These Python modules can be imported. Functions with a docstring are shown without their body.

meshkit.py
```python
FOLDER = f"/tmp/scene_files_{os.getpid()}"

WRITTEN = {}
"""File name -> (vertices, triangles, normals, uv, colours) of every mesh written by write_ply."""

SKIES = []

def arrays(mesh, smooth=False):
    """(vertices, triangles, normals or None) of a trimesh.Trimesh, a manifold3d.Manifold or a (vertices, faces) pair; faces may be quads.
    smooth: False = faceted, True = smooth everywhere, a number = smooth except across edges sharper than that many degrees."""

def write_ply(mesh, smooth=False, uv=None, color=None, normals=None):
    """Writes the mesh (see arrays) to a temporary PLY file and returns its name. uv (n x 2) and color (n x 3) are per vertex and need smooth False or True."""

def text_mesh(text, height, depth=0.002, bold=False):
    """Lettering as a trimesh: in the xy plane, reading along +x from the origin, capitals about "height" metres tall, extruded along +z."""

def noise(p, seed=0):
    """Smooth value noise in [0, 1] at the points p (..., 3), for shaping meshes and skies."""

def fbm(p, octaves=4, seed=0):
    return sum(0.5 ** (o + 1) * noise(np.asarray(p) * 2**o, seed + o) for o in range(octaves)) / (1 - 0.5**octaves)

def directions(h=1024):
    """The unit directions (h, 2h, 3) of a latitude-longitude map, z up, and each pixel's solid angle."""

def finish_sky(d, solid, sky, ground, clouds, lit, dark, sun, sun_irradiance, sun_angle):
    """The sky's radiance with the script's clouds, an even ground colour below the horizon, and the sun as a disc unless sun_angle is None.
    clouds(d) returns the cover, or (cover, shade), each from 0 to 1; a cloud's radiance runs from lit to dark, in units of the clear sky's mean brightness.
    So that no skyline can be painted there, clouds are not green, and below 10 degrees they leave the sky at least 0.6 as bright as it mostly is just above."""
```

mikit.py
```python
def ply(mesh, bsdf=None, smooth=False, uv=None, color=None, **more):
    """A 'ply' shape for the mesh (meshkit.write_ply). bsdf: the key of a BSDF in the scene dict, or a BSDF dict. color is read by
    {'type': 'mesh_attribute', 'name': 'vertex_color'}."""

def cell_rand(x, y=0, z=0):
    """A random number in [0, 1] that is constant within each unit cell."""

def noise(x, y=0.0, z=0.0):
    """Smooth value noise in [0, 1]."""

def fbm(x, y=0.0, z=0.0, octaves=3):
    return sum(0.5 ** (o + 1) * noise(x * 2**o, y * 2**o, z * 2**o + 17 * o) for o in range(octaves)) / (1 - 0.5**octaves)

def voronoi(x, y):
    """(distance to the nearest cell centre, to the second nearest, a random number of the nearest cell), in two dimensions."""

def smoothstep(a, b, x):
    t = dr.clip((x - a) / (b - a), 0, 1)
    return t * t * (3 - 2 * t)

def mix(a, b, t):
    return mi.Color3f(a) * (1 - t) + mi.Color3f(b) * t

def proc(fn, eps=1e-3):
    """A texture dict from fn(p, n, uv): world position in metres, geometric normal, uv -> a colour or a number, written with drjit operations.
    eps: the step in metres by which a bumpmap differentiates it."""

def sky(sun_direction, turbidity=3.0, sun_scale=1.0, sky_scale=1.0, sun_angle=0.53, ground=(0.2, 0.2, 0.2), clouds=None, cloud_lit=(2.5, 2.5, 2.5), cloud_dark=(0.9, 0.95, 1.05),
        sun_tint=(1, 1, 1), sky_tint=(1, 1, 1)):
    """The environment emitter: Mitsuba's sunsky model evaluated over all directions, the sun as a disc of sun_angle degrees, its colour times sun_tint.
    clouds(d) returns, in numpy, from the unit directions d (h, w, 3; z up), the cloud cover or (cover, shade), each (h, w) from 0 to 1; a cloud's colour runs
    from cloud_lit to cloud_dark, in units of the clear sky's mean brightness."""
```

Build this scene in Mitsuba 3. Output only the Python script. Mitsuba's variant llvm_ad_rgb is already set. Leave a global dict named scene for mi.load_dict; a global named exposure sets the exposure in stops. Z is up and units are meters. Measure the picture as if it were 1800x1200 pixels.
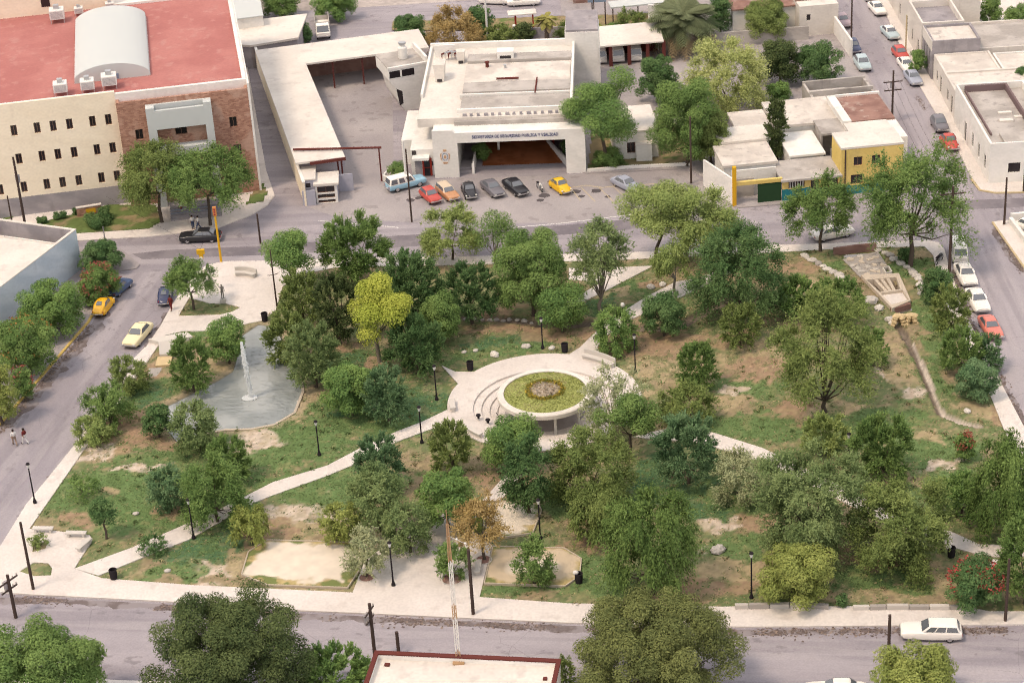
import math, random
import numpy as np, trimesh, shapely, mitsuba as mi, mikit, meshkit
import drjit as dr
import manifold3d as m3
from shapely.geometry import Polygon, LineString, Point, box as sbox
from shapely.ops import unary_union
from scipy import ndimage

T = mi.ScalarTransform4f
scene, labels = {}, {}

# ------------------------------------------------------------------ camera, light, exposure
EYE = [0, 0, 103.46]
scene['camera'] = {'type': 'perspective', 'fov': 27.044, 'fov_axis': 'x', 'near_clip': 1.0, 'far_clip': 4000.0,
                   'to_world': T().look_at(origin=EYE, target=[0, 0.881548, 103.46 - 0.472094], up=[0.062949, 0.471158, 0.8798])}
scene['sky'] = mikit.sky((-0.42, -0.30, 0.86), turbidity=3, sun_scale=0.30, sun_angle=12, clouds=lambda d: 1.0,
                         cloud_lit=(2.15, 2.07, 2.12), sun_tint=(1, 0.945, 0.92))
exposure = 2.52

# ------------------------------------------------------------------ materials
def rgb(c):
    return {'type': 'rgb', 'value': [float(x) for x in c]}
def matte(name, c):
    scene[name] = {'type': 'twosided', 'b': {'type': 'diffuse', 'reflectance': rgb(c)}}
def gloss(name, c, rough=0.3, metallic=0.0, coat=0.0, spec=0.5):
    scene[name] = {'type': 'twosided', 'b': {'type': 'principled', 'base_color': rgb(c), 'roughness': rough, 'metallic': metallic, 'clearcoat': coat, 'specular': spec}}
def procmat(name, fn, bump=None, scale=0.0):
    b = {'type': 'diffuse', 'reflectance': mikit.proc(fn)}
    if bump is not None:
        b = {'type': 'bumpmap', 't': mikit.proc(bump, eps=0.02), 'scale': scale, 'b': b}
    scene[name] = {'type': 'twosided', 'b': b}
N, FB, SS, MX = mikit.noise, mikit.fbm, mikit.smoothstep, mikit.mix

def f_asphalt(p, n, uv):
    # each street has its own direction: wheel tracks, oil drip lines and patches are drawn out along it
    left = (p.x < -27) & (p.y < 215) & (p.y > 152); right = p.x > 40
    ca = dr.select(left, 0.23, dr.select(right, 0.02, dr.select(p.y > 180, 0.997, 0.988)))
    sa = dr.select(left, 0.973, dr.select(right, 0.9998, dr.select(p.y > 180, -0.075, -0.155)))
    along, across = p.x * ca + p.y * sa, p.y * ca - p.x * sa
    a = FB(along * 0.07, across * 0.35, 3, 4)
    g = FB(along * 1.1, across * 1.7, 7, 3)
    c = MX((0.268, 0.246, 0.268), (0.335, 0.309, 0.328), SS(0.3, 0.7, a))
    c = MX(c, (0.215, 0.197, 0.216), 0.45 * SS(0.50, 0.66, FB(along * 0.045, across * 0.95, 23, 3)))
    c = MX(c, (0.365, 0.338, 0.345), 0.4 * SS(0.56, 0.72, FB(along * 0.10, across * 0.8, 11, 4)))
    c = MX(c, (0.16, 0.146, 0.155), 0.5 * SS(0.62, 0.78, g) * SS(0.44, 0.62, FB(along * 0.07, across * 0.4, 31, 2)))
    wx, wy = p.x + 2.4 * N(p.x * 0.3, p.y * 0.3, 5), p.y + 2.4 * N(p.x * 0.3, p.y * 0.3, 9)
    v = mikit.voronoi(wx * 0.16, wy * 0.13)
    crack = (1 - SS(0.002, 0.010, v[1] - v[0])) * SS(0.45, 0.65, N(p.x * 0.21, p.y * 0.17, 2))
    c = MX(c, (0.12, 0.11, 0.115), 0.4 * crack)
    return c * (0.93 + 0.14 * N(p.x * 9, p.y * 9, 1))
procmat('m_asphalt', f_asphalt)
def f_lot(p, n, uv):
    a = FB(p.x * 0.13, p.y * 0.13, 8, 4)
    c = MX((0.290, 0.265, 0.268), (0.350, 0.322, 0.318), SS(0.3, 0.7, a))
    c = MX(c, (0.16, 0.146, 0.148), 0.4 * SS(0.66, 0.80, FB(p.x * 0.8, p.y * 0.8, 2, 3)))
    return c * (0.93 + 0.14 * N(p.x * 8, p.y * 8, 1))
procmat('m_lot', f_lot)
def f_paving(p, n, uv):
    a = FB(p.x * 0.22, p.y * 0.22, 4, 4)
    c = MX((0.57, 0.525, 0.485), (0.62, 0.575, 0.535), SS(0.3, 0.68, a))
    c = MX(c, (0.46, 0.415, 0.375), 0.4 * SS(0.6, 0.8, FB(p.x * 0.9, p.y * 0.9, 12, 4)))
    return c * (0.94 + 0.12 * N(p.x * 7, p.y * 7, 1))
procmat('m_paving', f_paving)
def f_earth(p, n, uv):
    a = FB(p.x * 0.12, p.y * 0.12, 14, 4)
    c = MX((0.29, 0.255, 0.235), (0.42, 0.375, 0.345), SS(0.3, 0.7, a))
    return c * (0.85 + 0.3 * N(p.x * 2.2, p.y * 2.2, 1))
procmat('m_earth', f_earth)
def stained(lo, hi, stain, amt=0.6, f=0.5):
    def fn(p, n, uv):
        a = FB(p.x * f + p.z * 0.35, p.y * f + 0.6 * p.z, p.z * f, 4)
        c = MX(lo, hi, SS(0.32, 0.68, a))
        s = FB(p.x * 1.1, p.y * 1.1, p.z * 0.22 + 4, 4)
        c = MX(c, stain, amt * SS(0.58, 0.82, s))
        return c * (0.95 + 0.1 * N(p.x * 5, p.y * 5, p.z * 5))
    return fn
procmat('m_white_wall', stained((0.66, 0.645, 0.605), (0.73, 0.71, 0.67), (0.52, 0.50, 0.465), 0.45))
procmat('m_white_roof', stained((0.575, 0.535, 0.485), (0.645, 0.605, 0.55), (0.46, 0.42, 0.38), 0.5, 0.3))
procmat('m_worn_roof', stained((0.49, 0.45, 0.405), (0.62, 0.575, 0.52), (0.36, 0.325, 0.295), 0.75, 0.45))
procmat('m_old_roof', stained((0.33, 0.305, 0.28), (0.44, 0.41, 0.38), (0.235, 0.21, 0.195), 0.65, 0.5))
procmat('m_cream', stained((0.765, 0.675, 0.525), (0.80, 0.715, 0.565), (0.69, 0.60, 0.47), 0.4, 0.25))
procmat('m_red_roof', stained((0.365, 0.150, 0.138), (0.410, 0.180, 0.163), (0.45, 0.25, 0.225), 0.5, 0.22))
procmat('m_grey_wall', stained((0.25, 0.235, 0.25), (0.34, 0.315, 0.325), (0.19, 0.175, 0.18), 0.6))
def f_brick(p, n, uv):
    u = p.x * 0.99 + p.y * 0.145
    row = dr.floor(p.z / 0.14)
    cell = mikit.cell_rand(dr.floor((u + 0.17 * row) / 0.36), row, 3)
    c = MX((0.265, 0.135, 0.095), (0.43, 0.25, 0.185), cell)
    c = MX(c, (0.49, 0.33, 0.26), 0.7 * SS(0.52, 0.72, FB(u * 0.8, p.z * 0.8, 3, 4)))
    mort = SS(0.86, 0.96, (p.z / 0.14 - row))
    return MX(c, (0.36, 0.27, 0.22), 0.55 * mort)
procmat('m_brick', f_brick)
procmat('m_sand', stained((0.55, 0.48, 0.38), (0.66, 0.60, 0.50), (0.40, 0.32, 0.23), 0.6, 0.7))
procmat('m_tile', stained((0.22, 0.075, 0.03), (0.30, 0.11, 0.05), (0.16, 0.06, 0.03), 0.5, 0.8))
procmat('m_blue_wall', stained((0.46, 0.53, 0.60), (0.54, 0.60, 0.66), (0.36, 0.40, 0.46), 0.5))
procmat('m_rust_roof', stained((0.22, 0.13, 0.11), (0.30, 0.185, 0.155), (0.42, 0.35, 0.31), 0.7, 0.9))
procmat('m_yellow_wall', stained((0.60, 0.455, 0.15), (0.65, 0.50, 0.18), (0.50, 0.38, 0.16), 0.5))
VC = {'type': 'mesh_attribute', 'name': 'vertex_color'}
scene['m_vertex'] = {'type': 'twosided', 'b': {'type': 'diffuse', 'reflectance': VC}}
scene['m_leaf'] = {'type': 'principledthin', 'base_color': VC, 'roughness': 0.6, 'diff_trans': 0.55}
def f_ripple(p, n, uv):
    return FB(p.x * 2.2 + 3 * N(p.x * 0.4, p.y * 0.4), p.y * 3.0, 0, 4)
scene['m_water'] = {'type': 'bumpmap', 't': mikit.proc(f_ripple, eps=0.03), 'scale': 0.14,
                    'b': {'type': 'principled', 'base_color': mikit.proc(lambda p, n, uv: MX((0.205, 0.225, 0.222), (0.30, 0.318, 0.31), SS(0.3, 0.7, FB(p.x * 0.35, p.y * 0.35, 2, 3)))), 'roughness': 0.08, 'specular': 0.8}}
matte('m_concrete', (0.53, 0.50, 0.46)); matte('m_white_paint', (0.66, 0.645, 0.61)); matte('m_yellow_paint', (0.52, 0.38, 0.13)); matte('m_faded_yellow', (0.46, 0.375, 0.23)); matte('m_oil', (0.095, 0.085, 0.088)); procmat('m_asphalt_dark', stained((0.165, 0.150, 0.165), (0.205, 0.187, 0.20), (0.26, 0.24, 0.25), 0.6, 0.4))
matte('m_wood_pole', (0.075, 0.055, 0.048)); matte('m_iron', (0.028, 0.025, 0.028))
matte('m_orange', (0.48, 0.21, 0.08)); matte('m_crest_orange', (0.50, 0.31, 0.18)); matte('m_window_frame', (0.20, 0.12, 0.09)); matte('m_faded_orange', (0.40, 0.26, 0.15)); matte('m_red_paint', (0.36, 0.05, 0.035)); matte('m_maroon', (0.12, 0.04, 0.035)); matte('m_teal', (0.03, 0.17, 0.20)); matte('m_gate_green', (0.028, 0.06, 0.03))
matte('m_navy', (0.05, 0.06, 0.16)); matte('m_signal_yellow', (0.62, 0.36, 0.03)); matte('m_bark', (0.10, 0.08, 0.065)); matte('m_pale_bark', (0.21, 0.185, 0.155)); matte('m_sign_blue', (0.2, 0.25, 0.33))
matte('m_vault', (0.50, 0.525, 0.515)); matte('m_skin', (0.28, 0.16, 0.10)); matte('m_hair', (0.02, 0.015, 0.012)); matte('m_bronze', (0.19, 0.18, 0.165)); matte('m_cloth_white', (0.62, 0.6, 0.58)); matte('m_cloth_red', (0.14, 0.03, 0.03)); matte('m_cloth_blue', (0.06, 0.08, 0.14)); matte('m_lavender', (0.37, 0.37, 0.43))
gloss('m_window', (0.02, 0.016, 0.018), 0.18); gloss('m_lamp_glass', (0.6, 0.6, 0.58), 0.25)
gloss('m_tyre', (0.02, 0.02, 0.02), 0.8); gloss('m_chrome', (0.55, 0.55, 0.56), 0.25, 0.9); gloss('m_steel', (0.45, 0.46, 0.47), 0.45, 0.6); gloss('m_car_glass', (0.09, 0.10, 0.115), 0.08, 0, 0.8, 1.0)
gloss('m_lens', (0.62, 0.60, 0.55), 0.2); gloss('m_tail', (0.30, 0.02, 0.02), 0.25)
for k_, c_ in dict(black=(0.016, 0.016, 0.02), yellow=(0.66, 0.40, 0.01), amber=(0.66, 0.36, 0.012), red=(0.42, 0.055, 0.04), salmon=(0.55, 0.16, 0.12), tan=(0.42, 0.21, 0.10), beige=(0.50, 0.41, 0.30), grey=(0.13, 0.125, 0.14), navy=(0.025, 0.035, 0.09), blue=(0.05, 0.085, 0.17),
                   cream=(0.66, 0.58, 0.36), white=(0.68, 0.65, 0.60), skyblue=(0.25, 0.42, 0.52), silverblue=(0.28, 0.30, 0.36), paleblue=(0.34, 0.42, 0.44), mauve=(0.33, 0.25, 0.27)).items():
    gloss('p_' + k_, c_, 0.28, 0, 0.6)

# ------------------------------------------------------------------ helpers
COUNT = {}
def numbered(name):
    n = COUNT.get(name, 0); COUNT[name] = n + 1
    return name if n == 0 else f'{name}_{n:03d}'
def tag(key, label=None, cat=None, group=None, kind=None):
    d = labels.setdefault(key, {})
    for k, v in (('label', label), ('category', cat), ('group', group), ('kind', kind)):
        if v: d[k] = v
    return key
def thing(name, label, cat, group=None):
    return tag(numbered(name), label, cat, group)
def put(name, mesh, bsdf, parent=None, smooth=False, color=None, label=None, cat=None, group=None, kind=None):
    key = numbered(f'{parent}__{name}' if parent else name)
    if isinstance(mesh, MB): mesh = mesh.mesh()
    scene[key] = mikit.ply(mesh, bsdf, smooth=smooth, **({'color': color} if color is not None else {}))
    if label or cat or group or kind: tag(key, label, cat, group, kind)
    return key

class MB:
    """collects pieces of one mesh"""
    def __init__(s): s.v, s.f, s.n = [], [], 0
    def add(s, v, f):
        v = np.asarray(v, float); f = np.asarray(f, int)
        if f.shape[1] == 4: f = np.vstack([f[:, [0, 1, 2]], f[:, [0, 2, 3]]])
        s.v.append(v); s.f.append(f + s.n); s.n += len(v); return s
    def mesh(s): return np.vstack(s.v), np.vstack(s.f)
    def tm(s, m): return s.add(m.vertices, m.faces)
    def obox(s, o, ux, uy, uz):
        """box from corner o along three edge vectors"""
        o, ux, uy, uz = (np.asarray(a, float) for a in (o, ux, uy, uz))
        v = [o + a * ux + b * uy + c * uz for c in (0, 1) for b in (0, 1) for a in (0, 1)]
        f = [[0, 2, 3, 1], [4, 5, 7, 6], [0, 1, 5, 4], [2, 6, 7, 3], [0, 4, 6, 2], [1, 3, 7, 5]]
        if np.dot(np.cross(ux, uy), uz) < 0: f = [q[::-1] for q in f]
        return s.add(v, f)
    def box(s, x0, x1, y0, y1, z0, z1, fr=None):
        if fr is None: return s.obox((x0, y0, z0), (x1 - x0, 0, 0), (0, y1 - y0, 0), (0, 0, z1 - z0))
        o = fr.at(x0, y0, z0)
        return s.obox(o, (x1 - x0) * fr.u3, (y1 - y0) * fr.w3, (0, 0, z1 - z0))
    def tube(s, pts, rad, n=6, cap=True):
        p = np.asarray(pts, float); r = np.broadcast_to(rad, (len(p),)).astype(float)
        t = np.gradient(p, axis=0); t /= np.linalg.norm(t, axis=1, keepdims=True) + 1e-12
        ref = np.array([0, 0, 1.0]) if abs(t[:, 2]).mean() < 0.85 else np.array([1.0, 0, 0])
        a = np.cross(t, ref); a /= np.linalg.norm(a, axis=1, keepdims=True) + 1e-12
        b = np.cross(t, a); an = np.arange(n) * 2 * np.pi / n
        v = (p[:, None] + r[:, None, None] * (np.cos(an)[None, :, None] * a[:, None] + np.sin(an)[None, :, None] * b[:, None])).reshape(-1, 3)
        f = [[i * n + j, i * n + (j + 1) % n, (i + 1) * n + (j + 1) % n, (i + 1) * n + j] for i in range(len(p) - 1) for j in range(n)]
        s.add(v, f)
        if cap:
            for i in (0, len(p) - 1):
                vv = np.vstack([v[i * n:(i + 1) * n], p[i]]); ff = [[j, (j + 1) % n, n] for j in range(n)]
                s.add(vv, ff if i else [q[::-1] for q in ff])
        return s
    def lathe(s, prof, c, n=16, sx=1, sy=1):
        """prof: list of (r, z)"""
        an = np.arange(n) * 2 * np.pi / n
        v = [(c[0] + sx * r * np.cos(t), c[1] + sy * r * np.sin(t), c[2] + z) for r, z in prof for t in an]
        f = [[i * n + j, i * n + (j + 1) % n, (i + 1) * n + (j + 1) % n, (i + 1) * n + j] for i in range(len(prof) - 1) for j in range(n)]
        return s.add(v, f)
    def ball(s, c, r, sub=1):
        m = trimesh.creation.icosphere(subdivisions=sub)
        return s.add(m.vertices * np.asarray(r) + np.asarray(c), m.faces)
    def prism(s, poly, z0, z1):
        for g in getattr(poly, 'geoms', [poly]):
            if g.is_empty or g.area < 1e-4: continue
            m = trimesh.creation.extrude_polygon(g, z1 - z0, engine='earcut')
            s.add(m.vertices + [0, 0, z0], m.faces)
        return s
    def sheet(s, poly, z):
        for g in getattr(poly, 'geoms', [poly]):
            if g.is_empty or g.area < 1e-4: continue
            v, f = trimesh.creation.triangulate_polygon(g, engine='earcut')
            v = np.c_[v, np.full(len(v), z)]; f = np.asarray(f)
            up = np.cross(v[f[:, 1]] - v[f[:, 0]], v[f[:, 2]] - v[f[:, 0]])[:, 2] < 0
            f[up] = f[up][:, ::-1]
            s.add(v, f)
        return s

class Fr:
    """a frame on the ground: u along the front, w to the back"""
    def __init__(s, a, b=None, deg=None, z=0.0):
        s.o = np.array([a[0], a[1], z])
        if deg is None: d = np.array(b) - np.array(a); deg = math.degrees(math.atan2(d[1], d[0]))
        s.deg = deg; r = math.radians(deg)
        s.u3 = np.array([math.cos(r), math.sin(r), 0]); s.w3 = np.array([-math.sin(r), math.cos(r), 0])
    def at(s, u, w, z=0): return s.o + u * s.u3 + w * s.w3 + np.array([0, 0, z])
    def xy(s, u, w): return tuple(s.at(u, w)[:2])
    def pts(s, v):
        v = np.asarray(v, float); return s.o + v[:, :1] * s.u3 + v[:, 1:2] * s.w3 + v[:, 2:3] * np.array([0, 0, 1.0])
    def poly(s, q): return Polygon([s.xy(*p) for p in q])

def wall_panel(fr, w, thick, outline, holes=()):
    """an upright wall in the plane w of the frame, from an outline in (u, z), with holes (u0, u1, z0, z1); the wall reaches from w back to w + thick"""
    poly = Polygon(outline) if not isinstance(outline, tuple) else sbox(*outline)
    for h in holes: poly = poly.difference(sbox(h[0], h[2], h[1], h[3]))
    m = trimesh.creation.extrude_polygon(poly, thick, engine='earcut')
    v = np.c_[m.vertices[:, 0], w + thick - m.vertices[:, 2], m.vertices[:, 1]]
    return fr.pts(v), m.faces

def side_panel(fr, u, thick, outline, holes=()):
    """the same in the plane u (outline in (w, z)); from u to u + thick"""
    poly = sbox(*outline) if isinstance(outline, tuple) else Polygon(outline)
    for h in holes: poly = poly.difference(sbox(h[0], h[2], h[1], h[3]))
    m = trimesh.creation.extrude_polygon(poly, thick, engine='earcut')
    v = np.c_[u + m.vertices[:, 2], m.vertices[:, 0], m.vertices[:, 1]]
    return fr.pts(v), m.faces

# ------------------------------------------------------------------ ground plan
BLOCK = Polygon([(-31.70, 216.31), (-26.20, 215.67), (-19.47, 215.28), (-5.42, 213.69), (12.87, 212.07), (29.22, 211.58), (36.70, 211.07), (46.31, 210.39), (47.41, 209.65), (47.67, 207.88), (47.28, 203.72), (46.66, 191.90), (46.93, 178.73), (47.14, 169.78), (47.79, 159.90), (47.18, 149.93), (44.16, 140.32), (42.48, 139.17), (38.46, 139.44), (29.82, 140.21), (17.45, 141.38), (3.21, 143.45), (-10.91, 146.09), (-19.33, 147.65), (-30.98, 150.24), (-42.93, 152.56), (-47.04, 153.52), (-49.25, 157.25), (-46.80, 160.30), (-45.61, 167.33), (-44.16, 172.34), (-42.67, 177.79), (-40.09, 188.08), (-37.21, 201.37), (-36.42, 206.84), (-35.34, 211.24), (-33.74, 215.58)])
LAWN = Polygon([(-44.61, 163.01), (-41.78, 175.88), (-39.30, 186.01), (-36.42, 199.20), (-34.62, 199.86), (-31.59, 199.58), (-29.63, 199.96), (-27.71, 200.74), (-26.23, 201.19), (-25.05, 203.40), (-24.68, 209.05), (-22.78, 211.73), (-19.04, 212.91), (-4.49, 211.54), (6.81, 210.78), (13.05, 210.31), (29.91, 209.74), (37.40, 209.66), (45.69, 208.89), (46.18, 206.68), (45.15, 197.27), (45.35, 185.93), (45.38, 175.36), (45.21, 169.50), (45.05, 161.18), (43.88, 150.31), (42.50, 142.90), (40.18, 141.07), (37.47, 141.36), (35.35, 142.31), (17.39, 144.25), (15.99, 144.32), (3.36, 146.18), (-4.08, 147.90), (-3.20, 153.43), (-2.86, 155.60), (-4.18, 157.55), (-6.06, 161.47), (-7.09, 161.59), (-8.10, 158.92), (-11.62, 157.49), (-14.02, 154.20), (-14.27, 152.75), (-14.85, 149.74), (-28.68, 152.36), (-36.79, 154.29), (-39.49, 156.07), (-38.54, 160.55), (-38.91, 161.33), (-42.47, 162.48)])
PLAZA_C = (2.8, 180.4)
PIT_C = (2.8, 179.55)
PLAZA = Point(PLAZA_C).buffer(9.5, 32)
PATHS = unary_union([PLAZA,
    Polygon([(-7.28, 188.79), (-5.90, 187.31), (-3.73, 187.02), (-1.87, 188.56), (-2.58, 181.68), (-6.50, 180.83), (-5.52, 184.57)]),
    Polygon([(-6.73, 179.75), (-9.26, 177.65), (-11.44, 176.30), (-14.64, 173.83), (-18.01, 170.73), (-22.92, 168.39), (-25.14, 166.39), (-27.80, 164.00), (-34.80, 158.85), (-39.49, 156.07), (-37.16, 154.76), (-33.68, 157.11), (-29.82, 159.56), (-24.41, 165.04), (-22.76, 166.11), (-17.93, 168.90), (-15.71, 170.45), (-11.41, 174.38), (-8.16, 176.33), (-5.43, 175.45)]),
    Polygon([(5.66, 189.38), (6.90, 190.79), (8.21, 193.09), (9.65, 195.29), (12.14, 198.42), (14.45, 201.00), (17.97, 204.16), (20.09, 204.54), (22.73, 206.11), (24.43, 205.86), (19.81, 201.86), (15.11, 198.15), (12.69, 196.28), (9.72, 192.89), (8.63, 190.56), (8.98, 187.14)]),
    Polygon([(6.72, 209.09), (12.91, 208.49), (15.95, 208.33), (10.17, 202.94), (6.64, 199.83), (5.26, 198.59), (5.37, 200.80), (6.74, 201.67), (10.07, 205.13), (6.57, 206.32)]),
    Polygon([(10.67, 172.40), (15.68, 174.11), (18.70, 172.05), (22.58, 168.97), (24.26, 167.04), (27.02, 163.53), (29.98, 159.72), (32.91, 156.49), (35.46, 154.28), (36.82, 153.23), (38.71, 151.07), (40.94, 150.64), (43.88, 150.31), (43.50, 148.79), (39.84, 149.03), (38.36, 149.54), (36.67, 150.69), (34.66, 152.76), (31.90, 155.05), (29.18, 158.03), (26.66, 161.25), (24.93, 163.39), (22.54, 166.34), (19.38, 168.75), (16.42, 170.86)]),
    Polygon([(0.57, 172.60), (2.13, 171.37), (-0.40, 165.62), (-3.22, 160.39), (-6.07, 159.98), (-6.68, 161.36), (-3.90, 162.36), (-1.63, 166.56)])])
ISLANDS = [Polygon([(-35.50, 203.50), (-34.78, 207.70), (-32.32, 206.00), (-30.63, 205.77), (-28.93, 204.60), (-29.77, 203.65), (-31.01, 203.15)]), Polygon([(-44.30, 156.17), (-43.27, 157.47), (-41.97, 157.23), (-41.48, 156.38), (-41.40, 155.23), (-42.90, 155.31)]), Polygon([(-43.87, 160.42), (-42.51, 160.82), (-42.60, 159.55), (-43.65, 159.13)])]
SPILL = Polygon([(36.12, 208.70), (40.70, 208.90), (42.02, 194.45), (39.54, 192.87)])
pavement = BLOCK.difference(LAWN).union(PATHS.intersection(BLOCK))
for isl in ISLANDS: pavement = pavement.difference(isl)
PIT_R = 7.0
pavement = pavement.difference(Point(PIT_C).buffer(PIT_R, 32)).buffer(0)
POND = Polygon([(-34.30, 184.12), (-31.89, 186.57), (-29.80, 188.63), (-28.40, 190.47), (-28.15, 194.45), (-28.10, 198.21), (-26.65, 200.33), (-25.10, 199.73), (-23.40, 194.82), (-21.85, 190.58), (-21.14, 185.19), (-21.75, 181.31), (-23.56, 179.21), (-25.84, 178.63), (-28.33, 178.61), (-30.23, 178.30), (-32.77, 177.33), (-34.18, 180.10)]).buffer(0.5).buffer(-0.5)
CREEK = unary_union([LineString([(-4.93, 199.46), (-2.24, 198.57), (0.44, 197.95), (3.08, 196.82), (6.62, 196.08), (9.28, 195.97), (12.72, 194.49), (15.61, 193.85), (18.03, 194.53), (20.36, 196.91), (22.70, 199.07)]).buffer(0.75),
                     LineString([(39.48, 191.00), (39.80, 187.27), (40.02, 184.02), (40.06, 180.30), (39.98, 174.52), (40.18, 172.87), (41.55, 171.00), (43.10, 170.28)]).buffer(0.42)])
sand_polys = [Polygon([(-24.65, 153.46), (-24.33, 156.95), (-22.75, 158.67), (-15.13, 157.44), (-14.02, 155.79), (-14.28, 153.09), (-15.26, 150.38), (-22.24, 151.57)]), Polygon([(-2.82, 155.41), (3.40, 154.44), (4.83, 152.61), (4.53, 149.98), (3.20, 148.60), (-3.71, 149.78)]), Polygon([(-3.33, 162.77), (1.44, 162.12), (1.73, 160.57), (0.78, 156.99), (-1.74, 156.64), (-3.67, 157.68)])]

road_extent = Polygon([(-90, 118), (75, 118), (75, 300), (-90, 300)])
LEFT_BLOCK = Polygon([(-52.94, 175.97), (-50.90, 182.73), (-48.81, 190.37), (-45.30, 203.65), (-44.10, 213.18), (-43.35, 215.65), (-41.60, 215.98), (-41.33, 216.96), (-43.88, 221.18), (-45.63, 222.04), (-58.07, 222.03), (-77.60, 221.56), (-64.08, 168.21)])
NW_BLOCK = Polygon([(-71.73, 224.46), (-53.97, 224.93), (-49.26, 224.39), (-41.32, 224.30), (-38.06, 224.59), (-33.38, 225.45), (-29.76, 228.38), (-27.94, 231.00), (-27.25, 233.69), (-28.84, 241.59), (-33.70, 275.43), (-36.81, 296.68), (-40.40, 323.67), (-97.13, 334.98)])
LANE_E = Polygon([(-23.16, 230.12), (-32.82, 279.22), (-34.73, 291.48), (-39.04, 323.40), (-26.39, 320.88), (-13.38, 287.57), (-7.67, 236.03), (-21.73, 228.45)])
LOT = Polygon([(-23.08, 229.94), (-18.95, 225.97), (-8.31, 223.28), (6.70, 221.04), (13.96, 222.13), (20.51, 222.08), (26.56, 221.79), (25.17, 227.28), (22.44, 233.19), (21.74, 234.32), (10.12, 234.44), (-7.67, 235.69), (-12.46, 234.75), (-13.09, 239.11), (-13.67, 261.58), (-15.78, 279.97), (-26.75, 280.81), (-23.28, 259.22), (-19.14, 242.69), (-19.32, 234.97), (-19.69, 230.89)])
HOUSE_BLOCK = Polygon([(21.37, 234.04), (22.61, 233.50), (24.36, 230.20), (26.10, 222.81), (27.05, 222.03), (32.97, 222.24), (40.24, 222.56), (44.21, 222.75), (46.42, 224.01), (47.89, 229.53), (49.58, 244.06), (48.33, 263.19), (48.84, 290.39), (48.56, 305.93), (10.55, 313.51), (8.82, 235.67), (10.12, 234.44)])
NE_BLOCK = Polygon([(55.31, 289.16), (54.41, 257.79), (54.57, 247.74), (54.87, 235.10), (54.64, 225.99), (54.87, 222.87), (56.47, 221.82), (59.66, 221.49), (72.53, 220.78), (94.52, 296.77), (55.97, 304.45)])
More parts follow.
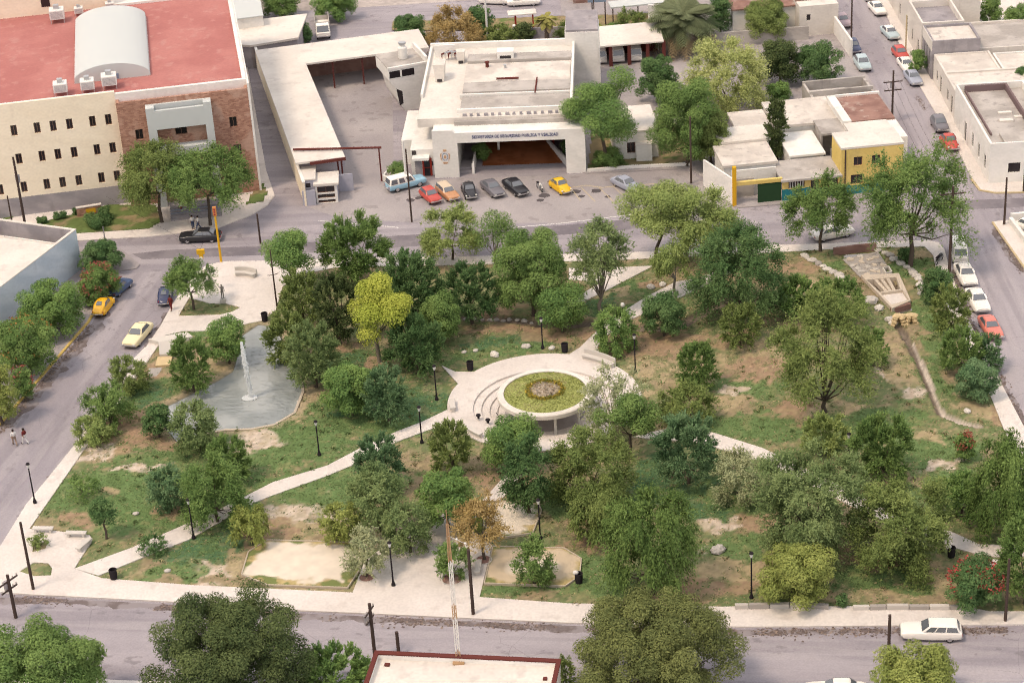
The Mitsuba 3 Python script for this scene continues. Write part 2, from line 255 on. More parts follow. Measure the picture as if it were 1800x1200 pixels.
E_BLOCK = Polygon([(54.37, 214.09), (56.32, 214.25), (61.10, 214.29), (70.46, 213.64), (57.17, 167.71), (55.23, 195.86), (55.11, 202.46), (54.63, 209.76)])
S_BLOCK = Polygon([(-48.18, 142.30), (-40.51, 141.13), (-33.81, 139.60), (-22.63, 137.86), (-12.55, 136.09), (2.69, 133.73), (15.86, 131.89), (28.81, 130.30), (41.72, 129.41), (38.81, 118.47), (-44.91, 126.46)])
BLOCKS = [LEFT_BLOCK, NW_BLOCK, HOUSE_BLOCK, NE_BLOCK, E_BLOCK, S_BLOCK]
everything = unary_union(BLOCKS + [BLOCK])
put('ground', MB().sheet(Polygon([(-1500, -300), (1500, -300), (1500, 2500), (-1500, 2500)]).difference(BLOCK.buffer(-0.3)), -0.09), 'm_earth', kind='structure', label='dusty bare earth under and beyond the streets and yards', cat='ground')
lot_poly = LOT.difference(everything).buffer(0)
road_poly = road_extent.difference(everything).difference(lot_poly)
road_poly = road_poly.difference(BLOCK.buffer(-0.2))
put('road', MB().sheet(road_poly, 0.0), 'm_asphalt', kind='structure', label='worn grey asphalt streets running round the park block', cat='road')
put('parking_lot', MB().sheet(lot_poly, 0.0), 'm_lot', kind='structure', label='pale grey asphalt forecourt and yard of the white station building', cat='parking lot')
put('pavement', MB().prism(pavement, -0.35, 0.15), 'm_paving', kind='structure', label='pale concrete pavement, plazas and footpaths of the park', cat='pavement')
for nm, pl, mt, lb in (('pavement', LEFT_BLOCK, 'm_lot', 'grey pavement of the block left of the left street'), ('pavement', NW_BLOCK, 'm_paving', 'pale pavement in front of the cream and brick building'),
                       ('pavement', NE_BLOCK, 'm_paving', 'pavement along the white corner building at upper right'), ('pavement', E_BLOCK, 'm_paving', 'pale pavement at the right edge beyond the right street'), ('pavement', S_BLOCK, 'm_paving', 'near pavement along the bottom edge'), ('pavement', HOUSE_BLOCK, 'm_lot', 'grey ground and pavement round the yellow house')):
    put(nm, MB().prism(pl, -0.3, 0.12), mt, kind='structure', label=lb, cat='pavement')
# painted kerbs and lines
ykerb = MB().prism(LineString([(-52.90, 175.76), (-50.87, 182.62), (-48.79, 190.25), (-45.22, 203.51), (-44.01, 213.03)]).buffer(0.14), 0.0, 0.135)
put('yellow_kerb', ykerb, 'm_yellow_paint', kind='structure', label='yellow painted kerb along the left side of the left street', cat='kerb')
put('yellow_kerb', MB().prism(LineString([(54.34, 213.94), (54.59, 209.61), (55.08, 202.33), (55.17, 195.61)]).buffer(0.11), 0.0, 0.135), 'm_faded_yellow', kind='structure', label='yellow painted kerb at the right edge of the photograph', cat='kerb')
put('yellow_kerb', MB().prism(LineString([(54.60, 225.83), (54.84, 222.71), (56.43, 221.67), (59.62, 221.34)]).buffer(0.13), 0.0, 0.135), 'm_faded_yellow', kind='structure', label='yellow painted kerb round the corner of the white building', cat='kerb')
put('road_patch', MB().sheet(Polygon([(-42.64, 220.10), (-38.26, 220.51), (-27.15, 219.95), (-16.12, 220.44), (-1.79, 220.46), (6.67, 220.43), (13.87, 220.90), (19.10, 221.05), (18.90, 218.92), (13.66, 218.18), (0.73, 217.67), (-17.30, 217.17), (-26.98, 217.54), (-36.05, 218.11), (-41.26, 218.42)]).intersection(road_poly), 0.004).sheet(Polygon([(52.24, 220.41), (56.71, 220.04), (61.24, 219.98), (60.64, 217.57), (56.15, 217.63), (52.34, 217.90)]).intersection(road_poly), 0.004), 'm_asphalt_dark', kind='structure', label='darker resurfaced strip along the avenue', cat='road')
procmat('m_gutter', lambda p, n, uv: MX((0.15, 0.125, 0.122), (0.245, 0.220, 0.225), SS(0.36, 0.66, FB(p.x * 1.1, p.y * 1.1, 5, 4))))
gd_ = MB(); rgd = np.random.RandomState(19)
for ln, side, w in (([(-50.79, 182.16), (-48.67, 189.53), (-44.83, 202.93), (-43.68, 212.42)], -1, 1.5), ([(-46.37, 152.59), (-42.89, 152.30), (-30.95, 149.99), (-19.31, 147.41), (-10.91, 145.85), (3.20, 143.21), (17.42, 141.14), (29.77, 139.98), (38.40, 139.22)], -1, .9), ([(-42.20, 177.20), (-39.97, 187.13), (-37.10, 200.45), (-36.51, 204.84)], 1, .8), ([(47.17, 203.18), (46.60, 191.66), (46.88, 178.51), (47.09, 169.58)], 1, .7), ([(54.98, 201.93), (54.43, 208.62), (54.43, 212.43)], 1, .8)):
    L = LineString(ln); a_, b_ = [], []
    for t in np.arange(0, L.length, .55):
        p, q_ = L.interpolate(t), L.interpolate(t + .1); d = np.array([q_.x - p.x, q_.y - p.y]); d /= np.linalg.norm(d); nn = np.array([-d[1], d[0]]) * side; wv = w * (.35 + 1.1 * float(meshkit.fbm(np.array([t * .5, w * 7, side * 3.0]), 3)) * (.7 + .6 * rgd.rand()))
        a_.append((p.x, p.y)); b_.append((p.x + nn[0] * wv, p.y + nn[1] * wv))
    gd_.sheet(Polygon(a_ + b_[::-1]).buffer(0).intersection(road_poly), 0.006)
put('gutter_dirt', gd_, 'm_gutter', kind='structure', label='dark dirt washed up along the kerbs of the streets', cat='dirt')
mk = MB()
for ln in ([(-0.49, 220.58), (6.90, 221.02), (14.16, 222.10), (19.23, 222.43)], [(-21.60, 225.89), (-12.25, 222.63)]):
    mk.sheet(LineString(ln).buffer(0.06), 0.008)
put('lane_line', mk, 'm_white_paint', kind='structure', label='worn white line along the edge of the avenue', cat='road marking')
bays = MB()
for ln in ([(8.07, 230.74), (9.01, 227.00)], [(9.35, 230.54), (10.70, 226.42)], [(11.36, 230.40), (12.81, 226.10)], [(13.11, 230.29), (14.11, 227.52)], [(16.48, 230.27), (17.76, 226.47)]):
    bays.sheet(LineString(ln).buffer(0.05), 0.008)
for ln in ([(8.07, 230.74), (9.92, 231.12), (11.88, 230.15), (13.93, 230.49)], [(15.93, 230.19), (17.97, 230.37)]):
    bays.sheet(LineString(ln).buffer(0.08), 0.006)
put('parking_line', bays, 'm_faded_yellow', kind='structure', label='faded yellow lines of the empty parking bays', cat='road marking')
# oil stains: dark matter on the asphalt of the empty bays and under the parked cars
st = MB(); rs = np.random.RandomState(3)
for (x, y, r) in [(*(8.61, 229.50), .6), (*(9.20, 228.11), .4), (*(11.02, 229.30), .6), (*(12.24, 227.48), .35), (*(16.37, 228.96), .5), (*(4.76, 228.95), .7), (*(4.37, 227.71), .4), (*(-10.89, 230.04), .5), (*(-10.02, 230.56), .4)]:
    a = np.linspace(0, 2 * np.pi, 15)[:-1]; rr = r * (0.7 + 0.5 * rs.rand(14))
    st.sheet(Polygon(np.c_[x + rr * np.cos(a), y + 0.9 * rr * np.sin(a)]).buffer(0.05), 0.004)
put('oil_stain', st, 'm_oil', kind='structure', label='dark oil stains on the asphalt of the parking bays', cat='stain')

# ------------------------------------------------------------------ lawn: a height field with bare, dry and green patches
GX0, GY0, CELL = -48.0, 134.0, 0.22
GX1, GY1 = 62.0, 220.0
xs = np.arange(GX0, GX1, CELL); ys = np.arange(GY0, GY1, CELL)
X, Y = np.meshgrid(xs, ys)
def inside(poly):
    return shapely.contains_xy(poly, X.ravel(), Y.ravel()).reshape(X.shape)
hard = inside(pavement.union(Point(PIT_C).buffer(PIT_R + 0.3)).union(SPILL))
lawn_all = unary_union([LAWN] + ISLANDS)
in_lawn = inside(lawn_all.buffer(0.35))
d_hard = ndimage.distance_transform_edt(~(hard | ~in_lawn)) * CELL
Q = np.stack([X, Y, 0 * X], -1)
relief = (meshkit.fbm(Q * 0.11, 3, 5) - 0.45) * 1.0 + (meshkit.fbm(Q * 0.9, 3, 9) - 0.5) * 0.10
Z = 0.125 - 0.16 * hard + np.clip(relief, -0.25, 0.55) * np.clip((d_hard - 0.2) / 4.0, 0, 1) + (meshkit.noise(Q * 3.1, 2) - 0.5) * 0.03 * (~hard)
in_pond = inside(POND.buffer(0.25))
d_pond = ndimage.distance_transform_edt(in_pond) * CELL
d_out = ndimage.distance_transform_edt(~in_pond) * CELL
flat = np.clip(d_out / 2.5, 0, 1)
Z = np.where(in_pond, 0.10 - np.clip(d_pond * 0.8, 0, 0.8), 0.12 + (Z - 0.12) * flat)
in_creek = inside(CREEK)
d_cr = ndimage.distance_transform_edt(in_creek) * CELL
Z = Z - np.clip(d_cr * 1.4, 0, 0.45)
for sp in sand_polys:
    ins = inside(sp.buffer(0.1)); dd = ndimage.distance_transform_edt(~ins) * CELL
    Z = np.where(ins, -0.02, 0.11 + (Z - 0.11) * np.clip(dd / 2.5, 0, 1))
def ground_z(x, y):
    i = int(round((y - GY0) / CELL)); j = int(round((x - GX0) / CELL))
    if 0 <= i < Z.shape[0] and 0 <= j < Z.shape[1] and in_lawn[i, j] and not hard[i, j]: return float(Z[i, j])
    p = Point(x, y)
    if BLOCK.contains(p): return 0.15
    return 0.12 if any(b.contains(p) for b in BLOCKS) else 0.0
# patches: (centre), rx, ry in metres, kind: g green, d dark green, b brown soil, t tan dry, s pale sandy
PATCH = [
 (*(-32.55, 169.44), 9, 6, 'g'), (*(-35.93, 166.88), 6, 4, 'g'), (*(-25.63, 162.80), 5, 2, 'g'), (*(-36.28, 178.19), 6.5, 2.2, 'b'), (*(-40.59, 175.52), 2.4, .9, 's'), (*(-35.55, 172.22), 3.2, .5, 's'), (*(-40.23, 164.01), 1.3, 1, 'b'), (*(-31.44, 165.09), 1.8, 1.4, 'b'), (*(-38.50, 168.36), .9, .6, 't'), (*(-38.68, 181.76), 3, 3, 'b'), (*(-42.77, 168.66), 3, 2.5, 'g'),
 (*(-32.64, 185.51), 4, 1.3, 't'), (*(-36.53, 187.16), 3.2, 1.6, 'g'), (*(-37.19, 185.51), 3, 1.5, 'd'), (*(-36.62, 191.30), 2, 1.6, 'b'), (*(-34.05, 199.01), 4, .9, 'g'), (*(-30.13, 192.27), 3, 2.5, 't'), (*(-28.72, 186.16), 3.5, .8, 'b'),
 (*(-19.22, 178.78), 7, 4, 'g'), (*(-21.16, 174.21), 6, 3, 'g'), (*(-11.51, 180.57), 6, 3.5, 'd'), (*(-14.73, 176.60), 5, 2, 'g'), (*(-21.75, 184.12), 1.6, 3.5, 't'), (*(-24.83, 176.24), 2.5, 1.2, 's'), (*(-23.06, 191.34), 1.5, 1.6, 't'), (*(-17.45, 189.40), 5, 3, 'd'), (*(-17.03, 193.60), 2, 1, 'b'), (*(-13.71, 190.11), 1.6, 1, 'b'), (*(-27.04, 179.76), 2, 1, 'g'),
 (*(-17.56, 166.67), 5, 3, 'g'), (*(-20.47, 162.67), 4.5, 2, 's'), (*(-18.30, 160.55), 4, 1, 't'), (*(-29.08, 156.32), 3, 2, 'd'), (*(-26.15, 154.24), 3.2, 1.2, 's'), (*(-23.53, 158.85), 3, 1.3, 'b'), (*(-24.51, 155.37), 1.6, 2, 't'), (*(-30.86, 154.33), 3, .8, 'g'), (*(-14.42, 166.79), 4, 2.5, 'g'), (*(-11.11, 157.43), 4, 2, 's'), (*(-17.83, 151.17), 4, .6, 't'), (*(-27.27, 158.36), 4, 1.6, 'd'), (*(-22.89, 160.61), 2.5, 1, 'b'),
 (*(0.39, 196.29), 4.5, 1.2, 'b'), (*(-1.77, 192.56), 3.6, .9, 'd'), (*(-3.82, 192.83), 1.6, 1.1, 'd'), (*(-2.98, 190.52), 4, 1, 'g'), (*(5.86, 193.03), 2.6, 1.6, 'b'), (*(1.68, 191.12), 3, .8, 'g'), (*(-0.99, 200.36), 3, 1, 'b'), (*(5.53, 198.16), 2, 1, 'g'), (*(8.92, 199.65), 2.5, 1.4, 'd'), (*(13.11, 203.07), 3, 1.5, 'g'), (*(15.26, 203.31), 1.6, .8, 'b'), (*(11.50, 201.95), 1.6, .8, 't'), (*(8.91, 204.34), 1.5, .8, 'd'), (*(14.57, 198.87), 2, .8, 'g'),
 (*(14.41, 190.28), 5, 2.4, 'b'), (*(15.88, 184.48), 4, 2, 't'), (*(12.84, 185.46), 2, 1.5, 't'), (*(22.41, 180.19), 3.2, 1.8, 'g'), (*(24.97, 186.83), 4, 2, 't'), (*(24.02, 184.00), 3, 2, 'b'), (*(26.60, 174.68), 4, 2, 'b'), (*(31.00, 175.00), 4, 1, 't'), (*(20.99, 173.24), 3.5, 2, 'g'), (*(24.56, 171.74), 3, 1.6, 'g'), (*(38.04, 177.63), 1.3, 1.3, 's'), (*(36.06, 181.85), 1.4, .8, 's'), (*(37.81, 182.20), 2, 3, 't'), (*(31.23, 206.01), 2.6, 1.6, 'b'), (*(30.63, 201.97), 3.5, .9, 't'), (*(26.65, 197.21), 3, 1, 't'), (*(22.52, 190.18), 2.5, 1.3, 'b'), (*(18.81, 177.85), 3, 1, 't'), (*(20.97, 179.81), 1, .8, 's'),
 (*(42.40, 192.49), 1.4, 3, 'g'), (*(42.54, 187.51), 1.6, 4, 'g'), (*(40.86, 180.65), 1.2, 3, 'g'), (*(43.24, 204.29), 2.6, 1.6, 'g'), (*(35.26, 206.13), 1.4, .9, 'g'), (*(31.91, 170.83), 5, 3, 'g'), (*(35.42, 172.51), 3, 2, 'g'), (*(38.37, 165.93), 4, 3, 'g'), (*(39.17, 159.96), 3, 2.5, 'g'), (*(38.37, 168.48), 1.5, 1.2, 't'), (*(38.12, 163.48), 1.8, .5, 's'), (*(43.21, 173.68), 2, 1.5, 't'), (*(44.96, 171.85), .8, 2, 'b'),
 (*(13.30, 165.96), 4, 2.5, 'd'), (*(14.65, 163.83), 2.4, 2, 'b'), (*(16.13, 160.78), 3, 3.5, 'd'), (*(17.02, 149.02), 3.2, 2.2, 't'), (*(16.51, 152.96), 1.2, .6, 's'), (*(20.67, 156.53), 2.6, 2, 'b'), (*(18.50, 153.18), 2, 1.6, 'g'), (*(16.91, 156.50), 1.6, .5, 's'), (*(29.32, 147.65), 3.5, 1.4, 'g'), (*(31.89, 146.11), 3, 1, 'g'), (*(34.47, 147.08), 2, 2, 't'), (*(28.80, 144.80), 3.5, .7, 't'), (*(26.02, 145.11), 2.4, .7, 't'), (*(31.12, 149.58), 3.5, 1, 'b'), (*(24.66, 151.61), 4, 1.3, 'b'), (*(15.31, 146.69), 3.4, 1.2, 'b'), (*(20.52, 161.21), 4, 3, 'g'), (*(34.83, 158.58), 4, 2, 'g'),
 (*(-3.41, 166.97), 2.4, 1.2, 'b'), (*(-1.91, 163.85), 1.6, .8, 'b'), (*(7.85, 155.73), 2.4, 1.2, 'b'), (*(5.57, 151.14), 2.4, 2.5, 'g'), (*(0.10, 148.19), 4.5, .6, 'g'), (*(3.19, 162.29), 2, 2.5, 'g'), (*(4.31, 154.79), 2, 1, 'b'), (*(6.31, 147.68), 3, 1.2, 'g'), (*(12.37, 179.78), 2, 1, 't'), (*(12.89, 173.18), 3, 1.6, 't'), (*(10.90, 162.34), 3, 2, 'd')]
COLS = dict(g=(0.115, 0.178, 0.070), d=(0.072, 0.138, 0.066), b=(0.295, 0.205, 0.138), t=(0.35, 0.285, 0.175), s=(0.52, 0.44, 0.365))
wob = np.stack([meshkit.fbm(Q * 0.45, 3, 21), meshkit.fbm(Q * 0.45, 3, 33)], -1) - 0.5
fine = meshkit.fbm(Q * 1.7, 3, 41)
dry = meshkit.fbm(Q * 0.16, 4, 55)
base_c = np.array((0.145, 0.172, 0.082)); C = np.empty(X.shape + (3,)); C[:] = base_c
t_ = np.clip((dry - 0.49) / 0.12, 0, 1)[..., None]; C = C * (1 - t_) + np.array((0.255, 0.205, 0.130)) * t_
green = np.zeros(X.shape)
for (px, py, rx, ry, k) in PATCH:
    d2 = ((X + wob[..., 0] * 3.6 - px) / rx) ** 2 + ((Y + wob[..., 1] * 3.6 - py) / (ry * 1.25)) ** 2
    a = np.clip((1.25 - d2 + (fine - 0.5) * 1.8) / 0.45, 0, 1) * 0.94
    C = C * (1 - a[..., None]) + np.array(COLS[k]) * a[..., None]
    green = green * (1 - a) + (1.0 if k in 'gd' else 0.0) * a
# tufty mottling: grass and bare soil mixed at the scale of a hand to a metre
sp = meshkit.fbm(Q * 2.6, 3, 61); sp2 = meshkit.fbm(Q * 1.2, 3, 71)
a = (np.clip((sp - 0.55) / 0.10, 0, 1) * 0.55 * (1 - green))[..., None]; C = C * (1 - a) + np.array((0.33, 0.25, 0.165)) * a
a = (np.clip((sp2 - 0.54) / 0.12, 0, 1) * 0.50)[..., None]; C = C * (1 - a) + np.array((0.095, 0.140, 0.052)) * a
a = (np.clip((0.40 - sp2) / 0.10, 0, 1) * 0.35)[..., None]; C = C * (1 - a) + np.array((0.27, 0.235, 0.12)) * a
a = np.clip((0.9 - np.abs(d_out - 0.2)) / 0.7, 0, 1)[..., None] * 0.7 * (~in_pond)[..., None]; C = C * (1 - a) + np.array((0.33, 0.27, 0.185)) * a
C = np.where(in_pond[..., None], np.array((0.21, 0.20, 0.155)), C)
C = np.where(in_creek[..., None], np.where((X > 40)[..., None], np.array((0.42, 0.37, 0.315)), np.array((0.17, 0.14, 0.11))) * (0.6 + 0.8 * fine[..., None]), C)
C = C * (0.80 + 0.40 * meshkit.noise(Q * 4.3, 77))[..., None]
idx = np.arange(X.size).reshape(X.shape)
in_pit = inside(Point(PIT_C).buffer(PIT_R + 0.25))
in_sand = inside(unary_union(sand_polys).buffer(-0.25)) | inside(SPILL.buffer(-0.6))
ok = in_lawn & ~in_pit & ~in_sand
q = ok[:-1, :-1] & ok[1:, :-1] & ok[:-1, 1:] & ok[1:, 1:]
deep = ndimage.binary_erosion(hard, iterations=4); q &= ~(deep[:-1, :-1] & deep[1:, 1:])
f4 = np.stack([idx[:-1, :-1][q], idx[:-1, 1:][q], idx[1:, 1:][q], idx[1:, :-1][q]], -1)
used = np.unique(f4); remap = np.full(X.size, -1); remap[used] = np.arange(len(used))
LV = np.stack([X, Y, Z], -1).reshape(-1, 3)[used]
put('lawn', (LV, remap[f4]), 'm_vertex', smooth=True, color=np.clip(C.reshape(-1, 3)[used], 0.01, 0.8), kind='structure', label='patchy park lawn of green grass, dry grass and bare soil', cat='lawn')
# grass: short tufts over the whole lawn
rg = np.random.RandomState(11)
n_t = 230000
gi = rg.randint(0, X.shape[0] - 1, n_t); gj = rg.randint(0, X.shape[1] - 1, n_t)
keep = ok[gi, gj] & ~hard[gi, gj] & ~in_pond[gi, gj] & ~in_creek[gi, gj] & (rg.rand(n_t) < 0.08 + 0.55 * green[gi, gj] + 0.5 * np.clip((sp2[gi, gj] - 0.5) / 0.1, 0, 1))
gi, gj = gi[keep], gj[keep]; m = len(gi)
p0 = np.stack([X[gi, gj], Y[gi, gj], Z[gi, gj]], -1) + np.c_[(rg.rand(m, 2) - 0.5) * CELL, np.zeros(m)]
hgt = 0.03 + 0.06 * rg.rand(m) ** 2; ang = rg.rand(m) * 2 * np.pi; wd = 0.05 + 0.08 * rg.rand(m)
e = np.c_[np.cos(ang), np.sin(ang), 0 * ang] * wd[:, None]; lean = (rg.rand(m, 3) - 0.5) * [.44, .44, 0]
cl_n = 600; ci, cj = rg.randint(0, X.shape[0] - 1, cl_n * 4), rg.randint(0, X.shape[1] - 1, cl_n * 4)
kc = ok[ci, cj] & ~hard[ci, cj] & ~in_pond[ci, cj] & ~in_creek[ci, cj]; ci, cj = ci[kc][:cl_n], cj[kc][:cl_n]
for q_ in range(14):
    off = rg.randn(len(ci), 2) * .16; p0 = np.vstack([p0, np.stack([X[ci, cj] + off[:, 0], Y[ci, cj] + off[:, 1], Z[ci, cj]], -1)]); gi, gj = np.append(gi, ci), np.append(gj, cj)
m2 = len(p0) - m; hgt = np.append(hgt, .08 + .14 * rg.rand(m2)); a2 = rg.rand(m2) * 6.283; e = np.vstack([e, np.c_[np.cos(a2), np.sin(a2), 0 * a2] * (.05 + .06 * rg.rand(m2))[:, None]]); lean = np.vstack([lean, (rg.rand(m2, 3) - .5) * [.4, .4, 0]]); m = len(p0)
gv = np.stack([p0 - e, p0 + e, p0 + e * .4 + lean + np.c_[0 * hgt, 0 * hgt, hgt], p0 - e * .5 + lean * .5 + np.c_[0 * hgt, 0 * hgt, hgt * .8]], 1).reshape(-1, 3)
gf = np.arange(4 * m).reshape(-1, 4)
gc = np.where((rg.rand(m) < 0.35 + 0.6 * green[gi, gj])[:, None], np.array((0.115, 0.165, 0.065)), np.array((0.27, 0.235, 0.13))) * (0.65 + 0.7 * rg.rand(m))[:, None]
put('grass', (gv, gf), 'm_vertex', color=np.repeat(gc, 4, 0), kind='stuff', label='short tufts of green and dry grass on the park lawn', cat='grass')
put('pond_water', MB().sheet(POND.buffer(0.12), -0.02), 'm_water', kind='structure', label='murky grey green water of the pond', cat='water')

def lawn_patch(poly, label, green=1.0, z=0.14, seed=0):
    x0, y0, x1, y1 = poly.bounds; c = 0.3
    x, y = np.meshgrid(np.arange(x0 - c, x1 + c, c), np.arange(y0 - c, y1 + c, c)); qq = np.stack([x, y, 0 * x + seed], -1)
    ins = shapely.contains_xy(poly.buffer(0.15), x.ravel(), y.ravel()).reshape(x.shape)
    zz = z + 0.06 * meshkit.noise(qq * 1.3, seed); a = np.clip((meshkit.fbm(qq * 0.8, 3, seed + 3) - 0.6 + 0.22 * green) / 0.12, 0, 1)[..., None]
    col = (np.array((0.115, 0.155, 0.055)) * a + np.array((0.25, 0.20, 0.115)) * (1 - a)) * (0.75 + 0.5 * meshkit.noise(qq * 3.7, seed + 8))[..., None]
    i = np.arange(x.size).reshape(x.shape); qd = ins[:-1, :-1] & ins[1:, :-1] & ins[:-1, 1:] & ins[1:, 1:]
    f = np.stack([i[:-1, :-1][qd], i[:-1, 1:][qd], i[1:, 1:][qd], i[1:, :-1][qd]], -1)
    u = np.unique(f); rm = np.full(x.size, -1); rm[u] = np.arange(len(u))
    put('lawn', (np.stack([x, y, zz], -1).reshape(-1, 3)[u], rm[f]), 'm_vertex', smooth=True, color=col.reshape(-1, 3)[u], kind='structure', label=label, cat='lawn')
lawn_patch(Polygon([(-54.12, 226.65), (-54.85, 230.22), (-51.91, 233.00), (-46.58, 233.83), (-41.36, 233.04), (-40.10, 228.02), (-41.44, 226.34), (-49.57, 226.45)]), 'sloping green lawn before the cream building', 1.3, seed=1)
lawn_patch(Polygon([(-59.61, 230.45), (-57.97, 232.62), (-56.21, 234.30), (-59.20, 235.75), (-61.91, 235.49), (-60.85, 229.84)]), 'small green lawn at the left end of the cream building', 1.2, seed=2)
lawn_patch(Polygon([(-30.54, 231.40), (-29.93, 235.77), (-28.98, 237.82), (-28.20, 234.67), (-28.42, 232.06)]), 'small green lawn at the corner of the brick building', 1.3, seed=4)
lawn_patch(Polygon([(10.48, 235.75), (21.50, 235.39), (23.00, 236.53), (25.75, 239.60), (21.76, 248.85), (11.62, 247.34)]), 'planted strip behind the kerb right of the station', 0.2, seed=5)
lawn_patch(Polygon([(-14.22, 288.91), (-1.26, 286.53), (14.59, 281.99), (23.56, 284.30), (23.99, 288.99), (-14.29, 292.50)]), 'dry overgrown strip behind the station', 0.1, seed=6)

# ================================================================== the cream and brick building at upper left
A = Fr((-44.85, 234.23), (-29.30, 236.51))
A_lab = 'three storey cream building with a brick entrance block and a red flat roof'
bA = thing('civic_building', A_lab, 'building')
cols_u = [-14.55, -11.78, -9.10, -7.25, -5.35, -2.68, -0.83]
wins = [(u - .36, z - .66, u + .36, z + .66) for u in cols_u + [-17.3, -20, -21.8] for z in (10.95, 7.36, 3.75)]
def wall_with_windows(fr, w, thick, outline, ws, bsdf, parent, name='wall', pane='m_window', depth=0.18):
    put(name, wall_panel(fr, w, thick, outline, [(a_, c_, b_, d_) for a_, b_, c_, d_ in ws]), bsdf, parent)
    for a_, b_, c_, d_ in ws:
        k = put('window', MB().box(a_ - .02, c_ + .02, w + depth, w + depth + 0.05, b_ - .02, d_ + .02, fr), pane, parent)
        fm = MB(); t_ = .07; y0, y1 = w + depth - .06, w + depth - .003
        fm.box(a_, c_, y0, y1, b_, b_ + t_, fr).box(a_, c_, y0, y1, d_ - t_, d_, fr).box(a_, a_ + t_, y0, y1, b_ + t_, d_ - t_, fr).box(c_ - t_, c_, y0, y1, b_ + t_, d_ - t_, fr).box((a_ + c_) / 2 - .025, (a_ + c_) / 2 + .025, y0, y1, b_ + t_, d_ - t_, fr)
        put('frame', fm, 'm_window_frame', k)
        put('sill', MB().box(a_ - .06, c_ + .06, w - .05, w + .12, b_ - .08, b_, fr), bsdf, k)
wall_with_windows(A, 0.0, 0.3, (-30, 2.5, 0.3, 14.3), wins, 'm_cream', bA)
put('plinth', MB().box(-30, 0.3, -0.06, 0.3, 0, 2.497, A), 'm_grey_wall', bA)
bw = [(2.06, 8.45, 2.98, 9.75), (13.12, 8.65, 14.02, 9.95), (13.22, 5.1, 14.14, 6.4), (1.92, 4.95, 2.84, 6.25), (6.7, 8.5, 8.1, 9.6), (5.4, 1.2, 9.6, 3.4), (6.7, 4.9, 8.1, 6.0)]
wall_with_windows(A, -1.2, 0.35, (0.32, 0, 15.7, 13.3), bw, 'm_brick', bA, 'brick_wall')
put('brick_wall', MB().box(0.32, 0.67, -0.85, 0.0, 0, 13.3, A).box(15.35, 15.7, -0.85, 33, 0, 13.3, A), 'm_brick', bA)
put('side_wall', MB().box(15.703, 15.95, -1.22, 33, 0, 13.9, A), 'm_white_wall', bA)
put('ledge', MB().box(0.66, 15.36, -0.86, 0.3, 12.7, 12.95, A), 'm_red_roof', bA)
put('parapet', MB().box(0.303, 15.70, 0.0, 0.5, 12.9, 14.0, A).box(-30, 0.3, 0.303, 0.55, 13.8, 14.27, A).box(15.25, 15.70, 0.503, 33, 13.5, 14.1, A), 'm_white_wall', bA)
rf = put('roof', MB().box(-30, 15.25, 0.55, 33, 13.3, 13.6, A), 'm_red_roof', bA)
# far upper storey at the back
put('back_storey', MB().box(-30, 0.4, 33, 40, 10, 17.5, A), 'm_cream', bA)
put('back_storey', MB().box(0.4, 15.7, 33, 40, 10, 13.9, A), 'm_white_wall', bA)
wk = put('window', MB().box(-8.6, -7.5, 32.93, 33.1, 14.6, 15.6, A), 'm_window', bA)
# portico
po = MB()
po.box(3.64, 4.64, -2.6, -1.2, 0, 12.7, A); po.box(10.34, 11.26, -2.6, -1.2, 0, 12.7, A)
po.box(4.64, 10.34, -2.6, -2.2, 9.95, 12.3, A); po.box(4.64, 10.34, -2.597, -1.2, 6.5, 7.5, A); po.box(4.64, 10.34, -1.55, -1.2, 10.1, 12.7, A)
put('portico', po, 'm_vault', bA)
# vaulted white roof light
prof = [(-4.5, 13.6)] + [(4.65 * math.sin(t), 14.25 + 1.35 * (math.cos(t) - math.cos(1.25)) / (1 - math.cos(1.25))) for t in np.linspace(-1.25, 1.25, 17) * 0.999] + [(4.5, 13.6)]
put('vaulted_roof', wall_panel(A, 6.0, 21.5, [(u + 0.1, z) for u, z in prof]), 'm_vault', bA, smooth=30)
put('clerestory_window', MB().box(-0.9, 0.9, 5.9, 6.02, 13.75, 14.3, A), 'm_sign_blue', bA)
# cooling units on the roof
def cooler(fr, u, w, z, label, s=1.0):
    t = thing('cooling_unit', label, 'air conditioner', 'cooling units on the red roof')
    lg = MB()
    for a_ in (-.75, .67):
        for b_ in (-.75, .67): lg.box(u + a_ * s, u + (a_ + .08) * s, w + b_ * s, w + (b_ + .08) * s, z, z + .55 * s, fr)
    put('leg', lg, 'm_steel', t)
    put('casing', MB().box(u - .8 * s, u + .8 * s, w - .8 * s, w + .8 * s, z + .5 * s, z + 1.5 * s, fr), 'm_white_paint', t)
    lv = MB()
    for k in range(6): lv.box(u - .68 * s, u + .68 * s, w - .83 * s, w - .78 * s, z + (.6 + k * .14) * s, z + (.68 + k * .14) * s, fr)
    put('louvre', lv, 'm_steel', t)
    put('duct', MB().box(u - .3 * s, u + .3 * s, w - .25 * s, w + .35 * s, z + 1.5 * s, z + 1.95 * s, fr), 'm_steel', t)
cooler(A, -5.9, 3.0, 13.6, 'white cooling unit on the red roof, leftmost of the three along the front edge')
cooler(A, -2.75, 2.9, 13.6, 'white cooling unit on the red roof, middle one of the three along the front edge')
cooler(A, -0.2, 3.4, 13.6, 'white cooling unit on the red roof, rightmost of the three nearest the vault', 1.1)
cooler(A, -6.6, 29.5, 13.6, 'white cooling unit on tall legs at the far upper left of the red roof', 1.15)
cooler(A, -3.9, 31.2, 13.6, 'small cooling unit behind the left end of the vaulted roof', 0.7)
cooler(A, 0.1, 31.8, 13.6, 'small cooling unit behind the right end of the vaulted roof', 0.7)

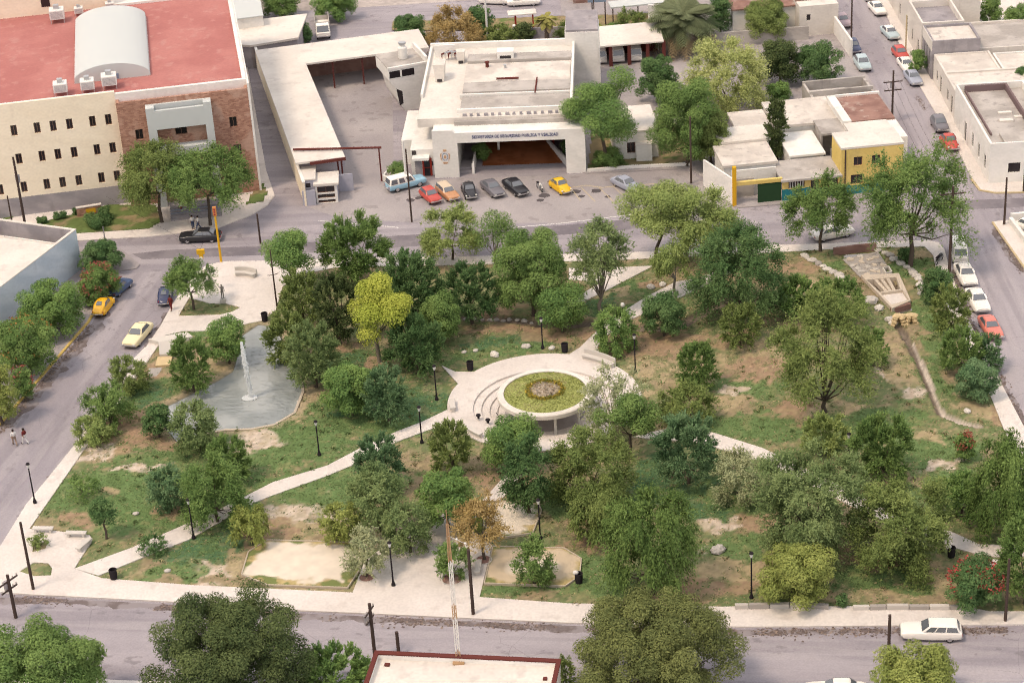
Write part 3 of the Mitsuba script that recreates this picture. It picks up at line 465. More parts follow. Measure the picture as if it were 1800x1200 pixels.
# ================================================================== long flat canopy and boundary wall of the station yard
Bf = Fr((-23.17, 230.28), (-32.82, 279.22))
bB = thing('boundary_wall', 'long pale yellow wall between the lane and the station yard', 'wall')
put('wall', MB().box(0, 52, 0, 0.25, 0, 3.0, Bf), 'm_cream', bB)
put('coping', MB().box(0, 52, -0.05, 0.30, 3.0, 3.12, Bf), 'm_white_wall', bB)
bC = thing('carport', 'L shaped carport with a long cream flat roof round the station yard', 'carport')
roofC = Bf.poly([(3.6, -0.1), (3.4, -5.45), (36.4, -5.35), (36.4, -22.0), (44, -22.0), (44, 0.55), (3.6, 0.45)])
put('roof', MB().prism(roofC, 3.85, 4.1), 'm_white_roof', bC)
put('fascia', MB().box(3.25, 3.398, -5.5, -1.2, 3.7, 4.06, Bf), 'm_maroon', bC)
for u in np.arange(4.2, 36, 4.0):
    put('post', MB().box(u, u + .18, -5.15, -4.97, 0, 3.85, Bf), 'm_maroon', bC)
for w in np.arange(-9, -21, -4.0):
    put('post', MB().box(36.7, 36.88, w, w + .18, 0, 3.85, Bf), 'm_maroon', bC)
put('back_wall', MB().box(42.0, 42.25, -22, 0.0, 0, 3.85, Bf), 'm_rust_roof', bC)  # dark reddish colour stands in for the shade under the canopy

# guard booth at the gate
Bo = Fr((-21.84, 230.73), deg=2.0)
bo = thing('guard_booth', 'small lavender guard booth with a pale flat roof at the yard gate', 'booth')
wall_with_windows(Bo, 0, 0.12, (-0.2, 0, 2.35, 2.35), [(0.0, 1.35, 2.05, 2.15), (0.0, .65, 2.05, 1.15), (0.0, 0.05, 2.05, .42)], 'm_white_wall', bo)
put('wall', MB().box(-0.2, -0.08, 0.12, 3.2, 0, 2.35, Bo).box(2.23, 2.35, 0.12, 3.2, 0, 2.35, Bo).box(-0.08, 2.23, 3.08, 3.2, 0, 2.35, Bo), 'm_lavender', bo)
put('roof', MB().box(-0.4, 2.6, -0.25, 3.3, 2.35, 2.6, Bo), 'm_white_roof', bo)
put('annex', MB().box(-1.75, -0.21, 0.5, 4.2, 0, 2.9, Bo), 'm_lavender', bo); put('annex_window', MB().box(-1.3, -0.75, 0.46, 0.52, 2.0, 2.5, Bo), 'm_window', bo)
put('annex_roof', MB().box(-1.85, -0.1, 0.4, 4.3, 2.9, 3.05, Bo), 'm_white_roof', bo)
put('low_wall', MB().box(-1.8, -0.25, -0.35, -0.15, 0, 1.9, Bo), 'm_lavender', bo)
put('side_screen', MB().box(2.5, 4.2, 3.0, 3.15, 0, 2.2, Bo), 'm_lavender', bo)
# gate frame
g0 = np.array((-14.48, 236.24)); g1 = np.array((-24.04, 237.22))
ga = thing('overhead_gate_beam', 'thin maroon overhead beam on a post across the yard entrance', 'gate')
gd = (g1 - g0) / np.linalg.norm(g1 - g0)
put('post', MB().tube([(*g0, 0), (*g0, 4.35)], .10, 6), 'm_maroon', ga)
put('beam', MB().tube([(*(g0 - gd * .3), 4.35), (*(g0 + gd * 10.4), 4.35)], .14, 6), 'm_maroon', ga)
gp = thing('gate_planter', 'low white planter bed beside the yard entrance', 'planter')
put('wall', MB().prism(Polygon([(-14.34, 236.22), (-13.24, 239.83), (-11.70, 238.90), (-11.64, 234.62), (-12.45, 234.24)]).difference(Polygon([(-14.34, 236.22), (-13.24, 239.83), (-11.70, 238.90), (-11.64, 234.62), (-12.45, 234.24)]).buffer(-0.22)), 0, 0.75), 'm_white_wall', gp)
put('soil', MB().prism(Polygon([(-14.34, 236.22), (-13.24, 239.83), (-11.70, 238.90), (-11.64, 234.62), (-12.45, 234.24)]).buffer(-0.21), 0, 0.6), 'm_earth', gp)

# ================================================================== white station building with the lettered portal
E_ = Fr((-7.67, 236.03), (10.14, 234.78))
bE = thing('station_building', 'white station building with a wide lettered entrance portal', 'building')
put('portal_front', wall_panel(E_, 0, 0.5, [(-0.35, 0), (2.62, 0), (2.62, 4.45), (15.55, 4.45), (15.55, 0), (17.9, 0), (17.9, 5.75), (2.4, 5.75), (2.0, 6.1), (-0.35, 6.1)]), 'm_white_wall', bE)
put('portal_roof', MB().box(-0.35, 17.9, 0.5, 3.2, 5.35, 5.6, E_), 'm_white_wall', bE)
put('portal_wall', MB().box(17.4, 17.9, 0.5, 3.0, 0, 5.35, E_).box(2.1, 2.6, 0.5, 12, 0, 5.3, E_), 'm_white_wall', bE)
tx = meshkit.text_mesh('SECRETARIA DE SEGURIDAD PUBLICA Y VIALIDAD', 0.36, depth=0.05, bold=True)
wtx = tx.bounds[1][0]; sc = 10.35 / wtx
tv = np.c_[4.4 + tx.vertices[:, 0] * sc, -0.003 - tx.vertices[:, 2], 4.98 + tx.vertices[:, 1]]
put('lettering', (E_.pts(tv), tx.faces), 'm_navy', bE, label='dark blue lettering along the portal beam')
# crest: an oval shield with two supporters and a crown above
def disc(u, z, ru, rz, w0=-0.03, w1=0.01, n=20, fn=None):
    a_ = np.linspace(0, 2 * np.pi, n + 1)[:-1]
    return wall_panel(E_, w0, w1 - w0, [(u + ru * math.cos(t), z + rz * math.sin(t)) for t in a_])
cr = put('crest', disc(1.05, 2.75, .5, .85, -0.02, 0.0), 'm_cloth_white', bE, label='faded orange and white emblem on the left of the portal')
cm = MB()
cm.add(*disc(1.05, 3.55, .24, .15, -.06, -.02)); cm.add(*disc(1.05, 1.95, .32, .12, -.06, -.02)); cm.add(*disc(1.05, 2.72, .15, .22, -.06, -.02))
for s in (-1, 1): cm.add(*wall_panel(E_, -.06, .04, [(1.05 + s * .35, 2.2), (1.05 + s * .55, 2.5), (1.05 + s * .58, 3.1), (1.05 + s * .42, 3.2), (1.05 + s * .44, 2.6)][::s]))
put('crest_ornament', cm, 'm_crest_orange', cr)
put('crest_ring', wall_panel(E_, -.05, .03, Polygon([(1.05 + .36 * math.cos(t), 2.74 + .5 * math.sin(t)) for t in np.linspace(0, 6.283, 21)[:-1]]).difference(Polygon([(1.05 + .28 * math.cos(t), 2.74 + .42 * math.sin(t)) for t in np.linspace(0, 6.283, 21)[:-1]]))), 'm_sign_blue', cr)
# interior: brown tiled ramp rising inwards, dark back wall, planter walls
rv = np.array([(5.2, 3.2, .02), (15.0, 3.2, .02), (12.6, 11.4, .9), (5.2, 11.4, .9)])
put('tiled_ramp', (E_.pts(rv), np.array([[0, 1, 2, 3]])), 'm_tile', bE)
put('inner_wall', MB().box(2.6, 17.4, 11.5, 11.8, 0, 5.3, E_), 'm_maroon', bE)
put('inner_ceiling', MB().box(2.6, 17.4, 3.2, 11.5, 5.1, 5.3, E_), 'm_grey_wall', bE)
put('inner_column', MB().box(6.9, 7.2, 7.0, 7.3, 0, 5.1, E_), 'm_white_wall', bE)
put('inner_column', MB().box(13.6, 13.9, 8.4, 8.7, 0, 5.1, E_), 'm_red_paint', bE)
put('planter_wall', wall_panel(E_, 0.9, 0.2, [(4.1, 0), (4.35, 0), (4.35, 1.3), (4.1, 1.3)]), 'm_white_wall', bE)
put('planter_wall', side_panel(E_, 4.2, 0.2, [(0.9, 0), (7, 0), (7, 1.2), (0.9, 1.5)]), 'm_white_wall', bE)
put('ramp_wall', MB().obox(E_.at(12.9, 8.6, 0), 3.0 * E_.u3 - 7.6 * E_.w3, .25 * E_.u3, (0, 0, 1.0)), 'm_white_wall', bE)
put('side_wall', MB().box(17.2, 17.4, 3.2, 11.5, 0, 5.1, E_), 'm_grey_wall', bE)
put('step', MB().box(2.62, 4.1, 1.2, 4, 0.0, 0.3, E_).box(2.62, 4.1, 1.8, 4, 0.3, 0.5, E_), 'm_grey_wall', bE)
# main roof: flat with low stepped grey bands
put('roof', MB().box(-2.3, 16.4, 3.2, 27, 5.3, 6.4, E_), 'm_white_roof', bE)
put('roof_band', MB().box(2.2, 17.4, 2.6, 3.4, 5.6, 6.1, E_), 'm_old_roof', bE)
for (w0, w1, z) in ((5.0, 9.0, 6.75), (10.2, 13.4, 6.9), (20.6, 23.0, 7.0)):
    put('roof_band', MB().box(2.8, 16.05, w0, w1, 6.4, z, E_), 'm_old_roof', bE)
put('roof_slab', MB().box(2.7, 16.0, 13.5, 20.5, 6.4, 6.65, E_), 'm_worn_roof', bE)
put('roof_beam', MB().box(2.5, 16.1, 9.15, 9.4, 6.4, 7.0, E_).box(2.5, 16.1, 4.4, 4.75, 6.4, 6.95, E_).box(16.1, 16.4, 3.3, 27, 6.4, 7.0, E_), 'm_white_wall', bE)
for k in range(15):
    put('vent_block', MB().box(3.2 + k * .86, 3.2 + k * .86 + (.34 if k % 3 else .5), 3.45, 3.75, 6.4, 6.72, E_), 'm_grey_wall', bE)
put('roof_curb', MB().box(-2.4, 16.5, 26.7, 27.2, 6.4, 7.2, E_).box(-2.4, -2.1, 10, 26.7, 6.4, 6.9, E_), 'm_white_wall', bE)
put('skylight', MB().box(6.6, 8.7, 21.0, 22.6, 7.0, 7.9, E_), 'm_white_wall', bE)
put('skylight_opening', MB().box(6.95, 8.35, 20.95, 21.02, 7.05, 7.4, E_), 'm_window', bE)
put('roof_vent', MB().lathe([(.22, 0), (.22, .55), (.3, .6), (.3, .7), (0, .75)], E_.at(5.4, 19.2, 6.65), 10), 'm_maroon', bE)
put('roof_vent', MB().lathe([(.18, 0), (.18, .4), (.24, .45), (0, .55)], E_.at(7.7, 18.6, 6.65), 10), 'm_steel', bE)
put('roof_pipe', MB().tube([E_.at(11.8, 9, 7.0), E_.at(11.9, 14, 7.0)], .1, 6), 'm_maroon', bE)
put('roof_pipe', MB().tube([E_.at(6.8, 14.2, 6.95), E_.at(9.6, 14.2, 6.95)], .14, 6), 'm_maroon', bE)
# left lower wing with the red door
put('side_wing', MB().box(-3.2, -0.36, 0.9, 12, 0, 3.4, E_).box(-4.6, -3.2, 4.5, 14, 0, 3.2, E_), 'm_white_wall', bE)
put('door_canopy', MB().box(-2.95, -0.9, -0.3, 0.9, 2.45, 2.75, E_), 'm_white_wall', bE)
dk = put('door_frame', MB().box(-1.85, -0.7, 0.78, 0.9, 0, 2.3, E_), 'm_red_paint', bE)
put('door', MB().box(-1.62, -0.93, 0.72, 0.78, 0.05, 1.05, E_).box(-1.62, -0.93, 0.72, 0.78, 1.15, 2.1, E_), 'm_window', dk)
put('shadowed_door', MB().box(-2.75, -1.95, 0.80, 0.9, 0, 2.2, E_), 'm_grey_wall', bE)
put('window', MB().box(-0.72, -0.55, 0.84, 0.9, 1.3, 1.8, E_).box(-3.0, -2.5, 0.82, 0.9, 2.6, 3.3, E_), 'm_window', bE)
# white cistern blocks on the station roof
for i, (u, w, su, sw, sh, lb) in enumerate([(-0.4, 16.2, .75, 1.3, 2.2, 'tapered cream cistern block on the left of the station roof'), (1.9, 22.0, .55, .8, 1.5, 'small cream cistern block beside the pipes on the station roof')]):
    t = thing('roof_cistern', lb, 'cistern', 'cistern blocks on the station roof')
    m = m3.Manifold.hull_points([tuple(E_.at(u + a_ * su, w + b_ * sw, 6.4)) for a_ in (-.7, .7) for b_ in (-.8, .9)] + [tuple(E_.at(u + a_ * su, w + b_ * sw, 6.4 + sh)) for a_ in (-1, 1) for b_ in (-.6, 1)]).to_mesh()
    put('tank', (m.vert_properties[:, :3], m.tri_verts), 'm_cream' if i == 9 else 'm_white_roof', t)
    put('outlet', MB().box(u - .3, u + .3, w - .86 * sw - .1, w - .8 * sw, 6.5, 6.8, E_), 'm_window', t)
pt = thing('roof_pipework', 'tangle of dark pipes and machinery on the station roof', 'pipes')
for k in range(5):
    u = -0.6 + k * .42
    put('pipe', MB().tube([E_.at(u, 22.6, 6.4), E_.at(u, 22.6, 7.3 + .2 * (k % 2)), E_.at(u + .9, 23.4, 7.4)], .13, 6), 'm_steel' if k % 2 else 'm_maroon', pt)
put('frame', MB().box(-1.6, 1.0, 24, 24.3, 6.4, 8.0, E_), 'm_white_wall', pt)
# white angular tower left of the roof
Df = Fr((-12.42, 258.19), (-9.17, 259.22))
bD = thing('tower_block', 'angular white tower block with a dark window band beside the yard', 'building')
put('body', wall_panel(Df, 0, 6.0, [(0.5, 0), (3.6, 0), (4.0, 5.9), (-1.3, 5.9), (-1.3, 4.4), (-0.6, 3.3), (-0.2, 1.4)]), 'm_white_wall', bD)
put('window_band', MB().box(-1.2, 2.1, -0.05, 0.05, 4.75, 5.65, Df), 'm_window', bD)
put('mullion', MB().box(0.2, 0.45, -0.09, -0.05, 4.75, 5.65, Df), 'm_white_wall', bD)
put('side_window', wall_panel(Df, -0.04, 0.05, [(-0.45, 3.2), (0.3, 2.75), (0.35, 1.1), (-0.15, 0.85)]), 'm_window', bD)
put('parapet', MB().box(-1.4, 4.1, -0.1, 0.2, 5.9, 6.2, Df).box(3.8, 4.1, 0.2, 6, 5.9, 6.8, Df), 'm_white_wall', bD)
put('roof', MB().box(-1.3, 3.8, 0.2, 6, 5.9, 6.0, Df), 'm_old_roof', bD)
wt = thing('water_tank', 'pale narrow water tank standing on the white tower roof', 'water tank')
put('tank', MB().lathe([(.55, 0), (.6, .1), (.6, 1.5), (.35, 1.75), (.35, 2.0), (0, 2.05)], Df.at(1.6, 3.0, 6.0), 12), 'm_white_wall', wt, smooth=40)
put('lid', MB().lathe([(.5, 2.0), (.5, 2.25), (0, 2.35)], Df.at(1.6, 3.0, 6.0), 12), 'm_steel', wt)
# tower block right of the roof and carport with white vans
Ff = Fr((9.50, 261.27), deg=-4)
bF = thing('tower_block', 'plain white block with a slanted grey roof behind the station roof', 'building')
put('body', MB().box(-0.2, 4.2, 0, 4.5, 0, 8.2, Ff), 'm_white_wall', bF)
put('roof', side_panel(Ff, -0.1, 4.2, [(0.1, 8.2), (4.5, 8.2), (4.5, 9.6), (0.1, 8.5)]), 'm_grey_wall', bF)
Cf = Fr((13.73, 268.84), deg=4)
bG = thing('carport', 'pale roofed open carport sheltering white vans behind the trees', 'carport')
put('roof', MB().obox(Cf.at(-0.5, 0, 3.0), 9.6 * Cf.u3, 5.0 * Cf.w3 + np.array([0, 0, 1.0]), (0, 0, .2)), 'm_white_roof', bG)
for u in (1.7, 4.2, 6.7, 8.9): put('post', MB().box(u, u + .45, 0.2, .6, 0, 3.0, Cf), 'm_maroon', bG)
put('back_wall', MB().box(-0.5, 9, 4.7, 4.9, 0, 3.6, Cf), 'm_maroon', bG)
# small white house behind the trees
Hf = Fr((15.17, 237.78), (18.64, 237.92))
bH = thing('small_house', 'small white house half hidden by trees right of the station', 'house')
wall_with_windows(Hf, 0, .2, (-1.2, 0, 4.0, 3.6), [(0.2, .9, 1.2, 2.3)], 'm_white_wall', bH)
put('wall', MB().box(-1.2, -1, .2, 8, 0, 3.6, Hf).box(3.8, 4, .2, 8, 0, 3.6, Hf), 'm_white_wall', bH)
put('roof', MB().box(-1.3, 4.1, -0.1, 8, 3.6, 3.8, Hf), 'm_white_roof', bH)
bx = thing('kiosk_box', 'plain white utility box standing on the planted strip', 'utility box')
Xf = Fr((16.41, 236.88), deg=-3)
put('body', MB().box(0, 1.9, 0, 1.2, 0.1, 2.3, Xf), 'm_white_wall', bx); put('cap', MB().box(-.05, 1.95, -.05, 1.25, 2.3, 2.4, Xf), 'm_white_roof', bx)
kw = thing('kerb_wall', 'low white wall along the forecourt right of the station portal', 'wall')
put('wall', MB().prism(LineString([(10.29, 234.93), (15.65, 235.11), (21.45, 234.88), (22.75, 234.85)]).buffer(.15, cap_style=2), 0, .45), 'm_white_wall', kw)

# ================================================================== yellow and teal house group
I = Fr((26.55, 222.74), deg=4.7)
bI = thing('courtyard_house', 'single storey house front painted yellow over teal with white roofs', 'house')
wall_with_windows(I, -0.1, .25, (5.6, 0, 12.4, 2.55), [(6.3, 1.55, 8.2, 2.4), (8.9, 0.1, 9.9, 2.3), (10.7, 1.3, 12.1, 2.35)], 'm_yellow_wall', bI)
put('dado', MB().box(5.55, 8.85, -0.14, -0.1, 0, 1.5, I).box(9.95, 12.4, -0.14, -0.1, 0, 1.25, I), 'm_teal', bI)
for k in range(6): put('window_bar', MB().box(6.45 + k * .3, 6.53 + k * .3, -0.12, -0.06, 1.55, 2.4, I), 'm_white_paint', bI)
put('roof', MB().box(5.4, 12.5, -0.5, 5.2, 2.55, 2.8, I), 'm_old_roof', bI)
put('gate_panel', MB().box(2.75, 5.45, 0.0, 0.12, 0, 2.5, I), 'm_gate_green', bI)
put('gate_wall', MB().box(0.3, 2.7, 2.0, 2.2, 0, 2.4, I), 'm_old_roof', bI)
put('gate_lintel', MB().box(0.2, 5.6, -0.1, 0.3, 2.51, 2.95, I), 'm_yellow_wall', bI)
put('gate_pillar', MB().box(-0.2, 0.2, -0.25, 0.25, 0, 4.9, I), 'm_signal_yellow', bI)
put('side_wall', MB().obox(I.at(-0.2, 0.25, 0), -2.2 * I.u3 + 6.2 * I.w3, .25 * I.u3, (0, 0, 3.3)), 'm_white_wall', bI)
put('yard_wall', MB().box(0.2, 5.4, 2.4, 2.6, 0, 3.3, I), 'm_white_wall', bI)
put('white_roof', MB().box(-0.6, 5.9, 3.6, 9.7, 3.2, 3.5, I), 'm_worn_roof', bI); put('wall', MB().box(-0.4, 5.7, 3.8, 9.5, 0, 3.2, I), 'm_white_wall', bI)
put('white_roof', MB().box(0.2, 6.4, 9.75, 14.2, 3.5, 3.8, I), 'm_white_roof', bI); put('wall', MB().box(0.4, 6.2, 9.9, 14, 0, 3.5, I), 'm_white_wall', bI)
put('white_roof', MB().box(3.0, 7.4, 14.3, 19, 3.4, 3.7, I), 'm_worn_roof', bI); put('wall', MB().box(3.2, 7.2, 14.5, 18.8, 0, 3.4, I), 'm_grey_wall', bI)
put('white_roof', MB().box(7.7, 12.0, 5.4, 12.4, 2.9, 3.15, I), 'm_white_wall', bI); put('wall', MB().box(7.9, 11.8, 5.6, 12.2, 0, 2.9, I), 'm_white_wall', bI)
put('white_roof', MB().box(7.6, 15.6, 12.6, 20.5, 3.7, 4.0, I), 'm_worn_roof', bI); put('wall', MB().box(7.8, 15.4, 12.8, 20.3, 0, 3.7, I), 'm_white_wall', bI)
put('shed_roof', MB().box(12.3, 16.0, 8.6, 13.0, 3.9, 4.15, I), 'm_old_roof', bI); put('wall', MB().box(12.4, 12.6, 9.4, 12.6, 0, 3.9, I).box(15.8, 16, 9.4, 12.6, 0, 3.9, I).box(12.6, 15.8, 12.4, 12.6, 0, 3.9, I), 'm_old_roof', bI)
put('patio_wall', MB().box(12.55, 15.0, 5.2, 5.4, 0, 3.6, I), 'm_grey_wall', bI)
Jn = thing('yellow_house', 'two storey yellow house with a white roof on the street corner', 'house')
wall_with_windows(I, -0.12, .25, (12.45, 0, 19.7, 5.75), [(13.9, 3.6, 14.9, 4.7), (16.0, 3.6, 17.0, 4.7), (13.6, 1.3, 15.0, 2.5), (16.5, 0.1, 17.6, 2.3)], 'm_yellow_wall', Jn)
put('wall', MB().box(12.45, 12.7, .13, 4.4, 0, 5.75, I).box(19.45, 19.7, .13, 4.4, 0, 5.75, I).box(12.7, 19.45, 4.15, 4.4, 0, 5.75, I), 'm_yellow_wall', Jn)
put('roof', MB().box(12.4, 19.75, -0.17, 4.45, 5.75, 6.0, I), 'm_white_roof', Jn)
put('dado', MB().box(12.46, 19.7, -0.16, -0.12, 0, 1.25, I), 'm_teal', Jn)
put('downpipe', MB().tube([I.at(12.9, -.2, 0), I.at(12.9, -.2, 5.7)], .07, 6), 'm_wood_pole', Jn)
Kn = thing('rear_house', 'low house with a rust brown roof patch behind the yellow house', 'house')
put('wall', MB().box(15.3, 21.6, 4.8, 18.2, 0, 4.5, I), 'm_white_wall', Kn)
put('white_roof', MB().box(15.2, 20.4, 4.7, 9.9, 4.5, 4.72, I), 'm_white_roof', Kn)
put('rust_roof', MB().box(16.3, 21.5, 10.1, 18.0, 4.5, 4.75, I), 'm_rust_roof', Kn)
put('roof_curb', MB().box(15.2, 16.2, 9.95, 18.2, 4.5, 4.95, I).box(16.2, 21.7, 17.9, 18.2, 4.5, 5.0, I), 'm_white_wall', Kn)
Ln = thing('walled_yard', 'roofless walled yard behind the rust roofed house', 'wall')
put('wall', MB().box(14, 22, 21.8, 22.1, 0, 4.2, I).box(14, 14.3, 20.6, 26, 0, 3.8, I).box(21.7, 22, 18.3, 26, 0, 3.8, I).box(14, 22, 25.7, 26, 0, 4.0, I), 'm_old_roof', Ln)
put('slab', MB().box(14.5, 19, 20.7, 24, 3.3, 3.5, I), 'm_old_roof', Ln)
An = thing('roof_tank', 'small turquoise water tank lying on the white roofs', 'water tank')
put('tank', MB().lathe([(0, 0), (.5, 0), (.55, .5), (.4, .7), (0, .75)], I.at(1.3, 13.0, 3.8), 10), 'm_sign_blue', An)
# white house at the far top, left of the right street
Mn = thing('white_house', 'plain cream house with a reddish roof at the top left of the right street', 'house')
Mf = Fr((41.98, 276.08), deg=4)
put('wall', MB().box(0, 5.4, 0, 7, 0, 4.4, Mf), 'm_white_roof', Mn); put('roof', MB().box(-.1, 5.5, 2.2, 7.1, 4.4, 4.6, Mf), 'm_rust_roof', Mn)
put('side_wall', MB().box(4.8, 5.1, -9.5, 0, 0, 2.6, Mf), 'm_white_wall', Mn); put('window', MB().box(1.0, 1.5, -0.04, 0.04, 2.4, 3.2, Mf), 'm_window', Mn)
Nn = thing('tiled_house', 'low house with an old rust coloured roof at the top behind the round tree', 'house')
Nf = Fr((33.13, 278.60), deg=2)
put('wall', MB().box(0, 9.5, 0, 6, 0, 3.6, Nf), 'm_white_wall', Nn); put('roof', MB().obox(Nf.at(-.2, -.3, 3.6), 9.9 * Nf.u3, 6.4 * Nf.w3 + np.array([0, 0, .8]), (0, 0, .18)), 'm_rust_roof', Nn)
put('rubble_wall', MB().box(-6, 9.8, -4.2, -3.9, 0, 2.0, Nf), 'm_old_roof', Nn)

# ================================================================== houses along the right street
def flat_house(name, label, x0, x1, y0, y1, h, par=0.6, wall='m_white_wall', roofm='m_old_roof', deg=0.0, wins=(), front=()):
    fr = Fr((x0, y0), deg=deg); k = thing(name, label, 'house'); L, D = x1 - x0, y1 - y0
    put('wall', side_panel(fr, 0, .25, (0, 0, D, h + par), [(a_, c_, b_, d_) for a_, b_, c_, d_ in wins]), wall, k)
    for a_, b_, c_, d_ in wins: put('window', MB().box(.12, .16, a_ - .02, c_ + .02, b_ - .02, d_ + .02, fr), 'm_window', k)
    put('wall', wall_panel(fr, 0.0, .25, (.252, 0, L - .252, h + par), [(a_, c_, b_, d_) for a_, b_, c_, d_ in front]), wall, k)
    for a_, b_, c_, d_ in front: put('window', MB().box(a_ - .02, c_ + .02, .12, .16, b_ - .02, d_ + .02, fr), 'm_window', k)
    put('wall', MB().box(L - .25, L, 0, D, 0, h + par, fr).box(.252, L - .252, D - .25, D, 0, h + par, fr), wall, k)
    put('roof', MB().box(.25, L - .25, .25, D - .25, h - .2, h, fr), roofm, k)
    return k, fr
k, fr = flat_house('corner_house', 'white corner house with dark recessed roof on the right street', 56.2, 64.5, 224.3, 243.0, 4.2, 0.85, wins=[(1.8, 1.0, 2.7, 2.8), (5, 1.0, 5.9, 2.8), (8.2, 1.0, 9.1, 2.8), (12, .1, 13.1, 2.6)], front=[(2.2, 1.3, 3.6, 2.5)])
put('roof_edge', MB().box(2.0, 8.05, .25, 4.2, 4.2, 4.55, fr), 'm_old_roof', k)
matte('m_brown_wall', (0.17, 0.125, 0.125))
put('roof_wall', MB().box(1.0, 5.9, 18.0, 18.25, 4.2, 5.0, fr).box(5.9, 6.15, 4.2, 18.25, 4.2, 5.0, fr).box(1.0, 1.2, 4.3, 18.0, 4.2, 4.45, fr), 'm_brown_wall', k)
put('roof_tile_heap', MB().box(3, 4.6, 8, 8.7, 4.2, 4.4, fr).box(5, 7.2, 9, 9.6, 4.2, 4.35, fr).box(3.4, 5, 10.5, 11, 4.2, 4.38, fr), 'm_white_roof', k)
k, fr = flat_house('row_house', 'tan roofed row house next behind the white corner house', 56.4, 66, 243.6, 250.4, 3.6, 0.2, wall='m_white_roof', roofm='m_worn_roof', wins=[(1.5, .2, 2.5, 2.5), (4, .9, 4.9, 2.4)])
k, fr = flat_house('row_house', 'row house with a broad beige flat roof and a grey end wall', 56.5, 63.6, 250.8, 257.2, 3.5, 0.15, wall='m_white_roof', roofm='m_worn_roof', wins=[(1.4, .2, 2.3, 2.4), (3.6, .9, 4.5, 2.3)])
k, fr = flat_house('row_house', 'tall row house with grey front wall and tall dark street windows', 56.3, 62.5, 257.5, 263.5, 5.0, 0.3, wall='m_grey_wall', roofm='m_worn_roof', wins=[(1.2, 1.0, 1.8, 3.8), (2.8, 1.0, 3.4, 3.8), (4.3, 1.0, 4.9, 3.8)])
put('street_front', MB().box(-.06, -.003, 0, 6, 3.9, 5.3, fr), 'm_white_roof', k)
k, fr = flat_house('row_house', 'row house with a sunken dark edged roof at the top of the street', 56.2, 61.8, 263.8, 272.5, 4.6, 0.9, wall='m_white_roof', roofm='m_grey_wall', wins=[(1.5, .3, 2.4, 2.6), (5.5, .9, 6.3, 2.6)])
k, fr = flat_house('row_house', 'farthest cream row house at the top of the right street', 56.5, 66, 273, 288, 4.8, 0.3, wall='m_white_roof', roofm='m_worn_roof', wins=[(1.5, .3, 2.4, 2.6), (6.5, .9, 7.3, 2.6)])
k, fr = flat_house('rear_house', 'low beige roofed house behind the street row near the right edge', 62.6, 72, 258.2, 268, 3.4, 0.25, wall='m_white_roof', roofm='m_old_roof')
k, fr = flat_house('rear_house', 'pale roofed house at the right edge behind the row houses', 64, 74, 249.8, 257, 3.2, 0.2, wall='m_white_wall', roofm='m_worn_roof')
k, fr = flat_house('rear_house', 'white roofed house at the right edge beside the corner house', 64.8, 72, 228, 238.5, 3.6, 0.25, wall='m_white_wall', roofm='m_worn_roof')
# white plinth on the pavement at the right edge
wb = thing('low_wall', 'low white wall of the property at the right edge', 'wall')
put('wall', MB().prism(LineString([(56.27, 213.80), (57.82, 213.87), (60.99, 213.85)]).buffer(.2, cap_style=2), 0.1, 1.1).prism(LineString([(56.20, 213.51), (56.57, 208.74), (57.12, 203.42)]).buffer(.2, cap_style=2), 0.1, 0.8), 'm_white_wall', wb)

# ================================================================== pale blue building at the left, and the near roof at the bottom
LB = Fr((-47.81, 216.87), deg=-72.6 + 0.0)
k = thing('blue_building', 'white roofed building with a pale blue side wall on the left street', 'building')
c0 = np.array((-47.81, 216.87)); c1 = np.array((-49.06, 224.36)); d_f = np.array((-54.42, 202.01)) - c0; L_f = np.linalg.norm(d_f)
LB = Fr(tuple(c0 + d_f), tuple(c0))          # u runs along the street face towards the avenue, w to the left
H = 4.0
put('side_wall', MB().box(-22, L_f, 0, .25, 0, H + .9, LB), 'm_blue_wall', k)
put('back_wall', MB().box(L_f - .25, L_f, .25, 14, 0, H + .9, LB), 'm_grey_wall', k)
put('coping', MB().box(-22, L_f + .05, -.04, .30, H + .9, H + 1.0, LB).box(L_f - .3, L_f + .05, .30, 14, H + .9, H + 1.0, LB), 'm_white_roof', k)
put('roof', MB().box(-22, L_f - 3.2, .25, 14, H + .2, H + .55, LB), 'm_white_roof', k)
put('roof_well', MB().box(L_f - 3.2, L_f - .25, .25, 14, 2.6, 2.8, LB), 'm_old_roof', k)
put('well_wall', MB().box(L_f - 3.4, L_f - 3.2, .25, 14, 2.8, H + .7, LB), 'm_white_roof', k)

n0 = np.array((-12.07, 134.46)); n1 = np.array((2.16, 131.88))
NB = Fr(tuple(n0), tuple(n1)); LN = np.linalg.norm(n1 - n0)
k = thing('near_building', 'white flat roof with dark red parapet edge at the bottom centre', 'building')
put('roof', MB().box(0.25, LN - .25, -14, -.3, 4.3, 4.55, NB), 'm_white_roof', k)
put('parapet', MB().box(0, LN, -.3, 0, 4.0, 5.0, NB).box(0, .25, -14, -.3, 4.0, 5.0, NB).box(LN - .25, LN, -14, -.3, 4.0, 5.0, NB), 'm_white_wall', k)
put('parapet_cap', MB().box(-.06, LN + .06, -.36, .06, 5.0, 5.12, NB).box(-.06, .3, -14, -.36, 5.0, 5.12, NB).box(LN - .3, LN + .06, -14, -.36, 5.0, 5.12, NB), 'm_maroon', k)
put('wall', MB().box(0.05, LN - .05, -14, -.05, 0, 4.0, NB), 'm_white_wall', k)
put('roof_drain', MB().box(.9, 1.3, -1.2, -.9, 4.55, 4.7, NB).box(LN - 1.1, LN - .8, -2.0, -1.7, 4.55, 4.7, NB), 'm_maroon', k)
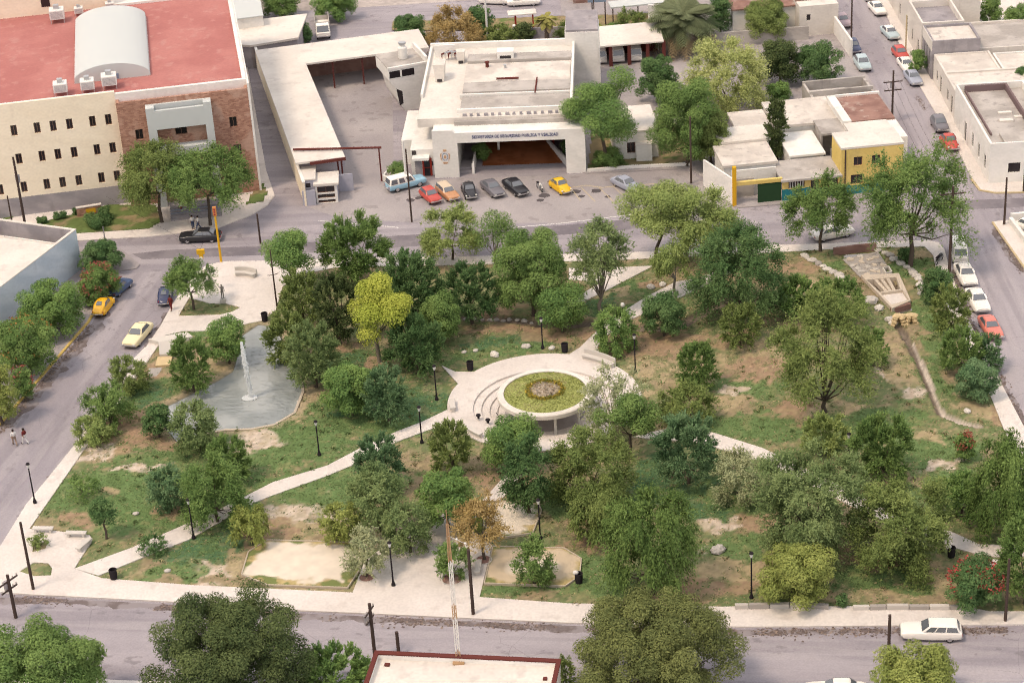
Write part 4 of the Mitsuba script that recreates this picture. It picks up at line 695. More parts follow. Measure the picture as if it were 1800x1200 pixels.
# pale roof and grey wall far behind the lane, top left
k = thing('far_building', 'pale flat roofed shed at the head of the lane behind the yard', 'building')
put('roof', MB().prism(Polygon([(-36.79, 286.87), (-26.04, 288.68), (-26.76, 279.01), (-33.20, 277.03), (-35.22, 277.84)]), 3.2, 3.5), 'm_white_roof', k)
put('wall', MB().prism(Polygon([(-36.79, 286.87), (-26.04, 288.68), (-26.76, 279.01), (-33.20, 277.03), (-35.22, 277.84)]).buffer(-.25), 0, 3.2), 'm_grey_wall', k)
k = thing('far_building', 'grey white wall block at the top left beside the red roof', 'building')
put('wall', MB().prism(Polygon([(-38.60, 300.16), (-33.95, 299.25), (-31.87, 284.57), (-35.93, 283.68)]), 0, 5), 'm_white_wall', k); put('roof', MB().prism(Polygon([(-38.71, 300.44), (-33.88, 299.50), (-31.77, 284.32), (-35.99, 283.46)]), 5, 5.15), 'm_vault', k)
k = thing('far_wall', 'pale block wall with concrete posts behind the station', 'wall')
pp = [(-0.54, 281.99), (3.04, 281.80), (7.40, 281.46), (12.96, 281.37)]; 
put('wall', MB().prism(LineString(pp).buffer(.12, cap_style=2), 0, 1.8), 'm_grey_wall', k)
for q_ in pp: put('post', MB().box(q_[0] - .2, q_[0] + .2, q_[1] - .3, q_[1] + .3, 0, 2.3), 'm_white_wall', k)

# ================================================================== the round kiosk and its sunken ring
pitc = PIT_C
ring = thing('sunken_ring', 'sunken ring of pale concrete steps round the kiosk', 'amphitheatre')
levels = [(7.0, 0.15), (6.2, -0.05), (5.4, -0.25), (4.65, -0.45)]
for i, (r, z) in enumerate(levels):
    r_in = levels[i + 1][0] if i < 3 else 3.9
    zz = [0.15, -0.05, -0.25, -0.45, -0.62]
    put('step', MB().lathe([(r + .12, zz[i] + .002), (r, zz[i] + .002), (r, zz[i + 1]), (r_in + .02, zz[i + 1])], (*pitc, 0), 72), 'm_paving', ring)
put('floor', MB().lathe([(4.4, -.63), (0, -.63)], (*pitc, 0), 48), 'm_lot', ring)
for i, a in enumerate((196, 204, 212)):
    r = 6.75 - .62 * i; x, y = pitc[0] + r * math.cos(math.radians(a)), pitc[1] + r * math.sin(math.radians(a))
    put('step_lamp', MB().lathe([(.12, 0), (.12, .25), (.25, .3), (.22, .42), (0, .45)], (x, y, zz[i]), 8), 'm_iron', ring)
for da in (0, 7):
    a_ = np.radians(np.linspace(198, 222, 9) + da)
    put('handrail', MB().tube([(pitc[0] + (5.0 - .2 * da / 7) * math.cos(t), pitc[1] + (5.0 - .2 * da / 7) * math.sin(t), 0.45 - .03 * i) for i, t in enumerate(a_)], .04, 5), 'm_iron', ring)
kio = thing('kiosk', 'round kiosk with a planted grass roof on white columns', 'kiosk')
RK = 4.64; KC = (2.88, 178.35); KZ = 1.15
put('roof_rim', MB().lathe([(4.02, 1.0), (4.02, 1.10), (4.54, 1.10), (RK, 1.02), (RK, .64), (RK - .12, .57), (0, .57)], (*KC, KZ), 64), 'm_cream' if False else 'm_white_roof', kio, smooth=35)
gx = (np.random.RandomState(5).rand(5200, 2) - .5) * 8
gx = gx[np.hypot(*gx.T) < 3.97]
tri = MB().lathe([(0, 1.34), (1.0, 1.32), (2.0, 1.26), (3.0, 1.16), (3.97, 1.02)][::-1], (*KC, KZ), 60)
gv_, gf_ = tri.mesh()
rr = np.hypot(gv_[:, 0] - KC[0], gv_[:, 1] - KC[1])
put('grass_roof', (gv_, gf_), 'm_vertex', kio, smooth=True, color=np.where((rr > 1.5)[:, None], (0.27, 0.295, 0.10), (0.34, 0.285, 0.215)) * np.ones((1, 3)))
def tuft_mesh(pts, h, w, cols, seed, slim=.5):
    r = np.random.RandomState(seed); m = len(pts); a = r.rand(m) * 6.283
    e = np.c_[np.cos(a), np.sin(a), 0 * a] * (w * (.6 + .8 * r.rand(m)))[:, None]; hh = h * (.5 + r.rand(m)); ln = (r.rand(m, 3) - .5) * [h, h, 0]
    up = np.c_[0 * hh, 0 * hh, hh]
    v = np.stack([pts - e * slim, pts + e * slim, pts + e + ln + up, pts - e + ln + up * .8], 1).reshape(-1, 3)
    return (v, np.arange(4 * m).reshape(-1, 4)), np.repeat(np.clip(cols * (.65 + .7 * r.rand(m))[:, None], .01, .8), 4, 0)
rad = np.hypot(*gx.T); pz = 1.0 + .34 * np.clip(1 - (rad / 3.97) ** 2, 0, 1)
patch = meshkit.fbm(np.c_[gx * .7, 0 * rad], 3, 2)
colk = np.where((patch > .56)[:, None], (0.40, 0.38, 0.19), (0.28, 0.305, 0.105))
sel = rad > 1.6
msh, cc = tuft_mesh(np.c_[gx + KC, pz + KZ][sel], .07, .07, colk[sel], 8)
put('roof_grass', msh, 'm_vertex', kio, color=cc, kind='stuff')
rf_ = np.random.RandomState(6); th = rf_.rand(900) * 6.283; rr = 1.7 + .15 * rf_.randn(900)
fp = np.c_[KC[0] + rr * np.cos(th), KC[1] + rr * np.sin(th), KZ + 1.27 + 0 * th]
fcol = np.where((rf_.rand(900) < .5)[:, None], (0.44, 0.35, 0.07), np.where((rf_.rand(900) < .5)[:, None], (0.34, 0.28, 0.07), (0.15, 0.18, 0.05)))
msh, cc = tuft_mesh(fp, .16, .10, fcol, 9)
put('flower_ring', msh, 'm_vertex', kio, color=cc, label='ring of yellow and orange flowers on the kiosk roof', kind='stuff')
th = rf_.rand(260) * 6.283; rr = 1.5 * np.sqrt(rf_.rand(260)); fp = np.c_[KC[0] + rr * np.cos(th), KC[1] + rr * np.sin(th), KZ + 1.31 + 0 * th]
msh, cc = tuft_mesh(fp, .14, .1, np.where((rf_.rand(260) < .4)[:, None], (0.30, 0.235, 0.15), (0.42, 0.37, 0.31)), 10)
put('inner_bed', msh, 'm_vertex', kio, color=cc, kind='stuff')
for a in range(8):
    t = math.radians(-92 + a * 45 + 14)
    x, y = KC[0] + 3.6 * math.cos(t), KC[1] + 3.6 * math.sin(t)
    put('column', MB().tube([(x, y, -.63), (x, y, KZ + .58)], .14, 12), 'm_white_wall', kio, smooth=40)
# curved benches
def curved_bench(label, cx, cy, r, a0, a1, z=0.15, bsdf='m_concrete', back=False):
    k = thing('bench', label, 'bench', 'pale concrete benches of the park')
    t = np.radians(np.linspace(a0, a1, 9)); m = 9
    def arc(r0, r1, z0, z1):
        v = [(cx + r_ * math.cos(q), cy + r_ * math.sin(q), z_) for q in t for r_, z_ in ((r0, z0), (r1, z0), (r1, z1), (r0, z1))]
        f = [[i * 4 + j, (i + 1) * 4 + j, (i + 1) * 4 + (j + 1) % 4, i * 4 + (j + 1) % 4] for i in range(m - 1) for j in range(4)]
        return v, f + [[0, 1, 2, 3], [(m - 1) * 4 + 3, (m - 1) * 4 + 2, (m - 1) * 4 + 1, (m - 1) * 4]]
    put('seat', MB().add(*arc(r - .28, r + .28, z + .36, z + .5)), bsdf, k); put('base', MB().add(*arc(r - .15, r + .15, z, z + .36)), bsdf, k)
    if back: put('backrest', MB().add(*arc(r + .29, r + .42, z + .1, z + .95)), bsdf, k)
curved_bench('curved concrete bench at the upper right rim of the kiosk plaza', *PLAZA_C, 9.0, 38, 62, back=True)
curved_bench('curved concrete bench at the left rim of the kiosk plaza', *PLAZA_C, 9.0, 176, 188)
curved_bench('curved concrete bench at the lower left rim of the kiosk plaza', *PLAZA_C, 9.0, 214, 226)
bx_, by_ = (-29.86, 209.78)
curved_bench('long curved concrete bench standing alone on the upper left plaza', bx_, by_, 2.6, 42, 96, back=True)
def bench(label, x, y, deg, L=1.9, z=0.15):
    k = thing('bench', label, 'bench', 'pale concrete benches of the park'); f = Fr((x, y), deg=deg, z=z)
    put('seat', MB().box(-L / 2, L / 2, -.25, .25, .36, .48, f), 'm_concrete', k)
    for s in (-1, 1): put('leg', MB().box(s * L * .36 - .1, s * L * .36 + .1, -.2, .2, 0, .36, f), 'm_concrete', k)
bench('concrete bench on the lower left plaza, left one of the two on its upper edge', *(-43.21, 162.29), -8)
bench('concrete bench on the lower left plaza, right one of the two on its upper edge', *(-40.06, 161.19), -8)
bench('concrete bench along the right edge of the lower left plaza', *(-39.07, 159.33), 62)
bench('concrete bench at the edge of the left sand pit near the plaza', *(-11.30, 156.55), -4)
bench('low white concrete bench beside the right sand pit', *(-4.12, 151.88), 84)
bench('white concrete bench under the bougainvillea at the right', *(38.95, 147.26), 50)

matte('m_kerb', (0.46, 0.40, 0.32)); matte('m_cloth_tan', (0.27, 0.20, 0.16))
# ================================================================== sand pits with low kerbs
for nm, pl, lb in zip(range(3), sand_polys, ('large pit of white sand left of the lower plaza', 'sand pit with a small tree right of the lower plaza', 'small sand pit between the trees above the other two')):
    k = thing('sand_pit', lb, 'sand pit')
    inner = pl.buffer(-0.10, join_style=2); nm_ = nm
    put('kerb', MB().prism(pl.difference(inner), 0, .24), 'm_kerb', k)
    x0, y0, x1, y1 = inner.bounds; x, y = np.meshgrid(np.arange(x0 - .2, x1 + .2, .11), np.arange(y0 - .2, y1 + .2, .11)); qq = np.stack([x, y, 0 * x + nm], -1)
    ins = shapely.contains_xy(pl, x.ravel(), y.ravel()).reshape(x.shape); dist = ndimage.distance_transform_edt(ins) * .11
    wv = meshkit.fbm(qq * .7, 3, 4) - .5; a_ = np.clip((np.array((.95, .55, .5))[nm] - dist + 2.2 * wv + .35 * (y < y0 + (y1 - y0) * .3)) / .45, 0, 1)[..., None]
    sandc = np.array((0.62, 0.55, 0.455) if nm != 1 else (0.50, 0.415, 0.30)) * (.88 + .24 * meshkit.fbm(qq * 1.3, 3, 8))[..., None]
    if nm: ctr = np.clip(1.15 - ((x - (x0 + x1) / 2) ** 2 / 5.5 + (y - (y0 + y1) / 2) ** 2 / 2.6) + wv * 1.5, 0, 1)[..., None]; sandc = sandc * (1 - ctr) + np.array((0.62, 0.56, 0.47)) * ctr
    dryg = np.array((0.36, 0.29, 0.14)) * (.6 + .8 * meshkit.fbm(qq * 2.5, 3, 5))[..., None]; grn = np.array((0.16, 0.185, 0.07)); g_ = np.clip((meshkit.fbm(qq * .9, 3, 15) - .48) / .08, 0, 1)[..., None]
    colr_ = sandc * (1 - a_) + (dryg * (1 - g_) + grn * g_) * a_; i_ = np.arange(x.size).reshape(x.shape); qd = ins[:-1, :-1] & ins[1:, :-1] & ins[:-1, 1:] & ins[1:, 1:]
    f_ = np.stack([i_[:-1, :-1][qd], i_[:-1, 1:][qd], i_[1:, 1:][qd], i_[1:, :-1][qd]], -1); u_ = np.unique(f_); rm_ = np.full(x.size, -1); rm_[u_] = np.arange(len(u_))
    zz_ = .12 + .05 * meshkit.fbm(qq * 1.1, 3, 2) + .03 * a_[..., 0] * meshkit.noise(qq * 6, 3)
    put('sand', (np.stack([x, y, zz_], -1).reshape(-1, 3)[u_], rm_[f_]), 'm_vertex', k, smooth=True, color=np.clip(colr_.reshape(-1, 3)[u_], .01, .8))

# ================================================================== stones, walls of stone
def stone_mesh(r, c, s, sub=1):
    m = trimesh.creation.icosphere(subdivisions=sub); v = m.vertices * (1 + .35 * (r.rand(len(m.vertices), 1) - .5)) * s
    a = r.rand() * 6.283; R = np.array([[math.cos(a), -math.sin(a), 0], [math.sin(a), math.cos(a), 0], [0, 0, 1]])
    return v @ R.T + c, m.faces
matte('m_stone_a', (0.47, 0.44, 0.40)); matte('m_stone_b', (0.34, 0.315, 0.29)); matte('m_stone_c', (0.55, 0.52, 0.47)); matte('m_stone_y', (0.52, 0.41, 0.24)); matte('m_stone_w', (0.50, 0.435, 0.355)); matte('m_pit_shade', (0.15, 0.11, 0.085))
def stone_row(label, line, step, size, seed, mats=('m_stone_a', 'm_stone_b', 'm_stone_c'), h=.8):
    k = thing('stone_edging', label, 'stone edging'); r = np.random.RandomState(seed); L = LineString(line); d = 0
    while d < L.length:
        p = L.interpolate(d); s = size * (.7 + .6 * r.rand())
        x, y = p.x + (r.rand() - .5) * size * .6, p.y + (r.rand() - .5) * size * .6
        put('stone', stone_mesh(r, (x, y, ground_z(x, y) + s * .15), np.array([s, s * (.7 + .4 * r.rand()), s * h * .6])), mats[r.randint(len(mats))], k)
        d += step * (.8 + .5 * r.rand())
stone_row('row of pale stones left of the spillway running down from the avenue', [(32.37, 208.67), (33.77, 206.49), (34.85, 204.38), (35.56, 202.36), (36.03, 200.13), (36.43, 199.28)], .85, .5, 1)
stone_row('row of grey stones right of the spillway running down to the hedge', [(40.63, 208.48), (41.83, 206.60), (42.77, 204.08), (43.29, 202.08), (43.58, 199.88), (42.95, 197.31)], .8, .45, 2)
stone_row('scattered stones edging the creek above the kiosk', [(-4.74, 199.82), (-2.23, 199.09), (0.46, 198.46), (3.11, 197.45)], .8, .32, 3, ('m_stone_b', 'm_stone_a'))
stone_row('small pale stones along the left shore of the pond', [(-33.76, 184.28), (-31.87, 186.33), (-29.78, 188.39), (-28.38, 190.23)], .7, .28, 4)
stone_row('small pale stones along the right shore of the pond', [(-23.40, 194.82), (-21.85, 190.58), (-21.19, 185.20), (-21.80, 181.20)], .75, .24, 5)
def boulder(label, x, y, s, mat='m_stone_c', seed=0, group=None):
    r = np.random.RandomState(seed); put('boulder', stone_mesh(r, (x, y, ground_z(x, y) + s * .2), np.array([s, s * .8, s * .55]), 2), mat, smooth=50, label=label, cat='boulder', group=group)
for i, (q_, s, l) in enumerate([((-1.88, 190.25), .55, 'pale flat boulder on the green strip above the kiosk plaza, left of the lamp'), ((1.41, 191.64), .5, 'pale boulder on the lawn just left of the lamp above the kiosk'), ((4.00, 190.93), .38, 'small pale boulder beside the black litter bin above the kiosk'),
     ((-4.95, 191.39), .3, 'small pale stone at the edge of the dark green hollow'), ((-3.78, 191.60), .3, 'second small pale stone at the edge of the dark green hollow, nearest the boulder'), ((37.58, 196.61), .85, 'large white boulder left of the spillway basin'), ((38.17, 194.98), .6, 'white boulder below the large one at the spillway basin'),
     ((38.84, 192.21), .6, 'pale boulder heap at the foot of the spillway'), ((38.98, 191.44), .5, 'smaller stone at the foot of the spillway'), ((15.18, 203.05), .5, 'stone lying in the bare round bed between the paths'), ((16.50, 203.54), .45, 'stone at the right of the bare round bed between the paths'), ((16.58, 152.78), .7, 'pale rock on the dry lawn left of the yellow green bush'),
     ((28.53, 170.41), .4, 'small pale stone in the right lawn'), ((-31.14, 154.62), .3, 'small white stone on the lawn by the lower pavement'), ((42.50, 172.90), .4, 'pale stone near the lower bend of the creek'), ((-35.03, 163.89), .3, 'small stone beside the round tree on the lower left lawn')]):
    boulder(l, *q_, s, ('m_stone_c', 'm_stone_a')[i % 2], 50 + i)
yl = thing('stone_grotto', 'small yellow stone grotto with two dark openings below the spillway', 'grotto')
r = np.random.RandomState(8); gx_, gy_ = (40.23, 191.27)
for cx_, rr_ in ((-.75, .62), (.55, .5)):          # two little vaults of stones, open towards the creek
    for lv in range(3):
        for a in np.linspace(-.35, math.pi + .35, 7):
            q_ = rr_ * (1 - .22 * lv); put('stone', stone_mesh(r, (gx_ + cx_ + q_ * math.cos(a), gy_ + q_ * math.sin(a) * .9, .25 + .33 * lv), np.array([.30, .26, .24]) * (.8 + .4 * r.rand())), 'm_stone_y', yl)
    for t in (-.3, .0, .3): put('stone', stone_mesh(r, (gx_ + cx_ + t, gy_ + .12, 1.12), np.array([.32, .5, .18])), 'm_stone_y', yl)
# low rock terraces near the pond
tr = thing('rock_terrace', 'stepped terrace of pale stone slabs between the left street and the pond', 'terrace')
for i, (pp_, z, mt) in enumerate([([(-36.77, 196.59), (-34.93, 197.10), (-34.21, 193.78), (-36.33, 193.81)], .75, 'm_stone_a'), ([(-36.57, 193.84), (-35.03, 193.76), (-35.06, 191.94), (-36.58, 191.90)], .5, 'm_stone_y'), ([(-37.99, 197.76), (-35.78, 198.35), (-34.03, 198.75), (-33.31, 197.64), (-36.68, 196.83)], .6, 'm_stone_c'), ([(-37.26, 191.74), (-35.93, 191.81), (-35.85, 190.13), (-37.02, 189.80)], .32, 'm_stone_b')]):
    put('slab', MB().prism(Polygon(pp_), 0, z), mt, tr)
sl = thing('concrete_slab', 'rough pale concrete slab beside the left street by the cream sedan', 'slab')
put('slab', MB().prism(Polygon([(-39.12, 194.42), (-38.23, 196.79), (-37.50, 194.70), (-38.00, 192.08), (-38.64, 191.56)]), 0, .2), 'm_paving', sl)

# ================================================================== spillway: paved apron, stepped pit and basin
sp_ = thing('spillway', 'stone paved spillway with a slotted pit and a pale basin', 'spillway')
r = np.random.RandomState(12)
well = Polygon([(40.28, 203.88), (40.81, 204.09), (40.90, 202.97), (40.38, 202.77)])
put('apron_bed', MB().prism(Polygon([(36.39, 206.96), (40.48, 208.35), (41.05, 203.09), (37.53, 202.49)]).difference(well), -1.2, .16), 'm_stone_b', sp_); put('well_floor', MB().sheet(well.buffer(.1), -1.15), 'm_stone_b', sp_)
ap = Polygon([(36.51, 206.94), (40.39, 208.22), (40.96, 203.24), (37.63, 202.75)]); x0, y0, x1, y1 = ap.bounds; n = 0
pts = np.c_[x0 + (x1 - x0) * r.rand(260), y0 + (y1 - y0) * r.rand(260)]; got = []
for p in pts:
    if ap.buffer(-.15).contains(Point(p)) and well.distance(Point(p)) > .5 and all(np.hypot(*(p - g)) > .62 for g in got):
        got.append(p); a = np.sort(r.rand(7) * 6.283)
        pl = Polygon(np.c_[p[0] + .40 * np.cos(a) * (.8 + .4 * r.rand(7)), p[1] + .40 * np.sin(a) * (.8 + .4 * r.rand(7))]).convex_hull
        put('paving_stone', MB().prism(pl, .161, .21 + .08 * r.rand()), ('m_stone_a', 'm_stone_w', 'm_stone_b')[r.randint(3)], sp_)
outer = Polygon([(37.59, 202.48), (41.63, 202.32), (41.66, 195.92), (39.42, 194.42)]); pit = Polygon([(37.97, 201.20), (41.16, 201.43), (41.05, 198.63), (38.89, 198.27)]); basin = Polygon([(38.90, 198.00), (41.24, 198.34), (41.46, 196.08), (39.53, 195.31)])
put('rim', MB().prism(outer.difference(pit.buffer(.02)).difference(basin.buffer(.02)), -1.15, .42), 'm_stone_w', sp_)
put('pit_floor', MB().sheet(pit.buffer(.1), -1.1), 'm_pit_shade', sp_); put('basin_floor', MB().sheet(basin.buffer(.1), .12), 'm_paving', sp_)  # pit floor painted dark brown to deepen the shade down in the pit
a0, a1 = np.array((38.21, 201.17)), np.array((40.99, 201.46)); b0, b1 = np.array((39.12, 198.24)), np.array((40.91, 198.52))
for t in (.27, .5, .74):
    p, q_ = a0 + (a1 - a0) * t, b0 + (b1 - b0) * t
    put('beam', MB().prism(LineString([p, q_]).buffer(.17, cap_style=2), -.15, .36), 'm_stone_w', sp_)
put('front_wall', MB().prism(LineString([(39.36, 194.69), (41.53, 195.55)]).buffer(.2, cap_style=2), -.3, .30), 'm_rust_roof', sp_)
put('well_kerb', MB().prism(well.buffer(.14).difference(well), .161, .4), 'm_stone_c', sp_)
put('back_wall', MB().prism(LineString([(35.62, 208.34), (37.87, 208.73), (40.40, 208.94)]).buffer(.14, cap_style=2), 0, .9), 'm_rust_roof', sp_)

# low retaining wall of stone blocks along the lower right pavement
lw = thing('block_wall', 'low wall of pale stone blocks along the lower right pavement', 'wall')
r = np.random.RandomState(21); L = LineString([(16.98, 143.97), (22.93, 143.49), (25.87, 142.85), (29.33, 142.56), (35.27, 141.92)]); d = 0
while d < L.length - .9:
    ln = 1.1 + .9 * r.rand()
    if r.rand() < .9:
        p, q_ = L.interpolate(d), L.interpolate(min(d + ln - .06, L.length)); hh = .35 + .14 * r.rand()
        put('block', MB().prism(LineString([(p.x, p.y), (q_.x, q_.y)]).buffer(.16 + .04 * r.rand(), cap_style=2), 0.1, hh + .1), ('m_stone_a', 'm_stone_b', 'm_concrete')[r.randint(3)], lw)
    d += ln
# planter pits in the lower plaza
for q_, rr, lb in (((-6.37, 150.75), .95, 'round planter pit with bare soil under the small plaza tree'), ((-13.70, 151.82), .75, 'small round planter at the left edge of the plaza'), ((-3.65, 153.39), .75, 'round planter pit under the dry orange tree')):
    k = thing('tree_pit', lb, 'planter'); put('ring', MB().lathe([(rr, 0.14), (rr, .2), (rr - .1, .2), (rr - .1, .14)], (*q_, 0), 20), 'm_concrete', k)
    put('soil', MB().lathe([(rr - .1, .16), (.4, .22), (0, .24)], (*q_, 0), 20), 'm_rust_roof', k)

# fountain jet
fj = np.array([*(-26.49, 184.73), -.02]); r = np.random.RandomState(31)
n = 2600; t = r.rand(n) ** .8; hgt_ = 6.3 * (1 - (1 - t) ** 1.0)
spread = .03 + .12 * (1 - t) ** 0.7 * (0.3 + t); off = r.randn(n, 2) * spread[:, None]; drift = np.c_[-.25 * t - .0 * t, 0 * t]
pos = np.c_[off + drift + [0.25, 0], hgt_] + fj
sz = .03 + .05 * r.rand(n)
tet = np.array([(1, 1, 1), (1, -1, -1), (-1, 1, -1), (-1, -1, 1)]) * .7
v = (pos[:, None] + tet[None] * np.c_[sz, sz, sz * 2.2][:, None]).reshape(-1, 3); f = (np.arange(n)[:, None, None] * 4 + np.array([[0, 1, 2], [0, 3, 1], [0, 2, 3], [1, 3, 2]])[None]).reshape(-1, 3)
jet = thing('fountain_jet', 'tall white jet of water rising from the pond', 'fountain')
matte('m_spray', (0.74, 0.76, 0.76))
put('spray', (v, f), 'm_spray', jet)
n = 700; a = r.rand(n) * 6.283; rr = .75 * np.sqrt(r.rand(n)); pos = np.c_[rr * np.cos(a) + .1, rr * np.sin(a) * .8, .02 + .12 * r.rand(n)] + fj; sz = .03 + .05 * r.rand(n)
v = (pos[:, None] + tet[None] * sz[:, None, None]).reshape(-1, 3); f = (np.arange(n)[:, None, None] * 4 + np.array([[0, 1, 2], [0, 3, 1], [0, 2, 3], [1, 3, 2]])[None]).reshape(-1, 3)
put('splash', (v, f), 'm_spray', jet)
put('nozzle', MB().tube([(fj[0] + .25, fj[1], -.5), (fj[0] + .25, fj[1], .15)], .08, 8), 'm_iron', jet)

# ================================================================== poles, lamps, wires
def lamp(label, x, y, h, style='lantern', group='black lamp posts of the park'):
    z = ground_z(x, y); k = thing('street_lamp', label, 'street lamp', group)
    put('base', MB().lathe([(.17, 0), (.19, .12), (.12, .35), (.09, .5), (0, .5)], (x, y, z), 10), 'm_iron', k)
    put('post', MB().tube([(x, y, z + .3), (x, y, z + h - .55)], [.075, .055], 8), 'm_iron', k)
    if style == 'globe':
        put('globe', MB().ball((x, y, z + h - .25), .24, 2), 'm_lamp_glass', k, smooth=True); put('collar', MB().lathe([(.08, -.62), (.14, -.5), (.08, -.46)], (x, y, z + h), 10), 'm_iron', k)
    else:
        put('lantern', MB().lathe([(.09, -.58), (.18, -.2), (.18, -.18)], (x, y, z + h), 8), 'm_lamp_glass', k)
        put('cap', MB().lathe([(.21, -.2), (.13, -.06), (.03, 0), (0, .02)], (x, y, z + h), 8), 'm_iron', k)
for q_, lb in [(((3.08, 191.06, 3.67)), 'black lamp post behind the kiosk plaza beside the litter bin'), (((12.05, 184.74, 4.43)), 'black lamp post on the dry lawn right of the kiosk plaza'), (((-7.73, 181.66, 3.96)), 'black lamp post at the left rim of the kiosk plaza'), (((-9.12, 173.58, 4.11)), 'black lamp post where the long left path meets the kiosk plaza'),
               (((-18.80, 172.46, 3.86)), 'black lamp post on the lawn below the pond'), (((-29.38, 159.69, 4.20)), 'black lamp post on the lower part of the long left path'), (((-11.38, 150.37, 4.53)), 'black lamp post on the lower plaza by the left sand pit'), (((1.39, 156.10, 4.19)), 'black lamp post between the two right sand pits'),
               (((18.52, 145.35, 4.65)), 'black lamp post beside the yellow green bush at the lower right'), (((35.45, 150.39, 4.71)), 'black lamp post at the right end of the curved path'), (((29.93, 165.15, 3.27)), 'black lamp post half hidden by the dark tree on the right lawn')]:
    lamp(lb, *q_)
lamp('pale globe lamp on the path above the kiosk', *(11.71, 196.67, 1.74), 'globe')
lamp('black lamp post on the left street pavement near the corner plaza', *(-44.82, 167.33, 4.37), group='black lamp posts of the park')
def arm_lamp(label, x, y, h, deg, arm=1.2):
    z = ground_z(x, y); k = thing('street_lamp', label, 'street lamp'); c, s = math.cos(math.radians(deg)), math.sin(math.radians(deg))
    put('post', MB().tube([(x, y, z), (x, y, z + h)], [.1, .06], 8), 'm_wood_pole', k)
    for sg in (1, -1):
        put('arm', MB().tube([(x, y, z + h * .55), (x + sg * c * arm * .5, y + sg * s * arm * .5, z + h * .55 + .1)], .04, 5), 'm_wood_pole', k)
arm_lamp('dark lamp post with side arms between plaza and trees at upper left', *(-24.99, 204.32, 6.80), 20)
def pole(label, x, y, h, r0=.12, r1=.09, arms=(), deg=0, cat='pole', bsdf='m_wood_pole', group=None, extra=None):
    z = ground_z(x, y); k = thing('utility_pole', label, cat, group)
    put('post', MB().tube([(x, y, z - .1), (x, y, z + h)], [r0, r1], 9), bsdf, k)
    c, s = math.cos(math.radians(deg)), math.sin(math.radians(deg))
    for hz, L in arms:
        put('crossarm', MB().obox((x - c * L / 2 - s * .14, y - s * L / 2 + c * .14, z + hz - .06), (c * L, s * L, 0), (s * .1, -c * .1, 0), (0, 0, .12)), 'm_wood_pole', k)
        ins = MB()
        for t in (-.46, -.25, .25, .46): ins.lathe([(.04, 0), (.06, .1), (.05, .2), (0, .22)], (x + c * L * t - s * .09, y + s * L * t + c * .09, z + hz + .06), 6)
        put('insulator', ins, 'm_stone_b', k)
    if extra == 'box': put('transformer', MB().lathe([(0, -.5), (.26, -.5), (.28, .4), (0, .5)], (x - s * .35, y + c * .35, z + h * .72), 10), 'm_grey_wall', k)
    return k
x_, y_, h_ = (46.67, 200.79, 10.70); pole('tall utility pole with three crossarms at the right street corner', x_, y_, h_, .17, .12, [(h_ - .9, 2.9), (h_ - 1.9, 2.9), (h_ - 3.1, 2.4)], 5, extra='box')
x_, y_, h_ = (48.75, 244.20, 6.76); pole('utility pole with two crossarms behind the yellow house', x_, y_, h_, .15, .11, [(h_ - 1.5, 2.4), (h_ - 2.6, 2.2)], 5, extra='box')
pole('slim dark pole at the pavement corner on the right edge', *(55.43, 213.18, 5.66), .14, .1)
pole('dark pole at the top left side of the right street', *(47.93, 269.24, 8.94), .13, .1)
pole('brownish pole with a yellow band at the top right of the street', *(55.12, 268.38, 4.97), .11, .09, bsdf='m_faded_yellow')
pole('dark pole at the right edge in front of the corner house', *(59.60, 221.50, 4.81), .12, .1)
pole('dark pole in front of the trees right of the forecourt', *(22.30, 229.86, 8.46), .13, .1)
pole('tall thin pole at the forecourt entrance beside the parked pickup', *(-10.69, 223.95, 9.13), .11, .09)
pole('slim dark pole at the corner of the side lane', *(-27.98, 220.67, 3.72), .12, .1)
pole('tall leaning looking dark pole before the cream building', *(-55.71, 226.57, 9.96), .17, .13, extra='box')
pole('thinner dark pole left of the tall pole before the cream building', *(-57.39, 227.45, 4.82), .1, .08)
pole('small grey pole on the avenue pavement above the blue building', *(-46.23, 223.95, 1.89), .07, .06, bsdf='m_grey_wall')
pole('tall dark pole at the edge of the lower left plaza', *(-42.61, 153.29, 6.85), .14, .11)
pole('tall brown pole at the lower plaza edge beside the mast', *(-4.64, 145.50, 6.42), .15, .13)
x_, y_, h_ = (-12.65, 139.98, 5.71); pole('utility pole with diagonal arms beside the near roof', x_, y_, h_, .16, .13, [(h_ - .8, 1.7), (h_ - 1.6, 1.4)], 68, extra='box')
x_, y_, h_ = (-43.45, 149.35, 4.37); pole('utility pole with crossarms at the lower left corner', x_, y_, h_, .16, .13, [(h_ - .7, 2.2), (h_ - 1.5, 1.8)], 55, extra='box')
pole('short dark pole rising behind the near roof edge', *(-10.77, 140.71, 2.27), .15, .14)
pole('dark pole on the lower right pavement at the bougainvillea', *(38.38, 139.92, 5.98), .13, .11)
pole('brown wooden pole in front of the white station wagon', *(27.89, 134.57, 5.35), .15, .12)
pole('white pole with a small sign on the forecourt at the carport side', *(-11.42, 233.75, 6.04), .14, .12, bsdf='m_white_paint')
pole('pale tall pole behind the station roof with orange top', *(-0.74, 279.75, 7.43), .16, .13, bsdf='m_white_paint')
pole('thin dark sign pole left of the blue billboard', *(14.16, 280.24, 6.20), .08, .07)
